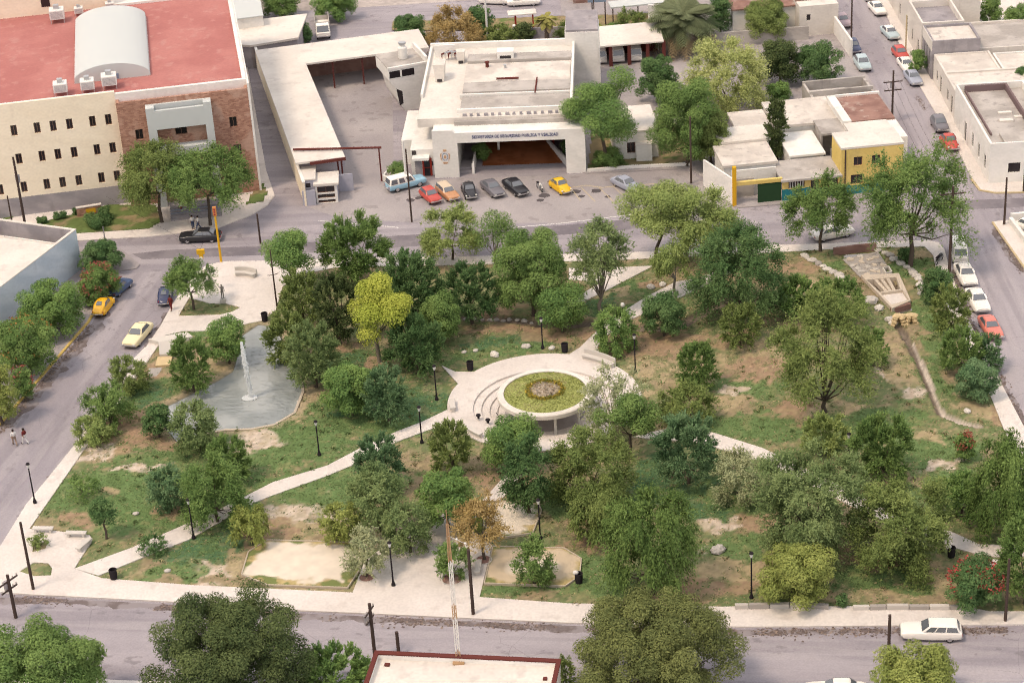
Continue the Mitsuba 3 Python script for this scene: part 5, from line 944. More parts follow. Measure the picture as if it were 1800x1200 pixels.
# traffic signal mast, yellow
x_, y_, h_ = (-32.07, 216.22, 6.06)
k = thing('traffic_signal', 'yellow traffic signal mast with an orange head on the upper left plaza', 'traffic light')
put('mast', MB().tube([(x_, y_, .1), (x_, y_, h_)], [.14, .10], 8), 'm_signal_yellow', k)
put('head', MB().box(x_ - .2, x_ + .2, y_ - .18, y_ + .18, h_ - .2, h_ + .85), 'm_orange', k)
put('lens', MB().ball((x_, y_ - .19, h_ + .6), (.12, .05, .12)).ball((x_, y_ - .19, h_ + .3), (.12, .05, .12)).ball((x_, y_ - .19, h_), (.12, .05, .12)), 'm_tail', k)
x2, y2 = (-32.98, 208.36)
k2 = thing('traffic_signal', 'yellow signal head hanging from a wire over the avenue', 'traffic light')
put('head', MB().box(x2 - .42, x2 + .42, y2 - .18, y2 + .18, 5.0, 5.5).box(x2 - .2, x2 + .2, y2 - .2, y2 + .2, 4.4, 5.0), 'm_signal_yellow', k2)
put('lens', MB().ball((x2, y2 - .2, 4.55), (.2, .1, .2)), 'm_lens', k2)
put('wire', MB().tube([(x2, y2, 5.5), (x_, y_, h_ + .1)], .015, 4).tube([(x2, y2, 5.5), (x2 - 12, y2 + 14, 6.3)], .015, 4), 'm_iron', k2)
# statue on the plaza
k = thing('statue', 'small grey standing statue on the upper left plaza', 'statue'); sx_, sy_ = (-30.91, 206.08)
put('pedestal', MB().box(sx_ - .3, sx_ + .3, sy_ - .3, sy_ + .3, .15, .6), 'm_concrete', k)
def body_mesh(joints, bones, edge=.09):
    parts = []
    for a_, b_ in bones:
        (pa, ra), (pb, rb) = joints[a_], joints[b_]
        parts.append(m3.Manifold.batch_hull([m3.Manifold.sphere(ra, 10).translate(tuple(pa)), m3.Manifold.sphere(rb, 10).translate(tuple(pb))]))
    m = m3.Manifold.batch_boolean(parts, m3.OpType.Add).refine_to_length(edge).to_mesh()
    t = trimesh.Trimesh(m.vert_properties[:, :3], m.tri_verts, process=True); trimesh.smoothing.filter_taubin(t, iterations=6)
    return t
def skeleton(pose='stand'):
    J = dict(head=((0, 0, 1.62), .105), neck=((0, 0, 1.46), .06), chest=((0, 0, 1.30), .15), belly=((0, 0, 1.08), .135), hip=((0, 0, .93), .14))
    for s, n in ((-1, 'l'), (1, 'r')):
        J['sh' + n] = ((s * .18, 0, 1.38), .065); J['el' + n] = ((s * .25, -.02, 1.12), .048); J['ha' + n] = ((s * .24, .10, .88), .04)
        J['th' + n] = ((s * .09, 0, .90), .09); J['kn' + n] = ((s * .10, .03, .50), .062); J['an' + n] = ((s * .10, -.02, .09), .045); J['to' + n] = ((s * .11, .13, .05), .04)
    if pose == 'walk':
        J['knl'] = ((-.10, .18, .52), .062); J['anl'] = ((-.10, .24, .1), .045); J['tol'] = ((-.11, .40, .07), .04); J['knr'] = ((.10, -.05, .50), .062); J['anr'] = ((.10, -.30, .14), .045); J['tor'] = ((.10, -.16, .05), .04)
        J['hal'] = ((-.24, -.12, .9), .04); J['har'] = ((.24, .24, .95), .04)
    if pose == 'ride':
        for s, n in ((-1, 'l'), (1, 'r')):
            J['kn' + n] = ((s * .2, .42, .88), .07); J['an' + n] = ((s * .2, .30, .46), .05); J['to' + n] = ((s * .2, .46, .42), .045)
            J['el' + n] = ((s * .27, .22, 1.22), .05); J['ha' + n] = ((s * .28, .50, 1.16), .045)
    if pose == 'raise': J['elr'] = ((.30, .1, 1.5), .048); J['har'] = ((.36, .2, 1.75), .04)
    return J
UP = [('neck', 'chest'), ('chest', 'belly'), ('shl', 'chest'), ('shr', 'chest'), ('shl', 'ell'), ('shr', 'elr')]
LO = [('belly', 'hip'), ('hip', 'thl'), ('hip', 'thr'), ('thl', 'knl'), ('thr', 'knr'), ('knl', 'anl'), ('knr', 'anr'), ('anl', 'tol'), ('anr', 'tor')]
SK = [('head', 'neck'), ('ell', 'hal'), ('elr', 'har')]
def place(t, f, x, y, z, deg):
    a = math.radians(deg - 90); R = np.array([[math.cos(a), -math.sin(a), 0], [math.sin(a), math.cos(a), 0], [0, 0, 1]])
    return np.asarray(t) @ R.T + [x, y, z], f
def person(label, x, y, deg, top, low, pose='stand', z=None, dz=0):
    z = ground_z(x, y) if z is None else z; k = thing('person', label, 'person'); J = skeleton(pose)
    whole = body_mesh(J, UP + LO + SK, .07); put('body', place(whole.vertices, whole.faces, x, y, z + dz, deg), 'm_skin', k, smooth=True)
    J2 = {n: (p, r_ + .018) for n, (p, r_) in J.items()}
    for nm, bones, mt in (('shirt', UP, top), ('trousers', LO[:-2], low)):
        t = body_mesh(J2, bones, .09); put(nm, place(t.vertices, t.faces, x, y, z + dz, deg), mt, k, smooth=True)
    hd = J['head'][0]; m = trimesh.creation.icosphere(subdivisions=2); v = m.vertices * [.118, .13, .115] + [hd[0], hd[1] - .015, hd[2] + .045]
    put('hair', place(v, m.faces, x, y, z + dz, deg), 'm_hair', k, smooth=True)
    sh = MB()
    for n in ('l', 'r'):
        q0 = np.array(J['an' + n][0]); q1 = np.array(J['to' + n][0]); sh.tube([q0 - [0, 0, .03], q1], [.06, .05], 8)
    v, f = sh.mesh(); put('shoe', place(v, f, x, y, z + dz, deg), 'm_iron', k)
    return k
t = body_mesh(skeleton('raise'), UP + LO + SK, .08); put('figure', place(t.vertices, t.faces, sx_, sy_, .58, -60), 'm_bronze', k, smooth=True)
person('person in dark red clothes walking beside the dark car at the plaza kerb', *(-36.40, 204.95), 250, 'm_cloth_red', 'm_cloth_red', 'walk')
person('person in a white shirt standing behind the black sedan, left of the pair', *(-36.17, 225.56), 300, 'm_cloth_white', 'm_cloth_blue')
person('person in a white shirt standing behind the black sedan, right of the pair', *(-35.48, 225.30), 180, 'm_cloth_white', 'm_cloth_blue', 'walk')
person('person in white standing near the brick building entrance under the trees', *(-37.97, 229.93), 200, 'm_cloth_white', 'm_cloth_red')

# litter bins
def bin_(label, x, y, bag=False):
    z = ground_z(x, y); k = thing('litter_bin', label, 'litter bin', 'black litter bins of the park')
    put('drum', MB().lathe([(0, .06), (.3, .06), (.34, .5), (.34, .98), (.29, .98), (.28, .6), (0, .55)], (x, y, z), 14), 'm_iron', k, smooth=35)
    put('ring', MB().lathe([(.345, .9), (.375, .93), (.345, .97)], (x, y, z), 14), 'm_iron', k)
    put('foot', MB().box(x - .2, x + .2, y - .2, y + .2, z, z + .07), 'm_iron', k)
    if bag: put('bag', MB().ball((x - .25, y + .05, z + 1.0), (.26, .2, .2), 2), 'm_cloth_white', k, label='white plastic bag hanging over the rim', smooth=True)
bin_('black litter bin on the lawn edge at the upper left of the kiosk plaza', *(-4.36, 187.46)); bin_('black litter bin at the top of the kiosk plaza near the boulders', *(5.29, 190.03)); bin_('dark litter bin on the lawn beside the upper left plaza at the pond', *(-26.03, 201.03))
bin_('dark litter bin on the lower left pavement edge beside the lawn', *(-35.73, 154.08))
bin_('black litter bin with a white bag at the right end of the right sand pit', *(4.38, 149.06), True); bin_('black litter bin with a white bag beside the lamp on the curved path', *(36.04, 149.54), True)

# flat roof radio mast: orange and white lattice on the near roof
rm = thing('radio_mast', 'slender orange and white lattice mast rising from the near roof', 'mast')
mb_x, mb_y = (-5.66, 133.16); top_h = 17.6
bands = [(4.55, 5.6, 'm_faded_orange', .19), (5.6, 8.6, 'm_white_paint', .18), (8.6, 9.9, 'm_faded_orange', .17), (9.9, 13.8, 'm_white_paint', .16), (13.8, 17.2, 'm_faded_orange', .14)]
for z0, z1, mt, w in bands:
    b = MB(); n_ = max(2, int((z1 - z0) / .5))
    c3 = [(mb_x + w * math.cos(a), mb_y + w * math.sin(a)) for a in (math.pi / 2, math.pi / 2 + 2.094, math.pi / 2 + 4.189)]
    tp = .62 if z1 > 17 else .93
    ct = [(mb_x + (cx - mb_x) * tp, mb_y + (cy - mb_y) * tp) for cx, cy in c3]
    def at_(i, t): return (c3[i][0] + (ct[i][0] - c3[i][0]) * t, c3[i][1] + (ct[i][1] - c3[i][1]) * t, z0 + (z1 - z0) * t)
    for i in range(3): b.tube([at_(i, 0), at_(i, 1)], .04, 5)
    for s in range(n_):
        for i in range(3): b.tube([at_(i, s / n_), at_((i + 1) % 3, (s + 1) / n_)], .015, 4)
    put('section', b, mt, rm)
put('tip', MB().tube([(mb_x, mb_y, 17.1), (mb_x, mb_y, 18.4)], .03, 5), 'm_faded_orange', rm)
put('base', MB().box(mb_x - .45, mb_x + .45, mb_y - .45, mb_y + .45, 4.552, 4.7), 'm_faded_orange', rm)
for i, (dx, dy, hz) in enumerate(((.7, .3, 14.6), (1.3, .5, 14.2))):
    pass
ant = MB().tube([(mb_x, mb_y, 16.1), (mb_x + 1.3, mb_y + .28, 15.1)], .02, 4).ball((mb_x + .6, mb_y + .1, 15.7), .09, 1).ball((mb_x + 1.2, mb_y + .25, 15.2), .09, 1)
put('antenna', ant, 'm_white_paint', rm)
# monument sign with a yellow plate on the lawn of the cream building
sg = thing('brick_sign', 'low brick wall sign with a yellow plate on the left lawn', 'sign')
Sf = Fr((-50.43, 230.84), (-47.62, 231.55)); L_ = np.linalg.norm(np.array((-50.43, 230.84)) - np.array((-47.62, 231.55)))
put('wall', MB().box(0, L_, 0, .35, .1, 1.25, Sf), 'm_brick', sg); put('plate', MB().box(L_ * .36, L_ * .76, -.04, -.001, .45, 1.0, Sf), 'm_signal_yellow', sg); put('cap', MB().box(-.05, L_ + .05, -.06, .41, 1.25, 1.35, Sf), 'm_paving', sg)
put('path', MB().prism(Polygon([(-59.25, 229.92), (-56.10, 233.63), (-51.42, 234.24), (-48.02, 233.39), (-49.77, 232.36), (-53.57, 230.67), (-55.32, 229.02), (-57.62, 226.86), (-58.58, 227.00)]), .13, .2), 'm_paving', kind='structure', label='curved pale garden path before the cream building', cat='path')
et = thing('entrance_steps', 'dark grey entrance steps below the brick building under the trees', 'steps')
Tf = Fr((-39.28, 227.27), (-33.07, 227.92))
for i in range(5): put('step', MB().box(.3 + .0 * i, 6.3, .8 + i * .42, 4.0, .12 + i * .17, .12 + (i + 1) * .17, Tf), 'm_grey_wall', et)
put('railing', MB().tube([Tf.at(.4, 1.2, 1.3), Tf.at(6.2, 1.2, 1.3)], .04, 5).tube([Tf.at(.4, 1.2, .9), Tf.at(6.2, 1.2, .9)], .04, 5), 'm_sign_blue', et)
put('door', MB().box(5.0, 9.8, -1.32, -1.22, 0.2, 2.9, A), 'm_window', et) if False else None
# billboard and box at the far top
bb = thing('billboard', 'blue grey billboard on two dark posts at the top edge', 'billboard'); Bf2 = Fr((13.51, 283.81), deg=-2)
put('panel', MB().box(0, 2.6, -.1, .1, 4.2, 7.5, Bf2), 'm_sign_blue', bb)
for u in (.6, 2.4): put('post', MB().box(u - .09, u + .09, .1, .28, 0, 6.5, Bf2), 'm_wood_pole', bb)
rw = thing('red_stall', 'low reddish stall at the top edge beside the billboard', 'stall'); Rf = Fr((11.99, 295.42), deg=0)
put('wall', MB().box(0, 2.6, 0, 2, 0, 1.9, Rf), 'm_rust_roof', rw); put('roof', MB().box(-.2, 2.8, -.3, 2.2, 1.9, 2.05, Rf), 'm_rust_roof', rw)
cw = thing('canopy_wall', 'pale bluish flat canopy left of the big palm at the top', 'canopy'); Cw = Fr((16.88, 286.25), deg=6)
put('roof', MB().box(0, 8, 0, 2.6, 2.2, 2.4, Cw), 'm_vault', cw); put('wall', MB().box(5.2, 6.8, -.6, -.3, 0, 2.4, Cw), 'm_white_wall', cw)
for u in (.2, 3.8, 7.6): put('post', MB().box(u, u + .15, .1, .25, 0, 2.2, Cw), 'm_wood_pole', cw)
tb = thing('small_shelter', 'small pale flat shelter roof on a post behind the station', 'shelter'); Tb = Fr((2.32, 284.70), deg=2)
put('roof', MB().box(0, 4.0, 0, 2, 2.6, 2.75, Tb), 'm_white_roof', tb); put('post', MB().box(.9, 1.15, .5, .75, 0, 2.6, Tb).box(3.4, 3.6, .5, .7, 0, 2.6, Tb), 'm_red_paint', tb)

# dead leaves and dirt gathered along the kerbs: loose flakes lying on the asphalt
rl = np.random.RandomState(77); P_ = []
for ln, dn, wd_ in (([(-44.34, 152.20), (-30.91, 149.57), (-19.29, 147.00), (-10.90, 145.37), (3.18, 142.82), (17.37, 140.76), (28.80, 139.70), (38.31, 138.84)], 34, 1.0), ([(-44.81, 202.79), (-48.53, 188.69), (-50.55, 180.81)], 26, .8), ([(-36.33, 203.22), (-36.80, 199.38), (-39.55, 186.16), (-42.20, 177.20), (-43.87, 171.19)], 22, .8), ([(47.29, 202.61), (46.73, 190.64), (47.05, 177.59), (46.94, 168.97)], 26, .9), ([(54.76, 201.27), (54.43, 208.62), (54.50, 212.72)], 26, .6), ([(53.35, 256.16), (53.67, 245.43), (53.95, 234.02), (53.88, 224.96)], 16, .6), ([(-31.63, 215.57), (-26.14, 214.79), (-5.43, 212.83)], 8, .5)):
    L_ = LineString(ln); n_ = int(L_.length * dn); d_ = rl.rand(n_) * L_.length
    cl = meshkit.noise(np.c_[d_ * .35, 0 * d_, 0 * d_ + dn], 3); d_ = d_[cl > .48 - .1 * rl.rand(n_)]
    p_ = np.array([(L_.interpolate(t).x, L_.interpolate(t).y) for t in d_]); P_.append(p_ + rl.randn(len(p_), 2) * wd_ * .35)
P_ = np.vstack(P_); m_ = len(P_); a_ = rl.rand(m_) * 6.283; e1 = np.c_[np.cos(a_), np.sin(a_), 0 * a_] * (.05 + .13 * rl.rand(m_))[:, None]; e2 = np.c_[-np.sin(a_), np.cos(a_), 0 * a_] * (.04 + .08 * rl.rand(m_))[:, None]; o_ = np.c_[P_, .012 + .03 * rl.rand(m_)]
v_ = np.stack([o_ - e1, o_ - e2, o_ + e1 + [0, 0, .02], o_ + e2], 1).reshape(-1, 3)
put('leaf_litter', (v_, np.arange(4 * m_).reshape(-1, 4)), 'm_vertex', color=np.repeat(np.where((rl.rand(m_) < .6)[:, None], (0.13, 0.10, 0.09), (0.22, 0.17, 0.14)) * (.7 + .6 * rl.rand(m_))[:, None], 4, 0), kind='stuff', label='dead leaves and dirt gathered along the kerbs of the streets', cat='leaf litter')

rim = thing('pond_edging', 'pale concrete edging along the right shore of the pond', 'edging')
put('kerb', MB().prism(LineString([(-23.41, 195.07), (-21.80, 190.81), (-21.08, 185.18), (-21.68, 181.07), (-23.49, 178.99), (-25.77, 178.40), (-28.27, 178.60), (-30.15, 178.08)]).buffer(.13), -.1, .17), 'm_kerb', rim)

# two walkers on the left street, and cables between the utility poles
person('person in a white shirt walking on the left street, left one of the pair', *(-48.62, 178.41), 120, 'm_cloth_white', 'm_cloth_tan', 'walk', z=0.0)
wk2 = person('person in dark top and white trousers on the left street', *(-47.64, 178.51), 150, 'm_cloth_red', 'm_cloth_white', 'walk', z=0.0)
def cable(label, a, b, sag, n=3, gap=.9):
    k = thing('power_line', label, 'cable'); a, b = np.array(a), np.array(b); d = (b - a)[:2]; d /= np.linalg.norm(d); nn = np.array([-d[1], d[0], 0])
    for i in range(n):
        o = nn * gap * (i - (n - 1) / 2); t = np.linspace(0, 1, 15)[:, None]; put('wire', MB().tube(a + (b - a) * t + o - np.array([0, 0, 1.0]) * sag * 4 * t * (1 - t), .014, 4), 'm_iron', k)
def top(q, dz): return (q[0], q[1], q[2] - dz)
cable('overhead cables along the right street between the two crossarm poles', top((46.67, 200.79, 10.70), .8), top((48.75, 244.20, 6.76), 1.4), .8)

# ================================================================== vehicles
def loft(sections):
    """sections: list of (n,3) rings with equal n, closed; ends capped"""
    n = len(sections[0]); v = np.vstack(sections); f = []
    for i in range(len(sections) - 1):
        for j in range(n):
            f += [[i * n + j, (i + 1) * n + j, (i + 1) * n + (j + 1) % n], [i * n + j, (i + 1) * n + (j + 1) % n, i * n + (j + 1) % n]]
    for i, fl in ((0, True), (len(sections) - 1, False)):
        c = len(v); v = np.vstack([v, sections[i].mean(0)])
        for j in range(n):
            t = [i * n + j, i * n + (j + 1) % n, c]; f.append(t if fl else t[::-1])
    m = trimesh.Trimesh(v, np.array(f), process=False)
    if m.volume < 0: m.invert()
    return m
def ring_x(x, w, zb, zt, crown=.03):
    pts = [(-w * .90, zb), (-w * .985, zb + .10), (-w, zb + (zt - zb) * .5), (-w * .97, zt - .10), (-w * .88, zt - .015), (-w * .5, zt + crown * .7), (0, zt + crown)]
    pts = pts + [(-a, b) for a, b in pts[-2::-1]]
    return np.array([(x, a, b) for a, b in pts])
def slab(p4, off, thick=.02):
    """a thin panel over the quad p4 (4x3), lying off..off+thick outside of it"""
    p = np.asarray(p4, float); nrm = np.cross(p[1] - p[0], p[3] - p[0]); nrm /= np.linalg.norm(nrm)
    a, b = p + nrm * (off - thick), p + nrm * off
    return np.vstack([a, b]), [[3, 2, 1, 0], [4, 5, 6, 7], [0, 1, 5, 4], [1, 2, 6, 5], [2, 3, 7, 6], [3, 0, 4, 7]]
def sub_quad(p4, s0, s1, t0, t1):
    p = np.asarray(p4, float); g = lambda s, t: (p[0] * (1 - s) + p[1] * s) * (1 - t) + (p[3] * (1 - s) + p[2] * s) * t
    return [g(s0, t0), g(s1, t0), g(s1, t1), g(s0, t1)]
SPEC = {
 # stations (x, half width, bottom, top); cabin: rear base x, front base x, rear top x, front top x, base z, top z, base hw, top hw
 'sedan': dict(st=[(-2.42, .70, .42, .72), (-2.36, .82, .32, .86), (-2.0, .88, .26, .92), (-1.3, .90, .24, .95), (0, .91, .22, .95), (.8, .90, .24, .95), (1.7, .88, .26, .90), (2.25, .82, .30, .84), (2.38, .72, .42, .74)], cab=(-1.72, .80, -1.12, .08, .94, 1.40, .80, .60), side=[(.06, .50), (.53, .93)], wx=1.42, r=.32, tw=.74),
 'wagon': dict(st=[(-2.40, .72, .42, .80), (-2.34, .84, .32, .92), (-1.8, .88, .26, .95), (0, .90, .22, .96), (.8, .90, .24, .95), (1.7, .88, .26, .90), (2.25, .82, .30, .84), (2.40, .72, .42, .74)], cab=(-2.26, .82, -2.0, .15, .94, 1.44, .80, .64), side=[(.05, .36), (.40, .66), (.70, .93)], wx=1.42, r=.32, tw=.74),
 'hatch': dict(st=[(-1.86, .66, .42, .72), (-1.80, .76, .32, .86), (-1.2, .79, .24, .92), (0, .80, .22, .92), (.7, .79, .24, .92), (1.4, .77, .28, .84), (1.75, .72, .32, .76), (1.85, .62, .42, .66)], cab=(-1.72, .72, -1.2, .12, .91, 1.38, .71, .57), side=[(.08, .48), (.52, .92)], wx=1.15, r=.28, tw=.64),
 'beetle': dict(st=[(-2.0, .34, .40, .56), (-1.9, .50, .32, .72), (-1.55, .62, .28, .90), (-1.1, .70, .24, .99), (-.5, .72, .22, 1.0), (.5, .71, .22, .98), (.9, .64, .26, .94), (1.4, .52, .30, .85), (1.8, .42, .34, .72), (2.0, .28, .42, .56)], cab=(-1.55, .68, -.62, .28, .93, 1.47, .66, .50), side=[(.12, .50), (.55, .92)], wx=1.2, r=.31, tw=.62, fender=True),
 'pickup': dict(st=[(-2.45, .80, .45, .90), (-2.40, .86, .36, 1.0), (-.6, .88, .32, 1.0), (.6, .88, .30, 1.02), (1.2, .87, .32, 1.0), (2.2, .85, .36, .95), (2.38, .80, .46, .86)], cab=(-2.38, 1.0, -2.2, .55, 1.0, 1.75, .82, .68), side=[(.05, .30), (.38, .60), (.70, .92)], wx=1.45, r=.36, tw=.74, camper=True),
 'van': dict(st=[(-2.1, .80, .40, 1.05), (-2.05, .86, .32, 1.15), (0, .88, .28, 1.15), (1.9, .86, .32, 1.12), (2.08, .78, .42, 1.0)], cab=(-2.08, 1.98, -1.98, 1.55, 1.13, 1.95, .84, .74), side=[(.05, .28), (.33, .60), (.66, .93)], wx=1.25, r=.32, tw=.72),
 'truck': dict(st=[(-2.9, 1.0, .6, 1.1), (-2.85, 1.05, .5, 1.2), (1.4, 1.05, .5, 1.2), (2.6, 1.0, .5, 1.3), (2.8, .95, .6, 1.15)], cab=(1.1, 2.7, 1.2, 2.3, 1.2, 2.2, 1.0, .92), side=[(.15, .85)], wx=1.8, r=.42, tw=.85, bed=True),
}
def car(label, kind, x, y, deg, paint, group=None, cat='car', roof=None, name=None, z=0.0, scale=1.0):
    S = SPEC[kind]; k = thing(name or {'wagon': 'station_wagon', 'beetle': 'parked_car', 'pickup': 'pickup_truck', 'van': 'van', 'truck': 'lorry'}.get(kind, 'parked_car'), label, cat, group)
    a = math.radians(deg); R = np.array([[math.cos(a), -math.sin(a), 0], [math.sin(a), math.cos(a), 0], [0, 0, 1]])
    def W(vf): v, f = vf; return (np.asarray(v) * scale) @ R.T + [x, y, z], f
    body = loft([ring_x(*s) for s in S['st']]); xr, xf, tr_, tf, z0, z1, w0, w1 = S['cab']
    mbd = MB().add(body.vertices, body.faces)
    if S.get('fender'):
        for sx in (-1, 1):
            for sy in (-1, 1):
                mbd.ball((sx * S['wx'] + .04 * sx, sy * .60, .44), (.46, .19, .34), 2)
        for sy in (-1, 1): mbd.box(-.85, .85, sy * .66 - .09, sy * .66 + .09, .26, .34)
    put('body', W(mbd.mesh()), 'p_' + paint, k, smooth=40)
    rp = 'p_' + (roof or paint)
    lv = []
    bt = kind == 'beetle'
    for t, ins in (((0, 0), (.4, .0), (.72, .02), (.9, .09), (1.0, .22), (1.035, .36)) if bt else ((0, 0), (.55, .0), (.93, .0), (1.0, .06), (1.035, .2))):
        zz = z0 - .03 + (z1 - z0 + .03) * t; u = min(t, 1); bow = (.09 if bt else .03) * math.sin(math.pi * min(t, 1))
        r0, r1, w = xr + (tr_ - xr) * u + ins - bow * .5, xf + (tf - xf) * u - ins + bow * .5, w0 + (w1 - w0) * u - ins * .7 + bow
        c_ = .22 if bt else .10
        lv.append(np.array([(r0, -w + c_, zz), (r0 + c_, -w, zz), (r1 - c_, -w, zz), (r1, -w + c_, zz), (r1, w - c_, zz), (r1 - c_, w, zz), (r0 + c_, w, zz), (r0, w - c_, zz)]))
    cab = loft(lv); put('cabin', W((cab.vertices, cab.faces)), rp, k, smooth=35)
    def face(side):
        ext = .02
        if side == 'f': q = [(xf, -w0, z0), (xf, w0, z0), (tf, w1, z1), (tf, -w1, z1)]
        if side == 'r': q = [(xr, w0, z0), (xr, -w0, z0), (tr_, -w1, z1), (tr_, w1, z1)]
        if side == 'L': q = [(xf, w0, z0), (xr, w0, z0), (tr_, w1, z1), (tf, w1, z1)]
        if side == 'R': q = [(xr, -w0, z0), (xf, -w0, z0), (tf, -w1, z1), (tr_, -w1, z1)]
        return q
    put('windscreen', W(slab(sub_quad(face('f'), .07, .93, .10, .90), .035 if not bt else .05)), 'm_car_glass', k)
    put('rear_window', W(slab(sub_quad(face('r'), .10 if kind != 'beetle' else .24, .90 if kind != 'beetle' else .76, .16 if kind != 'beetle' else .42, .88), .035 if not bt else .075)), 'm_car_glass', k)
    for sd in 'LR':
        for s0, s1 in S['side']:
            if sd == 'R': s0, s1 = s0, s1
            else: s0, s1 = 1 - s1, 1 - s0
            put('side_window', W(slab(sub_quad(face(sd), s0, s1, .12, .80 if bt else .86), .045 if not bt else .075)), 'm_car_glass', k)
    for sx in (-1, 1):
        for sy in (-1, 1):
            cx, cy, r = sx * S['wx'], sy * (S['tw'] + .02), S['r']
            wm = MB(); ang = np.linspace(0, 2 * np.pi, 17)[:-1]
            for ring in ((r * .94, -.10), (r, -.07), (r, .07), (r * .94, .10)): pass
            v = np.array([(cx + rr * math.cos(t), cy + dy, r + rr * math.sin(t)) for rr, dy in ((.02, -.10), (r * .93, -.10), (r, -.06), (r, .06), (r * .93, .10), (.02, .10)) for t in ang])
            f = [[i * 16 + j, (i + 1) * 16 + j, (i + 1) * 16 + (j + 1) % 16, i * 16 + (j + 1) % 16] for i in range(5) for j in range(16)]
            wk_ = put('wheel', W((v, np.array(f))), 'm_tyre', k, smooth=40)
            v = np.array([(cx + rr * math.cos(t), cy + sy * dy, r + rr * math.sin(t)) for rr, dy in ((r * .62, .102), (r * .5, .118), (.01, .112)) for t in ang])
            f = [[i * 16 + j, (i + 1) * 16 + j, (i + 1) * 16 + (j + 1) % 16, i * 16 + (j + 1) % 16] for i in range(2) for j in range(16)]
            put('hubcap', W((v, np.array(f))), 'm_chrome', wk_)
    xa, xb = S['st'][0][0], S['st'][-1][0]; wb = max(s[1] for s in S['st']) * .93
    bz = S['st'][0][2] + .04
    put('bumper', W(MB().box(xb - .08, xb + .07, -wb, wb, bz, bz + .13).mesh()), 'm_chrome', k); put('bumper', W(MB().box(xa - .07, xa + .08, -wb, wb, bz, bz + .13).mesh()), 'm_chrome', k)
    hz = S['st'][-1][3] - .10; hw = (S['st'][-1][1]) * .80
    for sy in (-1, 1):
        if kind == 'beetle': put('headlight', W(MB().ball((1.66, sy * .58, .62), (.10, .12, .12), 2).mesh()), 'm_lens', k, smooth=True)
        else: put('headlight', W(MB().box(xb - .04, xb + .025, sy * hw - .13, sy * hw + .13, hz - .09, hz + .06).mesh()), 'm_lens', k)
        if kind == 'beetle': put('tail_light', W(MB().ball((-1.64, sy * .58, .60), (.08, .08, .12), 2).mesh()), 'm_tail', k, smooth=True)
        else: put('tail_light', W(MB().box(xa - .025, xa + .04, sy * hw - .13, sy * hw + .13, hz - .06, hz + .08).mesh()), 'm_tail', k)
    put('number_plate', W(MB().box(xa - .085, xa - .071, -.17, .17, bz + .02, bz + .11).mesh()), 'm_white_paint', k)
    if S.get('bed'):
        bed = MB().box(-2.85, 1.0, -1.05, -.97, 1.2, 2.1).box(-2.85, 1.0, .97, 1.05, 1.2, 2.1).box(-2.85, -2.77, -.97, .97, 1.2, 1.9).box(.92, 1.0, -.97, .97, 1.2, 2.2)
        put('bed', W(bed.mesh()), 'm_old_roof', k)
    return k
Gp, Gl, Gr, Gt = 'cars parked before the station', 'cars parked on the left street', 'cars parked on the right street near the park', 'cars parked on the upper right street'
car('black sedan driving along the avenue past the brick building', 'sedan', *(-35.01, 222.53, 177), 'black', name='moving_car')
car('dark blue car parked under the red bougainvillea on the left street', 'hatch', *(-42.77, 210.62, 66), 'blue', Gl)
car('golden yellow beetle parked on the left street behind the blue car', 'beetle', *(-43.89, 206.26, 77), 'amber', Gl)
car('dark beetle parked by the plaza kerb at the upper end of the left street', 'beetle', *(-37.37, 207.87, 92), 'navy', Gl)
car('pale cream sedan parked at the park side of the left street', 'sedan', *(-39.26, 198.90, -106), 'cream', Gl)
car('pale blue pickup with a white camper top parked at the left end of the forecourt', 'pickup', *(-11.48, 233.85, 25), 'skyblue', None, 'pickup', roof='white')
car('red hatchback in the forecourt row, leftmost car beside the blue pickup', 'hatch', *(-8.51, 229.77, -66), 'red', Gp)
car('tan estate car in the forecourt row next to the red one', 'wagon', *(-6.49, 230.52, -67), 'tan', Gp, name='parked_car', scale=.9, roof='beige')
car('dark beetle in the forecourt row between the tan and the grey car', 'beetle', *(-3.95, 230.55, -81), 'black', Gp)
car('dark grey sedan in the forecourt row left of the black one', 'sedan', *(-1.15, 230.85, -68), 'grey', Gp, scale=.93)
car('black sedan in the forecourt row beside the motorcycle', 'sedan', *(1.58, 230.76, -66), 'black', Gp, scale=.95)
car('bright yellow beetle in the forecourt row right of the motorcycle', 'beetle', *(6.83, 230.20, -65), 'yellow', Gp)
car('silver blue sedan parked alone at the right of the empty bays', 'sedan', *(14.66, 229.56, -57), 'silverblue', Gp, scale=.93)
car('white car half hidden under the round tree on the avenue', 'sedan', *(36.28, 212.97, 16), 'white')
car('white van like pickup behind the tall utility pole, first of the white row', 'van', *(48.77, 205.83, -96), 'white', Gr, 'car', name='parked_car', scale=.95)
car('white sedan second in the row beside the hedge on the right street', 'sedan', *(48.42, 200.70, -90), 'white', Gr)
car('white sedan third in the row just behind the red car', 'sedan', *(48.35, 194.70, -89), 'white', Gr)
car('salmon red car at the near end of the row on the right street', 'sedan', *(48.34, 188.83, -87), 'salmon', Gr, scale=.93)
car('red beetle shaped car nearest the white corner house on the right street', 'beetle', *(54.09, 235.85, -85), 'red', Gt, scale=1.05)
car('dark grey car parked behind the red one near the corner house', 'hatch', *(54.09, 241.49, -88), 'grey', Gt, scale=1.05)
car('silver car at the front of the three by the street tree', 'sedan', *(53.95, 257.38, -86), 'silverblue', Gt, scale=.92)
car('white car between the silver and the red car by the street tree', 'sedan', *(53.95, 262.11, -87), 'white', Gt, scale=.92)
car('red car beside the street tree on the upper right street', 'hatch', *(53.98, 266.23, -84), 'red', Gt)
car('white topped pale blue car further up the right street', 'sedan', *(54.13, 274.33, -82), 'paleblue', Gt, roof='white', scale=.92)
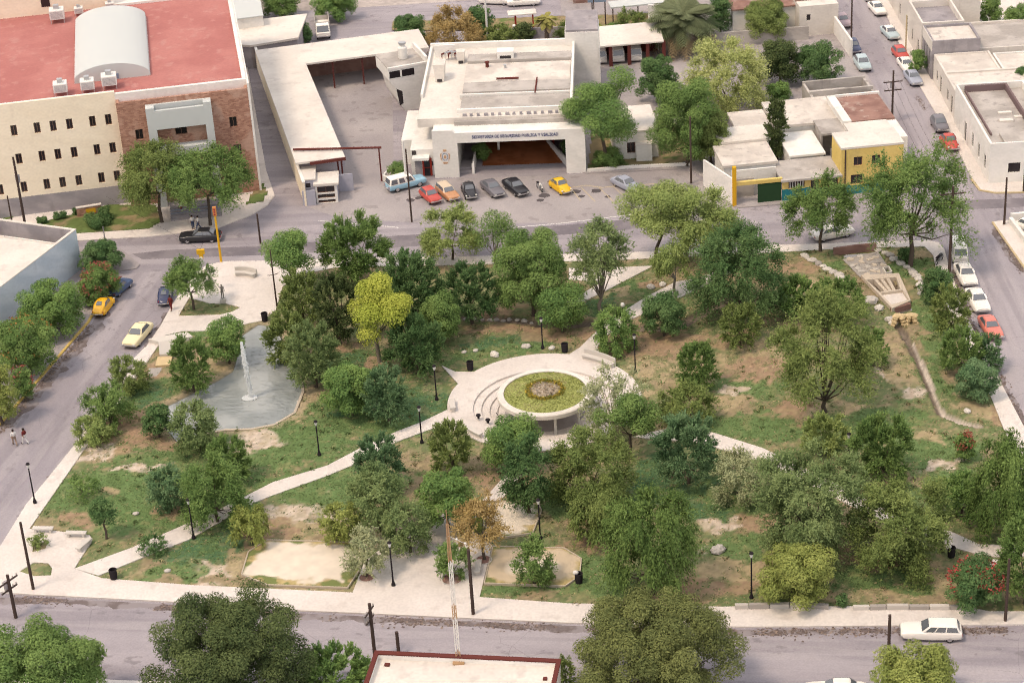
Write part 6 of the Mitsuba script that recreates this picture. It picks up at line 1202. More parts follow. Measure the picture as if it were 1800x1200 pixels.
car('white car near the top of the right street', 'sedan', *(54.16, 284.18, -84), 'white', Gt, scale=.95)
car('white car cut by the top edge on the right street', 'sedan', *(54.04, 290.04, -87), 'white', Gt, scale=.95)
car('pale blue hatchback on the left side of the upper right street', 'hatch', *(48.42, 263.29, -87), 'paleblue', Gt, scale=1.1)
car('dark blue car behind the dark pole on the upper right street', 'hatch', *(48.24, 269.74, -87), 'navy', Gt, scale=1.05)
car('mauve grey car farthest back on the left side of the upper right street', 'hatch', *(48.60, 279.91, -85), 'mauve', Gt, scale=1.05)
car('white station wagon on the bottom street at the lower right', 'wagon', *(32.10, 138.65, 172), 'white', None, 'station wagon')
car('white vehicle at the bottom edge right of the big tree, only its roof in view', 'sedan', *(23.25, 131.71, 174), 'white')
Gc = 'white vans under the far carport'
for q_, lb in (((14.29, 272.10, -89), 'white van under the far carport, leftmost of the three'), ((16.69, 272.11, -89), 'white van under the far carport, middle of the three'), ((19.08, 272.12, -90), 'white van under the far carport, rightmost of the three')):
    car(lb, 'van', *q_, 'white', Gc, 'van')
Gf = 'cars in the far lot at the top edge'
car('white car in the far lot at the top edge, left one of the two', 'sedan', *(0.74, 297.94, -16), 'white', Gf)
car('white car in the far lot at the top edge, right one of the two', 'sedan', *(4.82, 296.53, -2), 'white', Gf)
car('white car parked among the trees right of the big palm', 'sedan', *(29.42, 275.00, 61), 'white', None, scale=.9)
car('white car at the edge of the pale yellow tree right of the palm', 'sedan', *(32.30, 276.27, 54), 'white', None, scale=.9)
car('white rough bodied lorry standing beside the shrub behind the carport', 'truck', *(-24.15, 289.35, -85), 'white', None, 'lorry')
car('white car at the entrance of the property on the right edge', 'hatch', *(58.03, 211.01, -50), 'white', None, z=0.12)

def motorcycle(label, x, y, deg, paint='p_black', z=0.0):
    k = thing('motorcycle', label, 'motorcycle'); a = math.radians(deg); R = np.array([[math.cos(a), -math.sin(a), 0], [math.sin(a), math.cos(a), 0], [0, 0, 1]])
    def W(m): v, f = m.mesh(); return v @ R.T + [x, y, z], f
    for cx in (-.68, .68):
        m = MB(); t = np.linspace(0, 2 * np.pi, 17); m.tube([(cx + .27 * math.cos(q), 0, .31 + .27 * math.sin(q)) for q in t], .055, 6, cap=False)
        wk_ = put('wheel', W(m), 'm_tyre', k); m = MB()
        for q in np.linspace(0, np.pi, 5)[:-1]: m.tube([(cx - .25 * math.cos(q), 0, .31 - .25 * math.sin(q)), (cx + .25 * math.cos(q), 0, .31 + .25 * math.sin(q))], .012, 4)
        put('spoke', W(m), 'm_chrome', wk_)
    put('engine', W(MB().box(-.25, .25, -.16, .16, .25, .62)), 'm_steel', k)
    put('tank', W(MB().ball((.18, 0, .82), (.32, .15, .16), 2)), paint, k, smooth=True)
    put('seat', W(MB().box(-.75, -.08, -.14, .14, .74, .86)), 'm_iron', k)
    put('fork', W(MB().tube([(.70, .08, .31), (.45, .08, .95)], .03, 6).tube([(.70, -.08, .31), (.45, -.08, .95)], .03, 6)), 'm_chrome', k)
    put('handlebar', W(MB().tube([(.34, -.38, 1.05), (.45, -.2, 1.0), (.45, .2, 1.0), (.34, .38, 1.05)], .02, 6)), 'm_chrome', k)
    put('headlight', W(MB().ball((.58, 0, .86), (.09, .1, .1), 2)), 'm_lens', k, smooth=True)
    put('mudguard', W(MB().box(-.95, -.45, -.07, .07, .62, .66).box(.5, .9, -.07, .07, .60, .64)), paint, k)
    return k
motorcycle('dark motorcycle with a white headlamp parked between the black sedan and the yellow beetle', *(4.42, 230.57, -70), 'p_white')
motorcycle('motorcycle leaning on the right street kerb behind the hedge', *(46.47, 204.81, 55), 'p_black', z=.15)

# ================================================================== trees and shrubs
PAL = dict(willow=((0.090, 0.150, 0.045), (0.200, 0.290, 0.088)), mid=((0.118, 0.200, 0.062), (0.220, 0.315, 0.102)), dark=((0.072, 0.142, 0.054), (0.155, 0.242, 0.094)), deep=((0.060, 0.090, 0.038), (0.150, 0.190, 0.075)), near=((0.105, 0.130, 0.050), (0.225, 0.250, 0.092)),
           light=((0.240, 0.315, 0.105), (0.350, 0.415, 0.150)), lime=((0.310, 0.375, 0.065), (0.480, 0.510, 0.105)), olive=((0.145, 0.200, 0.064), (0.260, 0.320, 0.108)), bright=((0.120, 0.215, 0.070), (0.235, 0.345, 0.105)),
           grey=((0.145, 0.210, 0.084), (0.270, 0.340, 0.142)), blue=((0.102, 0.188, 0.088), (0.198, 0.300, 0.148)), dry=((0.340, 0.245, 0.095), (0.470, 0.360, 0.170)), pale=((0.300, 0.340, 0.185), (0.430, 0.450, 0.260)), gold=((0.215, 0.265, 0.075), (0.350, 0.390, 0.120)), palest=((0.360, 0.410, 0.150), (0.500, 0.530, 0.230)))
def crown_leaves(r, c, R, N_, style, pal, leaf=(.22, .125), clumps=26, spread=1.0, fill=.25, dome=False):
    """leaf blades of a crown as (vertices, quads, colours)"""
    rx, ry, rz = R
    d = r.randn(clumps, 3); d /= np.linalg.norm(d, axis=1, keepdims=True); d[:, 2] = np.where(d[:, 2] < -.8, -d[:, 2], d[:, 2])
    rad = .60 + .34 * r.rand(clumps); inner = r.rand(clumps) < fill; rad[inner] *= .5 + .3 * r.rand(inner.sum())
    lump = 1 + .42 * (meshkit.noise(d * 1.9 + r.rand() * 50, 3) - .5) * 2 * spread
    cc = d * (rad * lump)[:, None] * [rx, ry, rz]
    if dome:                   # a bushy crown that is widest low down and reaches the ground all round
        t = (np.arange(clumps) + r.rand(clumps)) / clumps; t = .06 + .84 * t ** .85; a_ = np.arange(clumps) * 2.39996 + r.rand(clumps) * .9
        pr = np.where(t > .36, np.sqrt(np.maximum(0, 1 - ((t - .36) / .70) ** 2)), .84 + .16 * t / .36); rf = (.66 + .26 * r.rand(clumps)) * pr * (.35 + .65 * lump); rf[inner] *= .35
        cc = np.c_[rx * rf * np.cos(a_), ry * rf * np.sin(a_), rz * (2 * t - 1) * .93]
    rc = (rx + ry + rz) / 3 * (.31 + .17 * r.rand(clumps)) * (26 / clumps) ** (.45 if dome else .28)
    w = rc ** 2; w /= w.sum(); k = r.choice(clumps, N_, p=w)
    dd = r.randn(N_, 3); dd /= np.linalg.norm(dd, axis=1, keepdims=True); dd[:, 2] = np.where(r.rand(N_) < .5, np.abs(dd[:, 2]), dd[:, 2]); out = cc[k] / (np.linalg.norm(cc[k], axis=1, keepdims=True) + .1)
    if style == 'brush':       # upright feathered shoots
        ns = max(30, N_ // 14); ks = r.choice(clumps, ns, p=w); sd = out_of(cc[ks]) * .8 + r.randn(ns, 3) * .34 + [0, 0, .55]; sd /= np.linalg.norm(sd, axis=1, keepdims=True)
        sL = rc[ks] * (.9 + .7 * r.rand(ns)); i = r.randint(0, ns, N_); t = r.rand(N_) ** .8
        p = cc[ks][i] * .90 - [0, 0, .06 * rz] + sd[i] * (sL[i] * t)[:, None] + r.randn(N_, 3) * .05; ax = sd[i] + r.randn(N_, 3) * .38; kk = ks[i]
    elif style == 'weep':      # arching, then hanging strands
        ns = max(40, N_ // 22); ks = r.choice(clumps, ns, p=w); o2 = out_of(cc[ks] * [1, 1, .3]) + r.randn(ns, 3) * .35; sL = (rx + ry) / 2 * (.30 + .45 * r.rand(ns)); i = r.randint(0, ns, N_); t = r.rand(N_)
        drop = rz * (.12 + .34 * r.rand(ns)) * (1 + .8 * (spread > .55)); p = cc[ks][i] * .92 + [0, 0, rz * .10] + o2[i] * (sL[i] * t * .5)[:, None] - np.c_[0 * t, 0 * t, drop[i] * t ** 1.8] + r.randn(N_, 3) * .05
        ax = o2[i] * .4 - np.c_[0 * t, 0 * t, .4 + t] + r.randn(N_, 3) * .3; kk = ks[i]
        core = r.rand(N_) < .28; kk = np.where(core, k, kk); p = np.where(core[:, None], cc[k] + dd * (rc[k] * (.5 + .5 * r.rand(N_) ** .5))[:, None] * [1, 1, .85], p)
    elif style == 'feather':   # fine airy sprays
        ns = max(40, N_ // 16); ks = r.choice(clumps, ns, p=w); sd = out_of(cc[ks]) + r.randn(ns, 3) * .55 + [0, 0, .12]; sd /= np.linalg.norm(sd, axis=1, keepdims=True); sL = rc[ks] * (.9 + .9 * r.rand(ns)); i = r.randint(0, ns, N_); t = r.rand(N_) ** .7
        p = cc[ks][i] + sd[i] * (sL[i] * t)[:, None] + r.randn(N_, 3) * .10 - np.c_[0 * t, 0 * t, .25 * sL[i] * t ** 2]; ax = sd[i] * .6 + r.randn(N_, 3) * .6; kk = ks[i]
    else:
        sh = rc[k] * (.40 + .62 * r.rand(N_) ** .6); p = cc[k] + dd * sh[:, None] * [1, 1, .85]; ax = np.cross(dd, r.randn(N_, 3)) + dd * .35 - [0, 0, .25]; kk = k
    ax /= np.linalg.norm(ax, axis=1, keepdims=True) + 1e-9
    if style != 'round': dd = p - cc[kk] * .85; dd /= np.linalg.norm(dd, axis=1, keepdims=True) + 1e-9; out = out_of(cc[kk])
    nrm = out * .35 + dd * .9 + r.randn(N_, 3) * .30 + [0, 0, .55]; sd_ = np.cross(ax, nrm); sd_ /= np.linalg.norm(sd_, axis=1, keepdims=True) + 1e-9
    zf = .5 + 1.0 * r.rand(N_); L = leaf[0] * zf * (.8 + .4 * r.rand(N_)); Wd = leaf[1] * zf * (.8 + .4 * r.rand(N_))
    v = np.stack([p + sd_ * (Wd * .5)[:, None], p + ax * L[:, None], p - sd_ * (Wd * .5)[:, None]], 1).reshape(-1, 3) + c
    ca, cb = (np.array(q) for q in PAL[pal]); mixk = r.rand(clumps) * .75
    t = np.clip(mixk[kk] + (r.rand(N_) - .35) * .7, 0, 1)[:, None]; col = (ca * (1 - t) + cb * t) * (.90 + .20 * r.rand(N_))[:, None]
    return v, np.arange(3 * N_).reshape(-1, 3), np.repeat(np.clip(col, .01, .8), 3, 0), cc
def out_of(c): return c / (np.linalg.norm(c, axis=1, keepdims=True) + .15)
def tree(label, x, y, h, rad, style='round', pal='mid', bottom=.22, dens=1.0, leaf=(.20, .115), clumps=26, spread=None, bark='m_bark', seed=None, name='tree', cat='tree', group=None, dx=0.0, trunk_h=None, fill=.25, ry=None, limbs=6, cap=46000):
    if clumps >= 26: clumps = int(clumps * {'brush': 1.9, 'round': 1.5, 'weep': 1.8, 'feather': 1.3}[style])
    if spread is None: spread = {'brush': .28, 'round': .7, 'weep': .45, 'feather': .65}[style]
    h = max(h, .5); key = thing(name, label, cat, group); r = np.random.RandomState(seed if seed is not None else (abs(int(x * 131 + y * 57)) % 99991))
    z = ground_z(x, y); zb = h * bottom * .25; rz = (h - zb) / 2 / .98; c = np.array([x + dx, y, z + zb + rz]); ry = ry or rad * .95
    A_ = 4 * math.pi * ((rad * ry + rad * rz + ry * rz) / 3); n_ = int(min(cap, max(500, dens * 2.05 * A_ / (leaf[0] * leaf[1] / 2))))
    v, f, col, cc = crown_leaves(r, c, ((rad * .92, ry * .92, rz * .89) if bottom < .21 else (rad * .90, ry * .90, rz * .90)), n_, style, pal, leaf, clumps, spread, fill, dome=bottom < .21)
    low = v[:, 2] < z + .04; v[low, 2] = z + .04 + .1 * r.rand(low.sum())
    tr_ = MB(); tr0 = max(.04, .026 * h ** .85 + .015); top = zb + rz * .55 if trunk_h is None else trunk_h
    fork = np.array([x + dx * .6 + .05 * h * (r.rand() - .5), y + .05 * h * (r.rand() - .5), z + max(.25, top * .72)])
    mid = np.array([x + .04 * h * (r.rand() - .5), y, z + top * .35]); tr_.tube([(x, y, z - .15), (x, y, z + .1), mid, fork], [tr0 * 1.5, tr0 * 1.15, tr0, tr0 * .8], 8)
    order = np.argsort(-np.linalg.norm(cc, axis=1))[:max(3, limbs)]
    for i in order:
        e = cc[i] * .92 + c; m_ = (fork * .5 + e * .5) + [0, 0, -.06 * h]
        tr_.tube([fork - [0, 0, .08], m_, e], [tr0 * .5, tr0 * .26, tr0 * .08], 5)
    put('trunk', tr_, bark, key, smooth=60); put('crown', (v, f), 'm_leaf', key, color=col)
    return key
B2 = dict(bottom=.10)
# --- before the brick building
tree('wide mesquite tree before the brick building, left of the entrance', *(-40.10, 228.02, 9.3, 4.41), 'feather', 'olive', 1.6, 1.2, clumps=34)
tree('wide mesquite tree before the brick building, right of the entrance', *(-34.26, 226.37, 9.1, 4.91), 'feather', 'mid', 1.6, 1.2, clumps=34, limbs=8)
tree('round tree in the grass island of the upper left plaza', *(-33.99, 204.89, 5.7, 2.51), 'feather', 'mid', 1.2, 1.0)
tree('broad light green tree at the avenue edge right of the upper left plaza', *(-23.51, 208.19, 6.7, 3.42), 'round', 'bright', 1.0, 0.8, clumps=20)
tree('tall rounded dark tree on the avenue edge, upper left of the lime tree', *(-16.69, 208.90, 7.7, 3.98), 'brush', 'mid', 0.1, 1.25, clumps=32)
tree('feathery pale green tree leaning over the avenue', *(-6.00, 213.05, 5.9, 3.29), 'feather', 'light', 0.7, 1.1, limbs=9)
tree('sparse tree with bare whitish twigs and small leaf tufts on the avenue', *(-1.24, 210.65, 6.2, 2.51), 'round', 'mid', .35, .28, clumps=14, bark='m_pale_bark', limbs=14)
tree('dense dark tree just right of the lime tree top', *(-10.02, 197.69, 9.1, 3.82), 'brush', 'dark', .08, 1.15, clumps=32)
tree('dense dark tree between the two big crowns behind the creek', *(-4.05, 197.78, 7.2, 2.68), 'brush', 'dark', .10, 1.1)
tree('large round green tree at the avenue right of centre', *(2.44, 198.58, 10.2, 4.19), 'round', 'mid', .12, 1.15, clumps=34)
tree('bright lime yellow tree in the middle of the dark grove', *(-13.53, 190.09, 9.9, 3.06), 'round', 'lime', 0.9, 1.0, clumps=24, spread=1.3, bark='m_pale_bark', fill=.3)
tree('rounded green shrub tree right of the lime tree', *(-7.16, 193.15, 6.1, 2.17), 'round', 'mid', .08, 1.1)
tree('dark bushy tree left of the kiosk plaza', *(-9.63, 187.20, 6.5, 3.26), 'brush', 'dark', .08, 1.15, clumps=30)
tree('grey green tree at the upper left of the grove by the plaza', *(-21.78, 199.67, 6.3, 2.28), 'brush', 'olive', .10, 1.1)
tree('dark narrow tree behind the lime tree on its left', *(-17.78, 194.57, 8.9, 2.12), 'brush', 'deep', .08, 1.0)
tree('feathery dark shrub tree at the right shore of the pond', *(-23.02, 191.70, 6.8, 2.33), 'brush', 'olive', .08, 1.1)
tree('leaning grey green shrub tree below the pond inlet', *(-19.81, 185.94, 7.6, 2.84), 'brush', 'grey', .08, 1.1)
tree('bright green leafy bush right of the pond', *(-15.94, 179.80, 6.0, 2.77), 'round', 'bright', .08, 1.0, clumps=30)
tree('grey green bush beside the left path near the kiosk', *(-12.30, 178.03, 6.2, 2.31), 'brush', 'blue', .08, 1.0)
tree('irregular bright green tree above the kiosk by the creek', *(5.24, 194.62, 5.7, 2.59), 'round', 'bright', .10, .8, clumps=14, spread=1.5)
tree('vase shaped wispy tree with bare lower branches above the kiosk', *(9.45, 198.53, 9.8, 3.17), 'feather', 'grey', 1.5, 0.8, bark='m_pale_bark', limbs=16, trunk_h=2.0)
tree('large pale green spreading tree at the avenue', *(16.22, 209.29, 9.0, 4.68), 'round', 'light', 1.3, 0.8, clumps=28, spread=1.4, dx=1.2, limbs=9)
tree('pale green spreading crown right of the large avenue tree', *(21.51, 207.40, 8.5, 3.59), 'feather', 'light', .30, 1.0, spread=1.4)
tree('drooping pale green tree between the two upper paths', *(17.55, 200.44, 6.5, 2.53), 'weep', 'light', 1.3, 0.8, bark='m_pale_bark', clumps=16)
tree('big dark mesquite tree with a thick crown right of the upper paths', *(23.67, 194.78, 10.4, 4.60), 'feather', 'dark', .18, 1.35, clumps=36, limbs=9)
tree('small dark rounded tree on the path above the kiosk', *(15.62, 192.09, 5.1, 2.33), 'round', 'dark', .15, 1.05)
tree('light green small tree beside the neck of the kiosk plaza', *(10.47, 189.59, 4.8, 1.90), 'feather', 'bright', .10, 1.2)
tree('green conical bush on the dry lawn right of the kiosk', *(17.80, 180.78, 5.6, 1.95), 'brush', 'mid', .08, 1.1)
tree('dull green bush below the big dark mesquite', *(22.98, 188.29, 5.0, 2.07), 'brush', 'olive', .10, .9)
tree('round mid green tree on the avenue pavement left of the big corner tree', *(34.36, 209.39, 8.1, 3.56), 'feather', 'mid', 1.2, 1.0, clumps=30)
tree('very large mesquite tree at the avenue corner before the yellow house', *(43.24, 204.29, 13.3, 5.63), 'feather', 'mid', 0.6, 1.25, clumps=44, spread=1.3, limbs=12, dx=-.4)
tree('dense green clump tree left of the spillway', *(29.78, 194.20, 4.6, 2.47), 'brush', 'bright', .05, 1.1)
tree('dense dark green clump tree nearest the spillway', *(33.65, 192.67, 4.9, 2.80), 'brush', 'mid', .05, 1.1)
tree('spreading mesquite tree with a visible forked trunk on the right lawn', *(29.30, 174.56, 11.2, 4.77), 'feather', 'olive', 1.1, 0.95, clumps=40, spread=1.3, limbs=16, trunk_h=1.9, ry=4.2)
tree('small dark bush behind the spreading mesquite on its right', *(35.44, 183.09, 4.5, 1.46), 'brush', 'mid', .05, 1.0)
tree('dark round bush at the upper end of the right hedge', *(44.05, 194.81, 4.6, 1.59), 'round', 'dark', .05, 1.1)
tree('dull green bush of the right hedge below the dark round one', *(44.08, 188.52, 5.5, 2.07), 'brush', 'olive', .04, 1.0)
tree('tall bush of the right hedge beside the red car', *(43.69, 180.86, 5.0, 2.23), 'brush', 'mid', .04, 1.1)
tree('dense bush of the right hedge with a bluish tone', *(46.25, 181.10, 3.8, 1.56), 'brush', 'blue', .04, 1.0)
tree('lowest large bush of the right hedge by the pavement', *(43.83, 175.23, 4.3, 2.06), 'round', 'blue', .04, 1.1)
tree('small dark bush at the upper right corner of the spillway stones', *(43.02, 205.72, 1.6, 0.92), 'round', 'dark', .02, 1.0, name='shrub', cat='shrub')
# --- round the pond and the lower left
tree('dark rounded bush at the left shore of the pond', *(-32.21, 186.84, 6.1, 2.23), 'brush', 'mid', .05, 1.15)
tree('light green bush at the head of the pond behind the jet', *(-29.01, 192.12, 5.3, 2.16), 'round', 'bright', .08, 1.0)
tree('thin bush beside the left street above the pond path', *(-38.45, 187.40, 4.0, 1.77), 'feather', 'olive', .08, .9)
tree('mid green shrub tree at the left street kerb', *(-39.58, 180.55, 4.6, 2.22), 'feather', 'mid', .10, 1.05)
tree('pale yellow green bush at the left street kerb below the shrub tree', *(-40.81, 177.46, 3.0, 1.70), 'feather', 'light', .04, 1.0)
tree('small dark tree at the lower left shore of the pond', *(-34.52, 177.76, 3.8, 1.48), 'round', 'dark', .18, 1.0)
tree('grey green bushy tree at the lower shore of the pond', *(-30.32, 174.80, 5.3, 2.11), 'feather', 'grey', .10, 1.2)
tree('green rounded bush between the pond and the long left path', *(-26.88, 168.96, 4.9, 2.06), 'brush', 'mid', .05, 1.1)
tree('dusty green tree beside the long left path', *(-27.48, 162.26, 6.2, 2.82), 'feather', 'mid', .14, 1.1)
tree('small dark bush on the lower left lawn beside the dusty tree', *(-31.87, 164.28, 4.4, 1.55), 'feather', 'blue', .12, 1.0)
tree('small round dark tree alone on the lower left lawn', *(-37.24, 160.41, 4.2, 1.32), 'round', 'dark', 1.4, 1.0)
tree('low leafy plant growing at the edge of the long left path', *(-32.67, 157.89, 1.4, 1.21), 'feather', 'dark', .02, .6, name='shrub', cat='shrub')
tree('tiny tree in the pavement island of the lower left plaza', *(-43.08, 159.97, 1.2, 0.81), 'feather', 'olive', .2, .6, name='shrub', cat='shrub')
tree('low hazy green plant on the left lawn below the pale streak', *(-40.31, 167.39, 2.2, 1.36), 'feather', 'mid', .02, .35, name='shrub', cat='shrub')
tree('yellow green drooping small tree on the path below the dusty tree', *(-24.08, 158.18, 4.1, 1.91), 'weep', 'gold', .12, .8)
tree('small yellow green tree on the bare ground above the left sand pit', *(-16.25, 157.84, 3.7, 1.66), 'feather', 'gold', .20, .8)
tree('pale wispy tree in the round planter by the left sand pit', *(-13.71, 151.91, 4.5, 1.86), 'feather', 'pale', .25, .7)
tree('dusky green tree left of the central path', *(-12.71, 165.61, 6.1, 2.08), 'brush', 'blue', .08, 1.0)
tree('dark pointed tree at the lower left rim of the kiosk plaza', *(-6.29, 167.91, 6.2, 1.84), 'brush', 'olive', .06, 1.05)
tree('grey brown leaved tree above the lower plaza on its left', *(-12.76, 158.99, 6.3, 2.53), 'feather', 'grey', .15, .95)
tree('bright green round tree above the lower plaza behind the mast', *(-6.59, 158.74, 6.2, 2.67), 'round', 'bright', .15, 1.0, clumps=30)
tree('greyish small tree at the upper edge of the lower plaza', *(-9.98, 155.33, 5.1, 1.79), 'feather', 'grey', .18, .95)
tree('dry orange tree beside the lower plaza', *(-3.55, 153.38, 5.6, 2.56), 'feather', 'dry', 1.2, 0.55, limbs=10)
tree('yellow dry shoots of a small tree behind the dry orange tree', *(-4.68, 157.61, 3.9, 1.10), 'feather', 'gold', .2, .7)
tree('small tree standing in the round pit of the lower plaza', *(-6.27, 150.91, 3.5, 1.36), 'feather', 'mid', .22, .8)
tree('vivid yellow green round tree at the bottom rim of the kiosk plaza', *(-0.59, 168.13, 5.3, 2.79), 'round', 'bright', .10, 1.1, clumps=22, spread=1.2)
tree('dark slim trunked tree below the kiosk plaza', *(0.56, 160.52, 8.1, 2.19), 'feather', 'dark', .24, 1.15)
tree('small grey green tree growing in the right sand pit', *(0.63, 149.39, 4.6, 1.50), 'feather', 'mid', .20, .9)
tree('tiny shrub beside the tree in the right sand pit', *(1.48, 149.97, 1.7, 0.73), 'feather', 'grey', .05, .7, name='shrub', cat='shrub')
tree('olive green spreading tree below right of the kiosk', *(6.22, 161.46, 7.7, 3.37), 'feather', 'olive', .12, 1.05, clumps=34)
tree('drooping light green tree above the large weeping tree', *(6.45, 155.62, 5.7, 2.49), 'weep', 'olive', .12, 1.4)
tree('tree with a bare trunk at the right rim of the kiosk plaza', *(10.28, 168.84, 6.8, 2.85), 'round', 'mid', 1.4, 0.8, clumps=22)
tree('wispy half bare tree overlapping the right of the kiosk plaza', *(9.30, 172.05, 7.7, 2.79), 'feather', 'pale', .18, .42, bark='m_pale_bark', limbs=16)
tree('bluish spiky bush tree right of the kiosk plaza', *(15.16, 163.77, 7.4, 2.99), 'brush', 'blue', .06, 1.15, clumps=30)
tree('low dull bush behind the bluish bush tree', *(16.02, 174.72, 3.9, 2.60), 'feather', 'olive', .05, .8)
tree('large bright weeping tree at the lower centre right', *(10.45, 146.81, 10.3, 4.43), 'weep', 'willow', .06, 1.7, clumps=34, limbs=8)
tree('pale yellowish bush at the start of the curved path', *(19.62, 160.18, 4.9, 2.44), 'feather', 'pale', .04, .85)
tree('large grey green mesquite tree over the curved path', *(24.31, 150.95, 10.1, 5.06), 'feather', 'grey', .12, 1.25, clumps=48, spread=1.2, limbs=10)
tree('broad rounded olive tree right of the large grey mesquite', *(31.62, 148.41, 8.1, 3.94), 'feather', 'olive', .10, 1.3, clumps=34)
tree('round yellow green bush at the lower right pavement', *(22.14, 144.47, 5.6, 3.25), 'round', 'gold', .02, 1.0, clumps=32)
tree('dark spiky bush tree on the right lawn', *(32.19, 161.56, 6.8, 3.07), 'brush', 'mid', .06, 1.15, clumps=30)
tree('low light green bush left of the dark spiky bush tree', *(27.94, 166.70, 4.4, 2.20), 'brush', 'light', .02, .9)
tree('weeping tree with a pale leaning trunk at the right edge', *(41.58, 151.88, 10.9, 3.81), 'weep', 'willow', .14, 1.5, clumps=32, spread=.6, bark='m_pale_bark')
tree('dark green tree at the lower right edge', *(40.54, 142.15, 9.0, 2.42), 'brush', 'mid', .05, 1.1)
tree('light green low bushes at the right lawn under the weeping tree', *(38.28, 155.86, 4.1, 2.59), 'brush', 'bright', .02, .9, name='shrub', cat='shrub')
# --- near trees at the bottom
tree('very large broad tree at the bottom street right of the near roof', *(9.53, 132.32, 9.8, 6.72), 'round', 'near', .16, 1.0, clumps=80, leaf=(.17, .10), spread=1.3, limbs=12, cap=130000, fill=.3)
tree('very large dark green tree at the bottom street left of the near roof', *(-22.97, 133.68, 11.4, 6.59), 'round', 'deep', .14, 1.05, clumps=72, leaf=(.18, .11), spread=1.5, fill=.3, cap=130000)
tree('large mid green tree cut by the lower left corner', *(-38.07, 133.21, 10.4, 4.98), 'round', 'mid', .14, 1.05, clumps=56, leaf=(.18, .11), spread=1.3, cap=110000)
tree('smaller tree beside the one in the lower left corner', *(-35.13, 137.58, 5.4, 1.55), 'round', 'mid', .25, .9)
tree('yellow green bush at the bottom edge left of the near roof', *(-15.58, 135.09, 5.1, 2.87), 'brush', 'bright', .02, 1.1, clumps=30)
tree('yellow green crown at the bottom edge in front of the station wagon', *(28.83, 129.31, 5.6, 3.65), 'round', 'gold', .05, 1.0, clumps=32)
tree('small bush at the right end of the near roof', *(2.39, 134.71, 3.4, 0.81), 'brush', 'olive', .02, .8, name='shrub', cat='shrub')
# --- bougainvilleas and hedge on the left street
def bougain(label, args, pal, frac, seed, colr=(0.33, 0.10, 0.085)):
    k = tree(label, *args, 'round', pal, .02, 1.0, name='bougainvillea', cat='shrub'); x, y, h, rd = args; r = np.random.RandomState(seed); n = int(420 * frac); z = ground_z(x, y)
    d = r.randn(n, 3); d /= np.linalg.norm(d, axis=1, keepdims=True); d[:, 2] = np.abs(d[:, 2]) * .9; pk = meshkit.noise(d * 2.2 + seed, 1) > .52; d = d[pk]
    p = d * [rd * .95, rd * .9, h * .52] + [x, y, z + h * .5] + r.randn(len(d), 3) * .1; msh, cc = tuft_mesh(p, .12, .09, np.array([colr]) * np.ones((len(p), 1)), seed)
    put('blossom', msh, 'm_vertex', k, color=cc, kind='stuff')
tree('dark green tree at the corner of the blue building', *(-45.28, 215.78, 3.8, 2.43), 'round', 'dark', .05, 1.1)
bougain('red flowering bougainvillea beside the dark blue car', ((-44.28, 208.61, 4.6, 2.24)), 'mid', 1.6, 1)
bougain('red tinged bougainvillea hedge at the corner under the blue wall', ((-45.44, 207.14, 3.3, 1.36)), 'mid', 1.2, 2)
tree('large green hedge bush on the left street beside the yellow beetle', *(-48.52, 201.21, 6.0, 3.81), 'round', 'bright', .02, 1.05, clumps=34)
bougain('orange tinged bougainvillea hedge bush below the large green one', ((-49.44, 192.37, 6.7, 3.27)), 'mid', .8, 3, (0.42, 0.17, 0.06))
tree('yellow green bush at the left edge of the street', *(-50.61, 182.69, 7.7, 1.57), 'round', 'gold', .02, 1.0)
bougain('small red flowering bush at the left pavement', ((-49.11, 187.03, 4.2, 1.14)), 'mid', .8, 4)
bougain('red flowering bougainvillea on the block wall at the lower right', ((36.34, 142.12, 4.6, 2.42)), 'dark', 2.0, 5, (0.38, 0.08, 0.07))
bougain('small reddish flowering shrub left of the weeping tree at the right', ((40.34, 164.20, 3.0, 0.93)), 'mid', 1.0, 6, (0.34, 0.10, 0.08))
for i, (q_, lb) in enumerate([(((-47.78, 227.90, 1.3, 1.74)), 'dark green clipped shrub below the brick sign'), (((-46.96, 229.68, 1.6, 0.87)), 'dark shrub at the right end of the brick sign'), (((-54.74, 229.57, 0.9, 0.27)), 'small young plant along the garden path, leftmost'), (((-54.11, 229.79, 0.9, 0.27)), 'small young plant along the garden path, second from the left'),
                              (((-52.81, 230.56, 1.0, 0.34)), 'young plant along the garden path, third from the left'), (((-52.11, 230.77, 1.0, 0.34)), 'young plant along the garden path, fourth from the left'), (((-50.73, 231.53, 1.0, 0.34)), 'young plant along the garden path beside the brick sign'), (((25.71, 143.27, 1.1, 0.47)), 'small dark plant on the block wall'), (((-58.39, 232.68, 1.0, 0.61)), 'round small tree before the cream building at the left')]):
    tree(lb, *q_, 'round', 'dark', .02, .9, name='shrub', cat='shrub', clumps=10)
for q_, lb in [((*E_.xy(5.1, 5.0), 2.3, 1.05), 'green shrub in the planter inside the station portal'), (((12.99, 236.39, 1.8, 2.06)), 'low clipped green hedge right of the station portal'), (((-12.48, 235.93, 2.5, 1.10)), 'green plant in the white gate planter'), ((*E_.xy(15.9, 5.2), 2.4, 1.0), 'dark shrub seen through the right opening of the portal'), (((-10.85, 244.05, 1.5, 0.71)), 'climbing plant on the white forecourt pole')]:
    tree(lb, *q_, 'round', 'mid' if 'dark' not in lb else 'dark', .02, 1.0, name='shrub', cat='shrub', clumps=14)
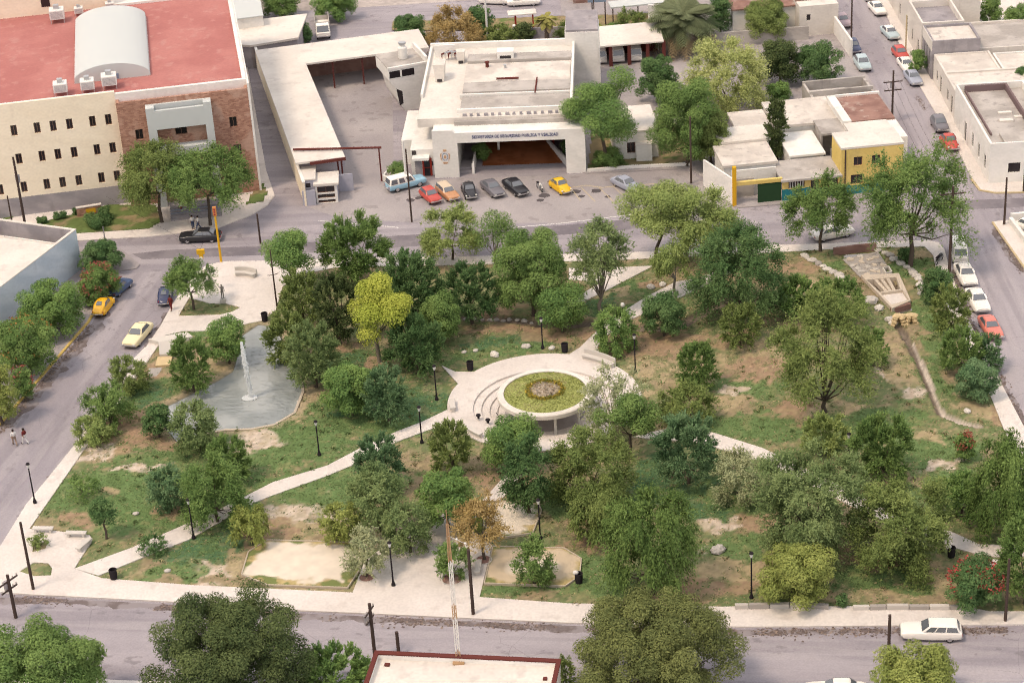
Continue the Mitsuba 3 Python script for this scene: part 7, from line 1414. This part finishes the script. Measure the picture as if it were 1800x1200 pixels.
# --- behind the avenue
tree('bright green clumped tree right of the station portal', *(12.45, 236.47, 11.6, 4.26), 'round', 'bright', 1.0, 0.75, clumps=20, spread=1.5, limbs=10)
tree('dark round tree behind the bright clumped tree', *(20.63, 255.38, 6.7, 2.71), 'round', 'dark', .05, 1.1)
tree('tall green tree at the right end of the forecourt', *(22.35, 234.91, 11.9, 3.97), 'round', 'mid', .12, .95, clumps=30, spread=1.4)
tree('dull green tree beside the tall one by the white houses', *(25.21, 234.80, 7.3, 2.39), 'round', 'olive', .05, 1.0)
tree('pale yellow green mass of a tree behind the white houses', *(29.14, 250.47, 10.0, 4.90), 'feather', 'palest', .08, 1.2, clumps=34)
tree('dark grey green tree behind the pale yellow one', *(36.98, 258.98, 6.6, 2.96), 'round', 'deep', .05, 1.0)
tree('dark green tree beside the white wall of the upper right street', *(41.89, 258.13, 5.9, 2.95), 'round', 'dark', .05, 1.05)
tree('round olive tree with a short trunk at the top', *(37.35, 276.02, 5.7, 3.12), 'round', 'olive', .15, 1.1)
tree('dark narrow tree between the palm and the round olive tree', *(31.43, 278.91, 5.9, 1.73), 'round', 'dark', .05, 1.0)
tree('dark column cypress standing among the white houses', *(32.85, 233.59, 9.5, 1.16), 'brush', 'deep', .0, 1.3, ry=1.25)
tree('light green crown behind the dark cypress', *(35.87, 253.20, 2.6, 1.89), 'round', 'bright', .05, .9)
tree('small bare looking tree in the courtyard of the white houses', *(36.70, 235.57, 2.4, 1.37), 'feather', 'olive', .2, .8)
tree('tiny pale plant on the courtyard wall', *(34.89, 235.86, 1.0, 0.48), 'round', 'grey', .02, .8, name='shrub', cat='shrub')
tree('dark bushy tree behind the white tower', *(-11.53, 282.15, 4.8, 2.62), 'round', 'dark', .02, 1.0)
tree('dry orange tree behind the station roof', *(-5.11, 277.40, 6.6, 3.53), 'feather', 'dry', .12, 1.0, limbs=9)
tree('dark green tree behind the dry orange tree', *(-1.74, 281.98, 5.7, 1.99), 'round', 'dark', .05, 1.0)
tree('olive bush at the foot of the white far pole', *(0.99, 279.44, 3.2, 2.21), 'feather', 'olive', .02, .9)
tree('dark bush left of the small palm', *(4.36, 280.87, 2.9, 1.74), 'round', 'deep', .02, 1.0)
tree('dull hedge bush right of the small palm', *(11.31, 280.30, 2.5, 2.53), 'feather', 'olive', .02, .9)
tree('yellow green bush behind the slanted roof', *(14.51, 278.36, 2.8, 1.89), 'round', 'gold', .02, 1.0)
tree('bright bush beside the yellow green one', *(16.58, 278.66, 2.7, 1.42), 'round', 'bright', .02, .9)
tree('brownish thicket below the far billboard', *(19.19, 279.78, 3.8, 2.05), 'feather', 'olive', .02, .8)
tree('green tree row at the top left beyond the shed, left tree', *(-30.66, 298.00, 4.5, 2.83), 'round', 'mid', .05, 1.0)
tree('green tree row at the top left beyond the shed, right tree', *(-22.63, 295.51, 4.5, 3.31), 'round', 'bright', .08, 1.0)
tree('dark green bush beside the lorry behind the carport', *(-27.04, 285.87, 3.2, 1.69), 'round', 'dark', .02, 1.0)
tree('green street tree at the parked red car on the upper right street', *(54.98, 259.95, 3.4, 1.19), 'round', 'bright', .1, 1.0)
tree('dark tree at the right edge behind the row houses', *(70.53, 269.55, 5.1, 2.30), 'round', 'mid', .05, 1.0)
tree('dark tree at the right edge beside the tan roofed house', *(66.12, 249.05, 4.6, 1.43), 'round', 'dark', .05, 1.0)
tree('small tree at the far top right corner', *(68.18, 276.05, 4.1, 1.72), 'round', 'mid', .05, .9)
# --- palms
def palm(label, x, y, h, rad, n=60, skirt=True, seed=0, pal=((0.095, 0.125, 0.062), (0.165, 0.190, 0.105))):
    k = thing('palm_tree', label, 'palm tree'); r = np.random.RandomState(seed); z = ground_z(x, y); th = h - rad * .55
    put('trunk', MB().tube([(x, y, z - .1), (x + .05, y, z + th * .5), (x, y, z + th)], [.42, .34, .30], 10), 'm_bark', k)
    V, C_ = [], []
    for i in range(n):
        a = r.rand() * 6.283; el = -0.75 + 1.9 * (i / n) if skirt else -.1 + 1.4 * (i / n); L = rad * (.85 + .3 * r.rand()); o = np.array([math.cos(a), math.sin(a), 0]); sd = np.array([-math.sin(a), math.cos(a), 0])
        m = 9; t = np.linspace(0.06, 1, m); px = o[None] * (L * t * math.cos(el * .8))[:, None] + np.c_[0 * t, 0 * t, L * (t * math.sin(el) * .8 - .42 * t ** 2)] + [x, y, z + th]
        col = np.array(pal[0]) * (1 - i / n) + np.array(pal[1]) * (i / n) if i > n * .25 else np.array((0.25, 0.20, 0.12)); col = col * (.8 + .4 * r.rand())
        for s in (-1, 1):
            for j in range(m - 1):
                for q_ in (0, .5):
                    b = px[j] * (1 - q_) + px[j + 1] * q_; w = L * .20 * math.sin(math.pi * (.12 + .85 * (t[j] + q_ * .1))) + .05; d_ = (px[j + 1] - px[j]); d_ = d_ / np.linalg.norm(d_)
                    tip = b + s * sd * w + d_ * w * .7 - np.array([0, 0, w * .35]); V += [b, b + d_ * .22, tip + d_ * .05, tip - d_ * .05]; C_ += [col] * 4
    put('fronds', (np.array(V), np.arange(len(V)).reshape(-1, 4)), 'm_leaf', k, color=np.clip(np.array(C_), .01, .8))
palm('large date palm with a full grey green head at the top', *(25.89, 274.07, 7.6, 5.12), 170, True, 1)
palm('small yellowish palm behind the station roof', *(7.40, 277.84, 5.4, 1.73), 40, True, 2, ((0.22, 0.22, 0.07), (0.32, 0.30, 0.10)))
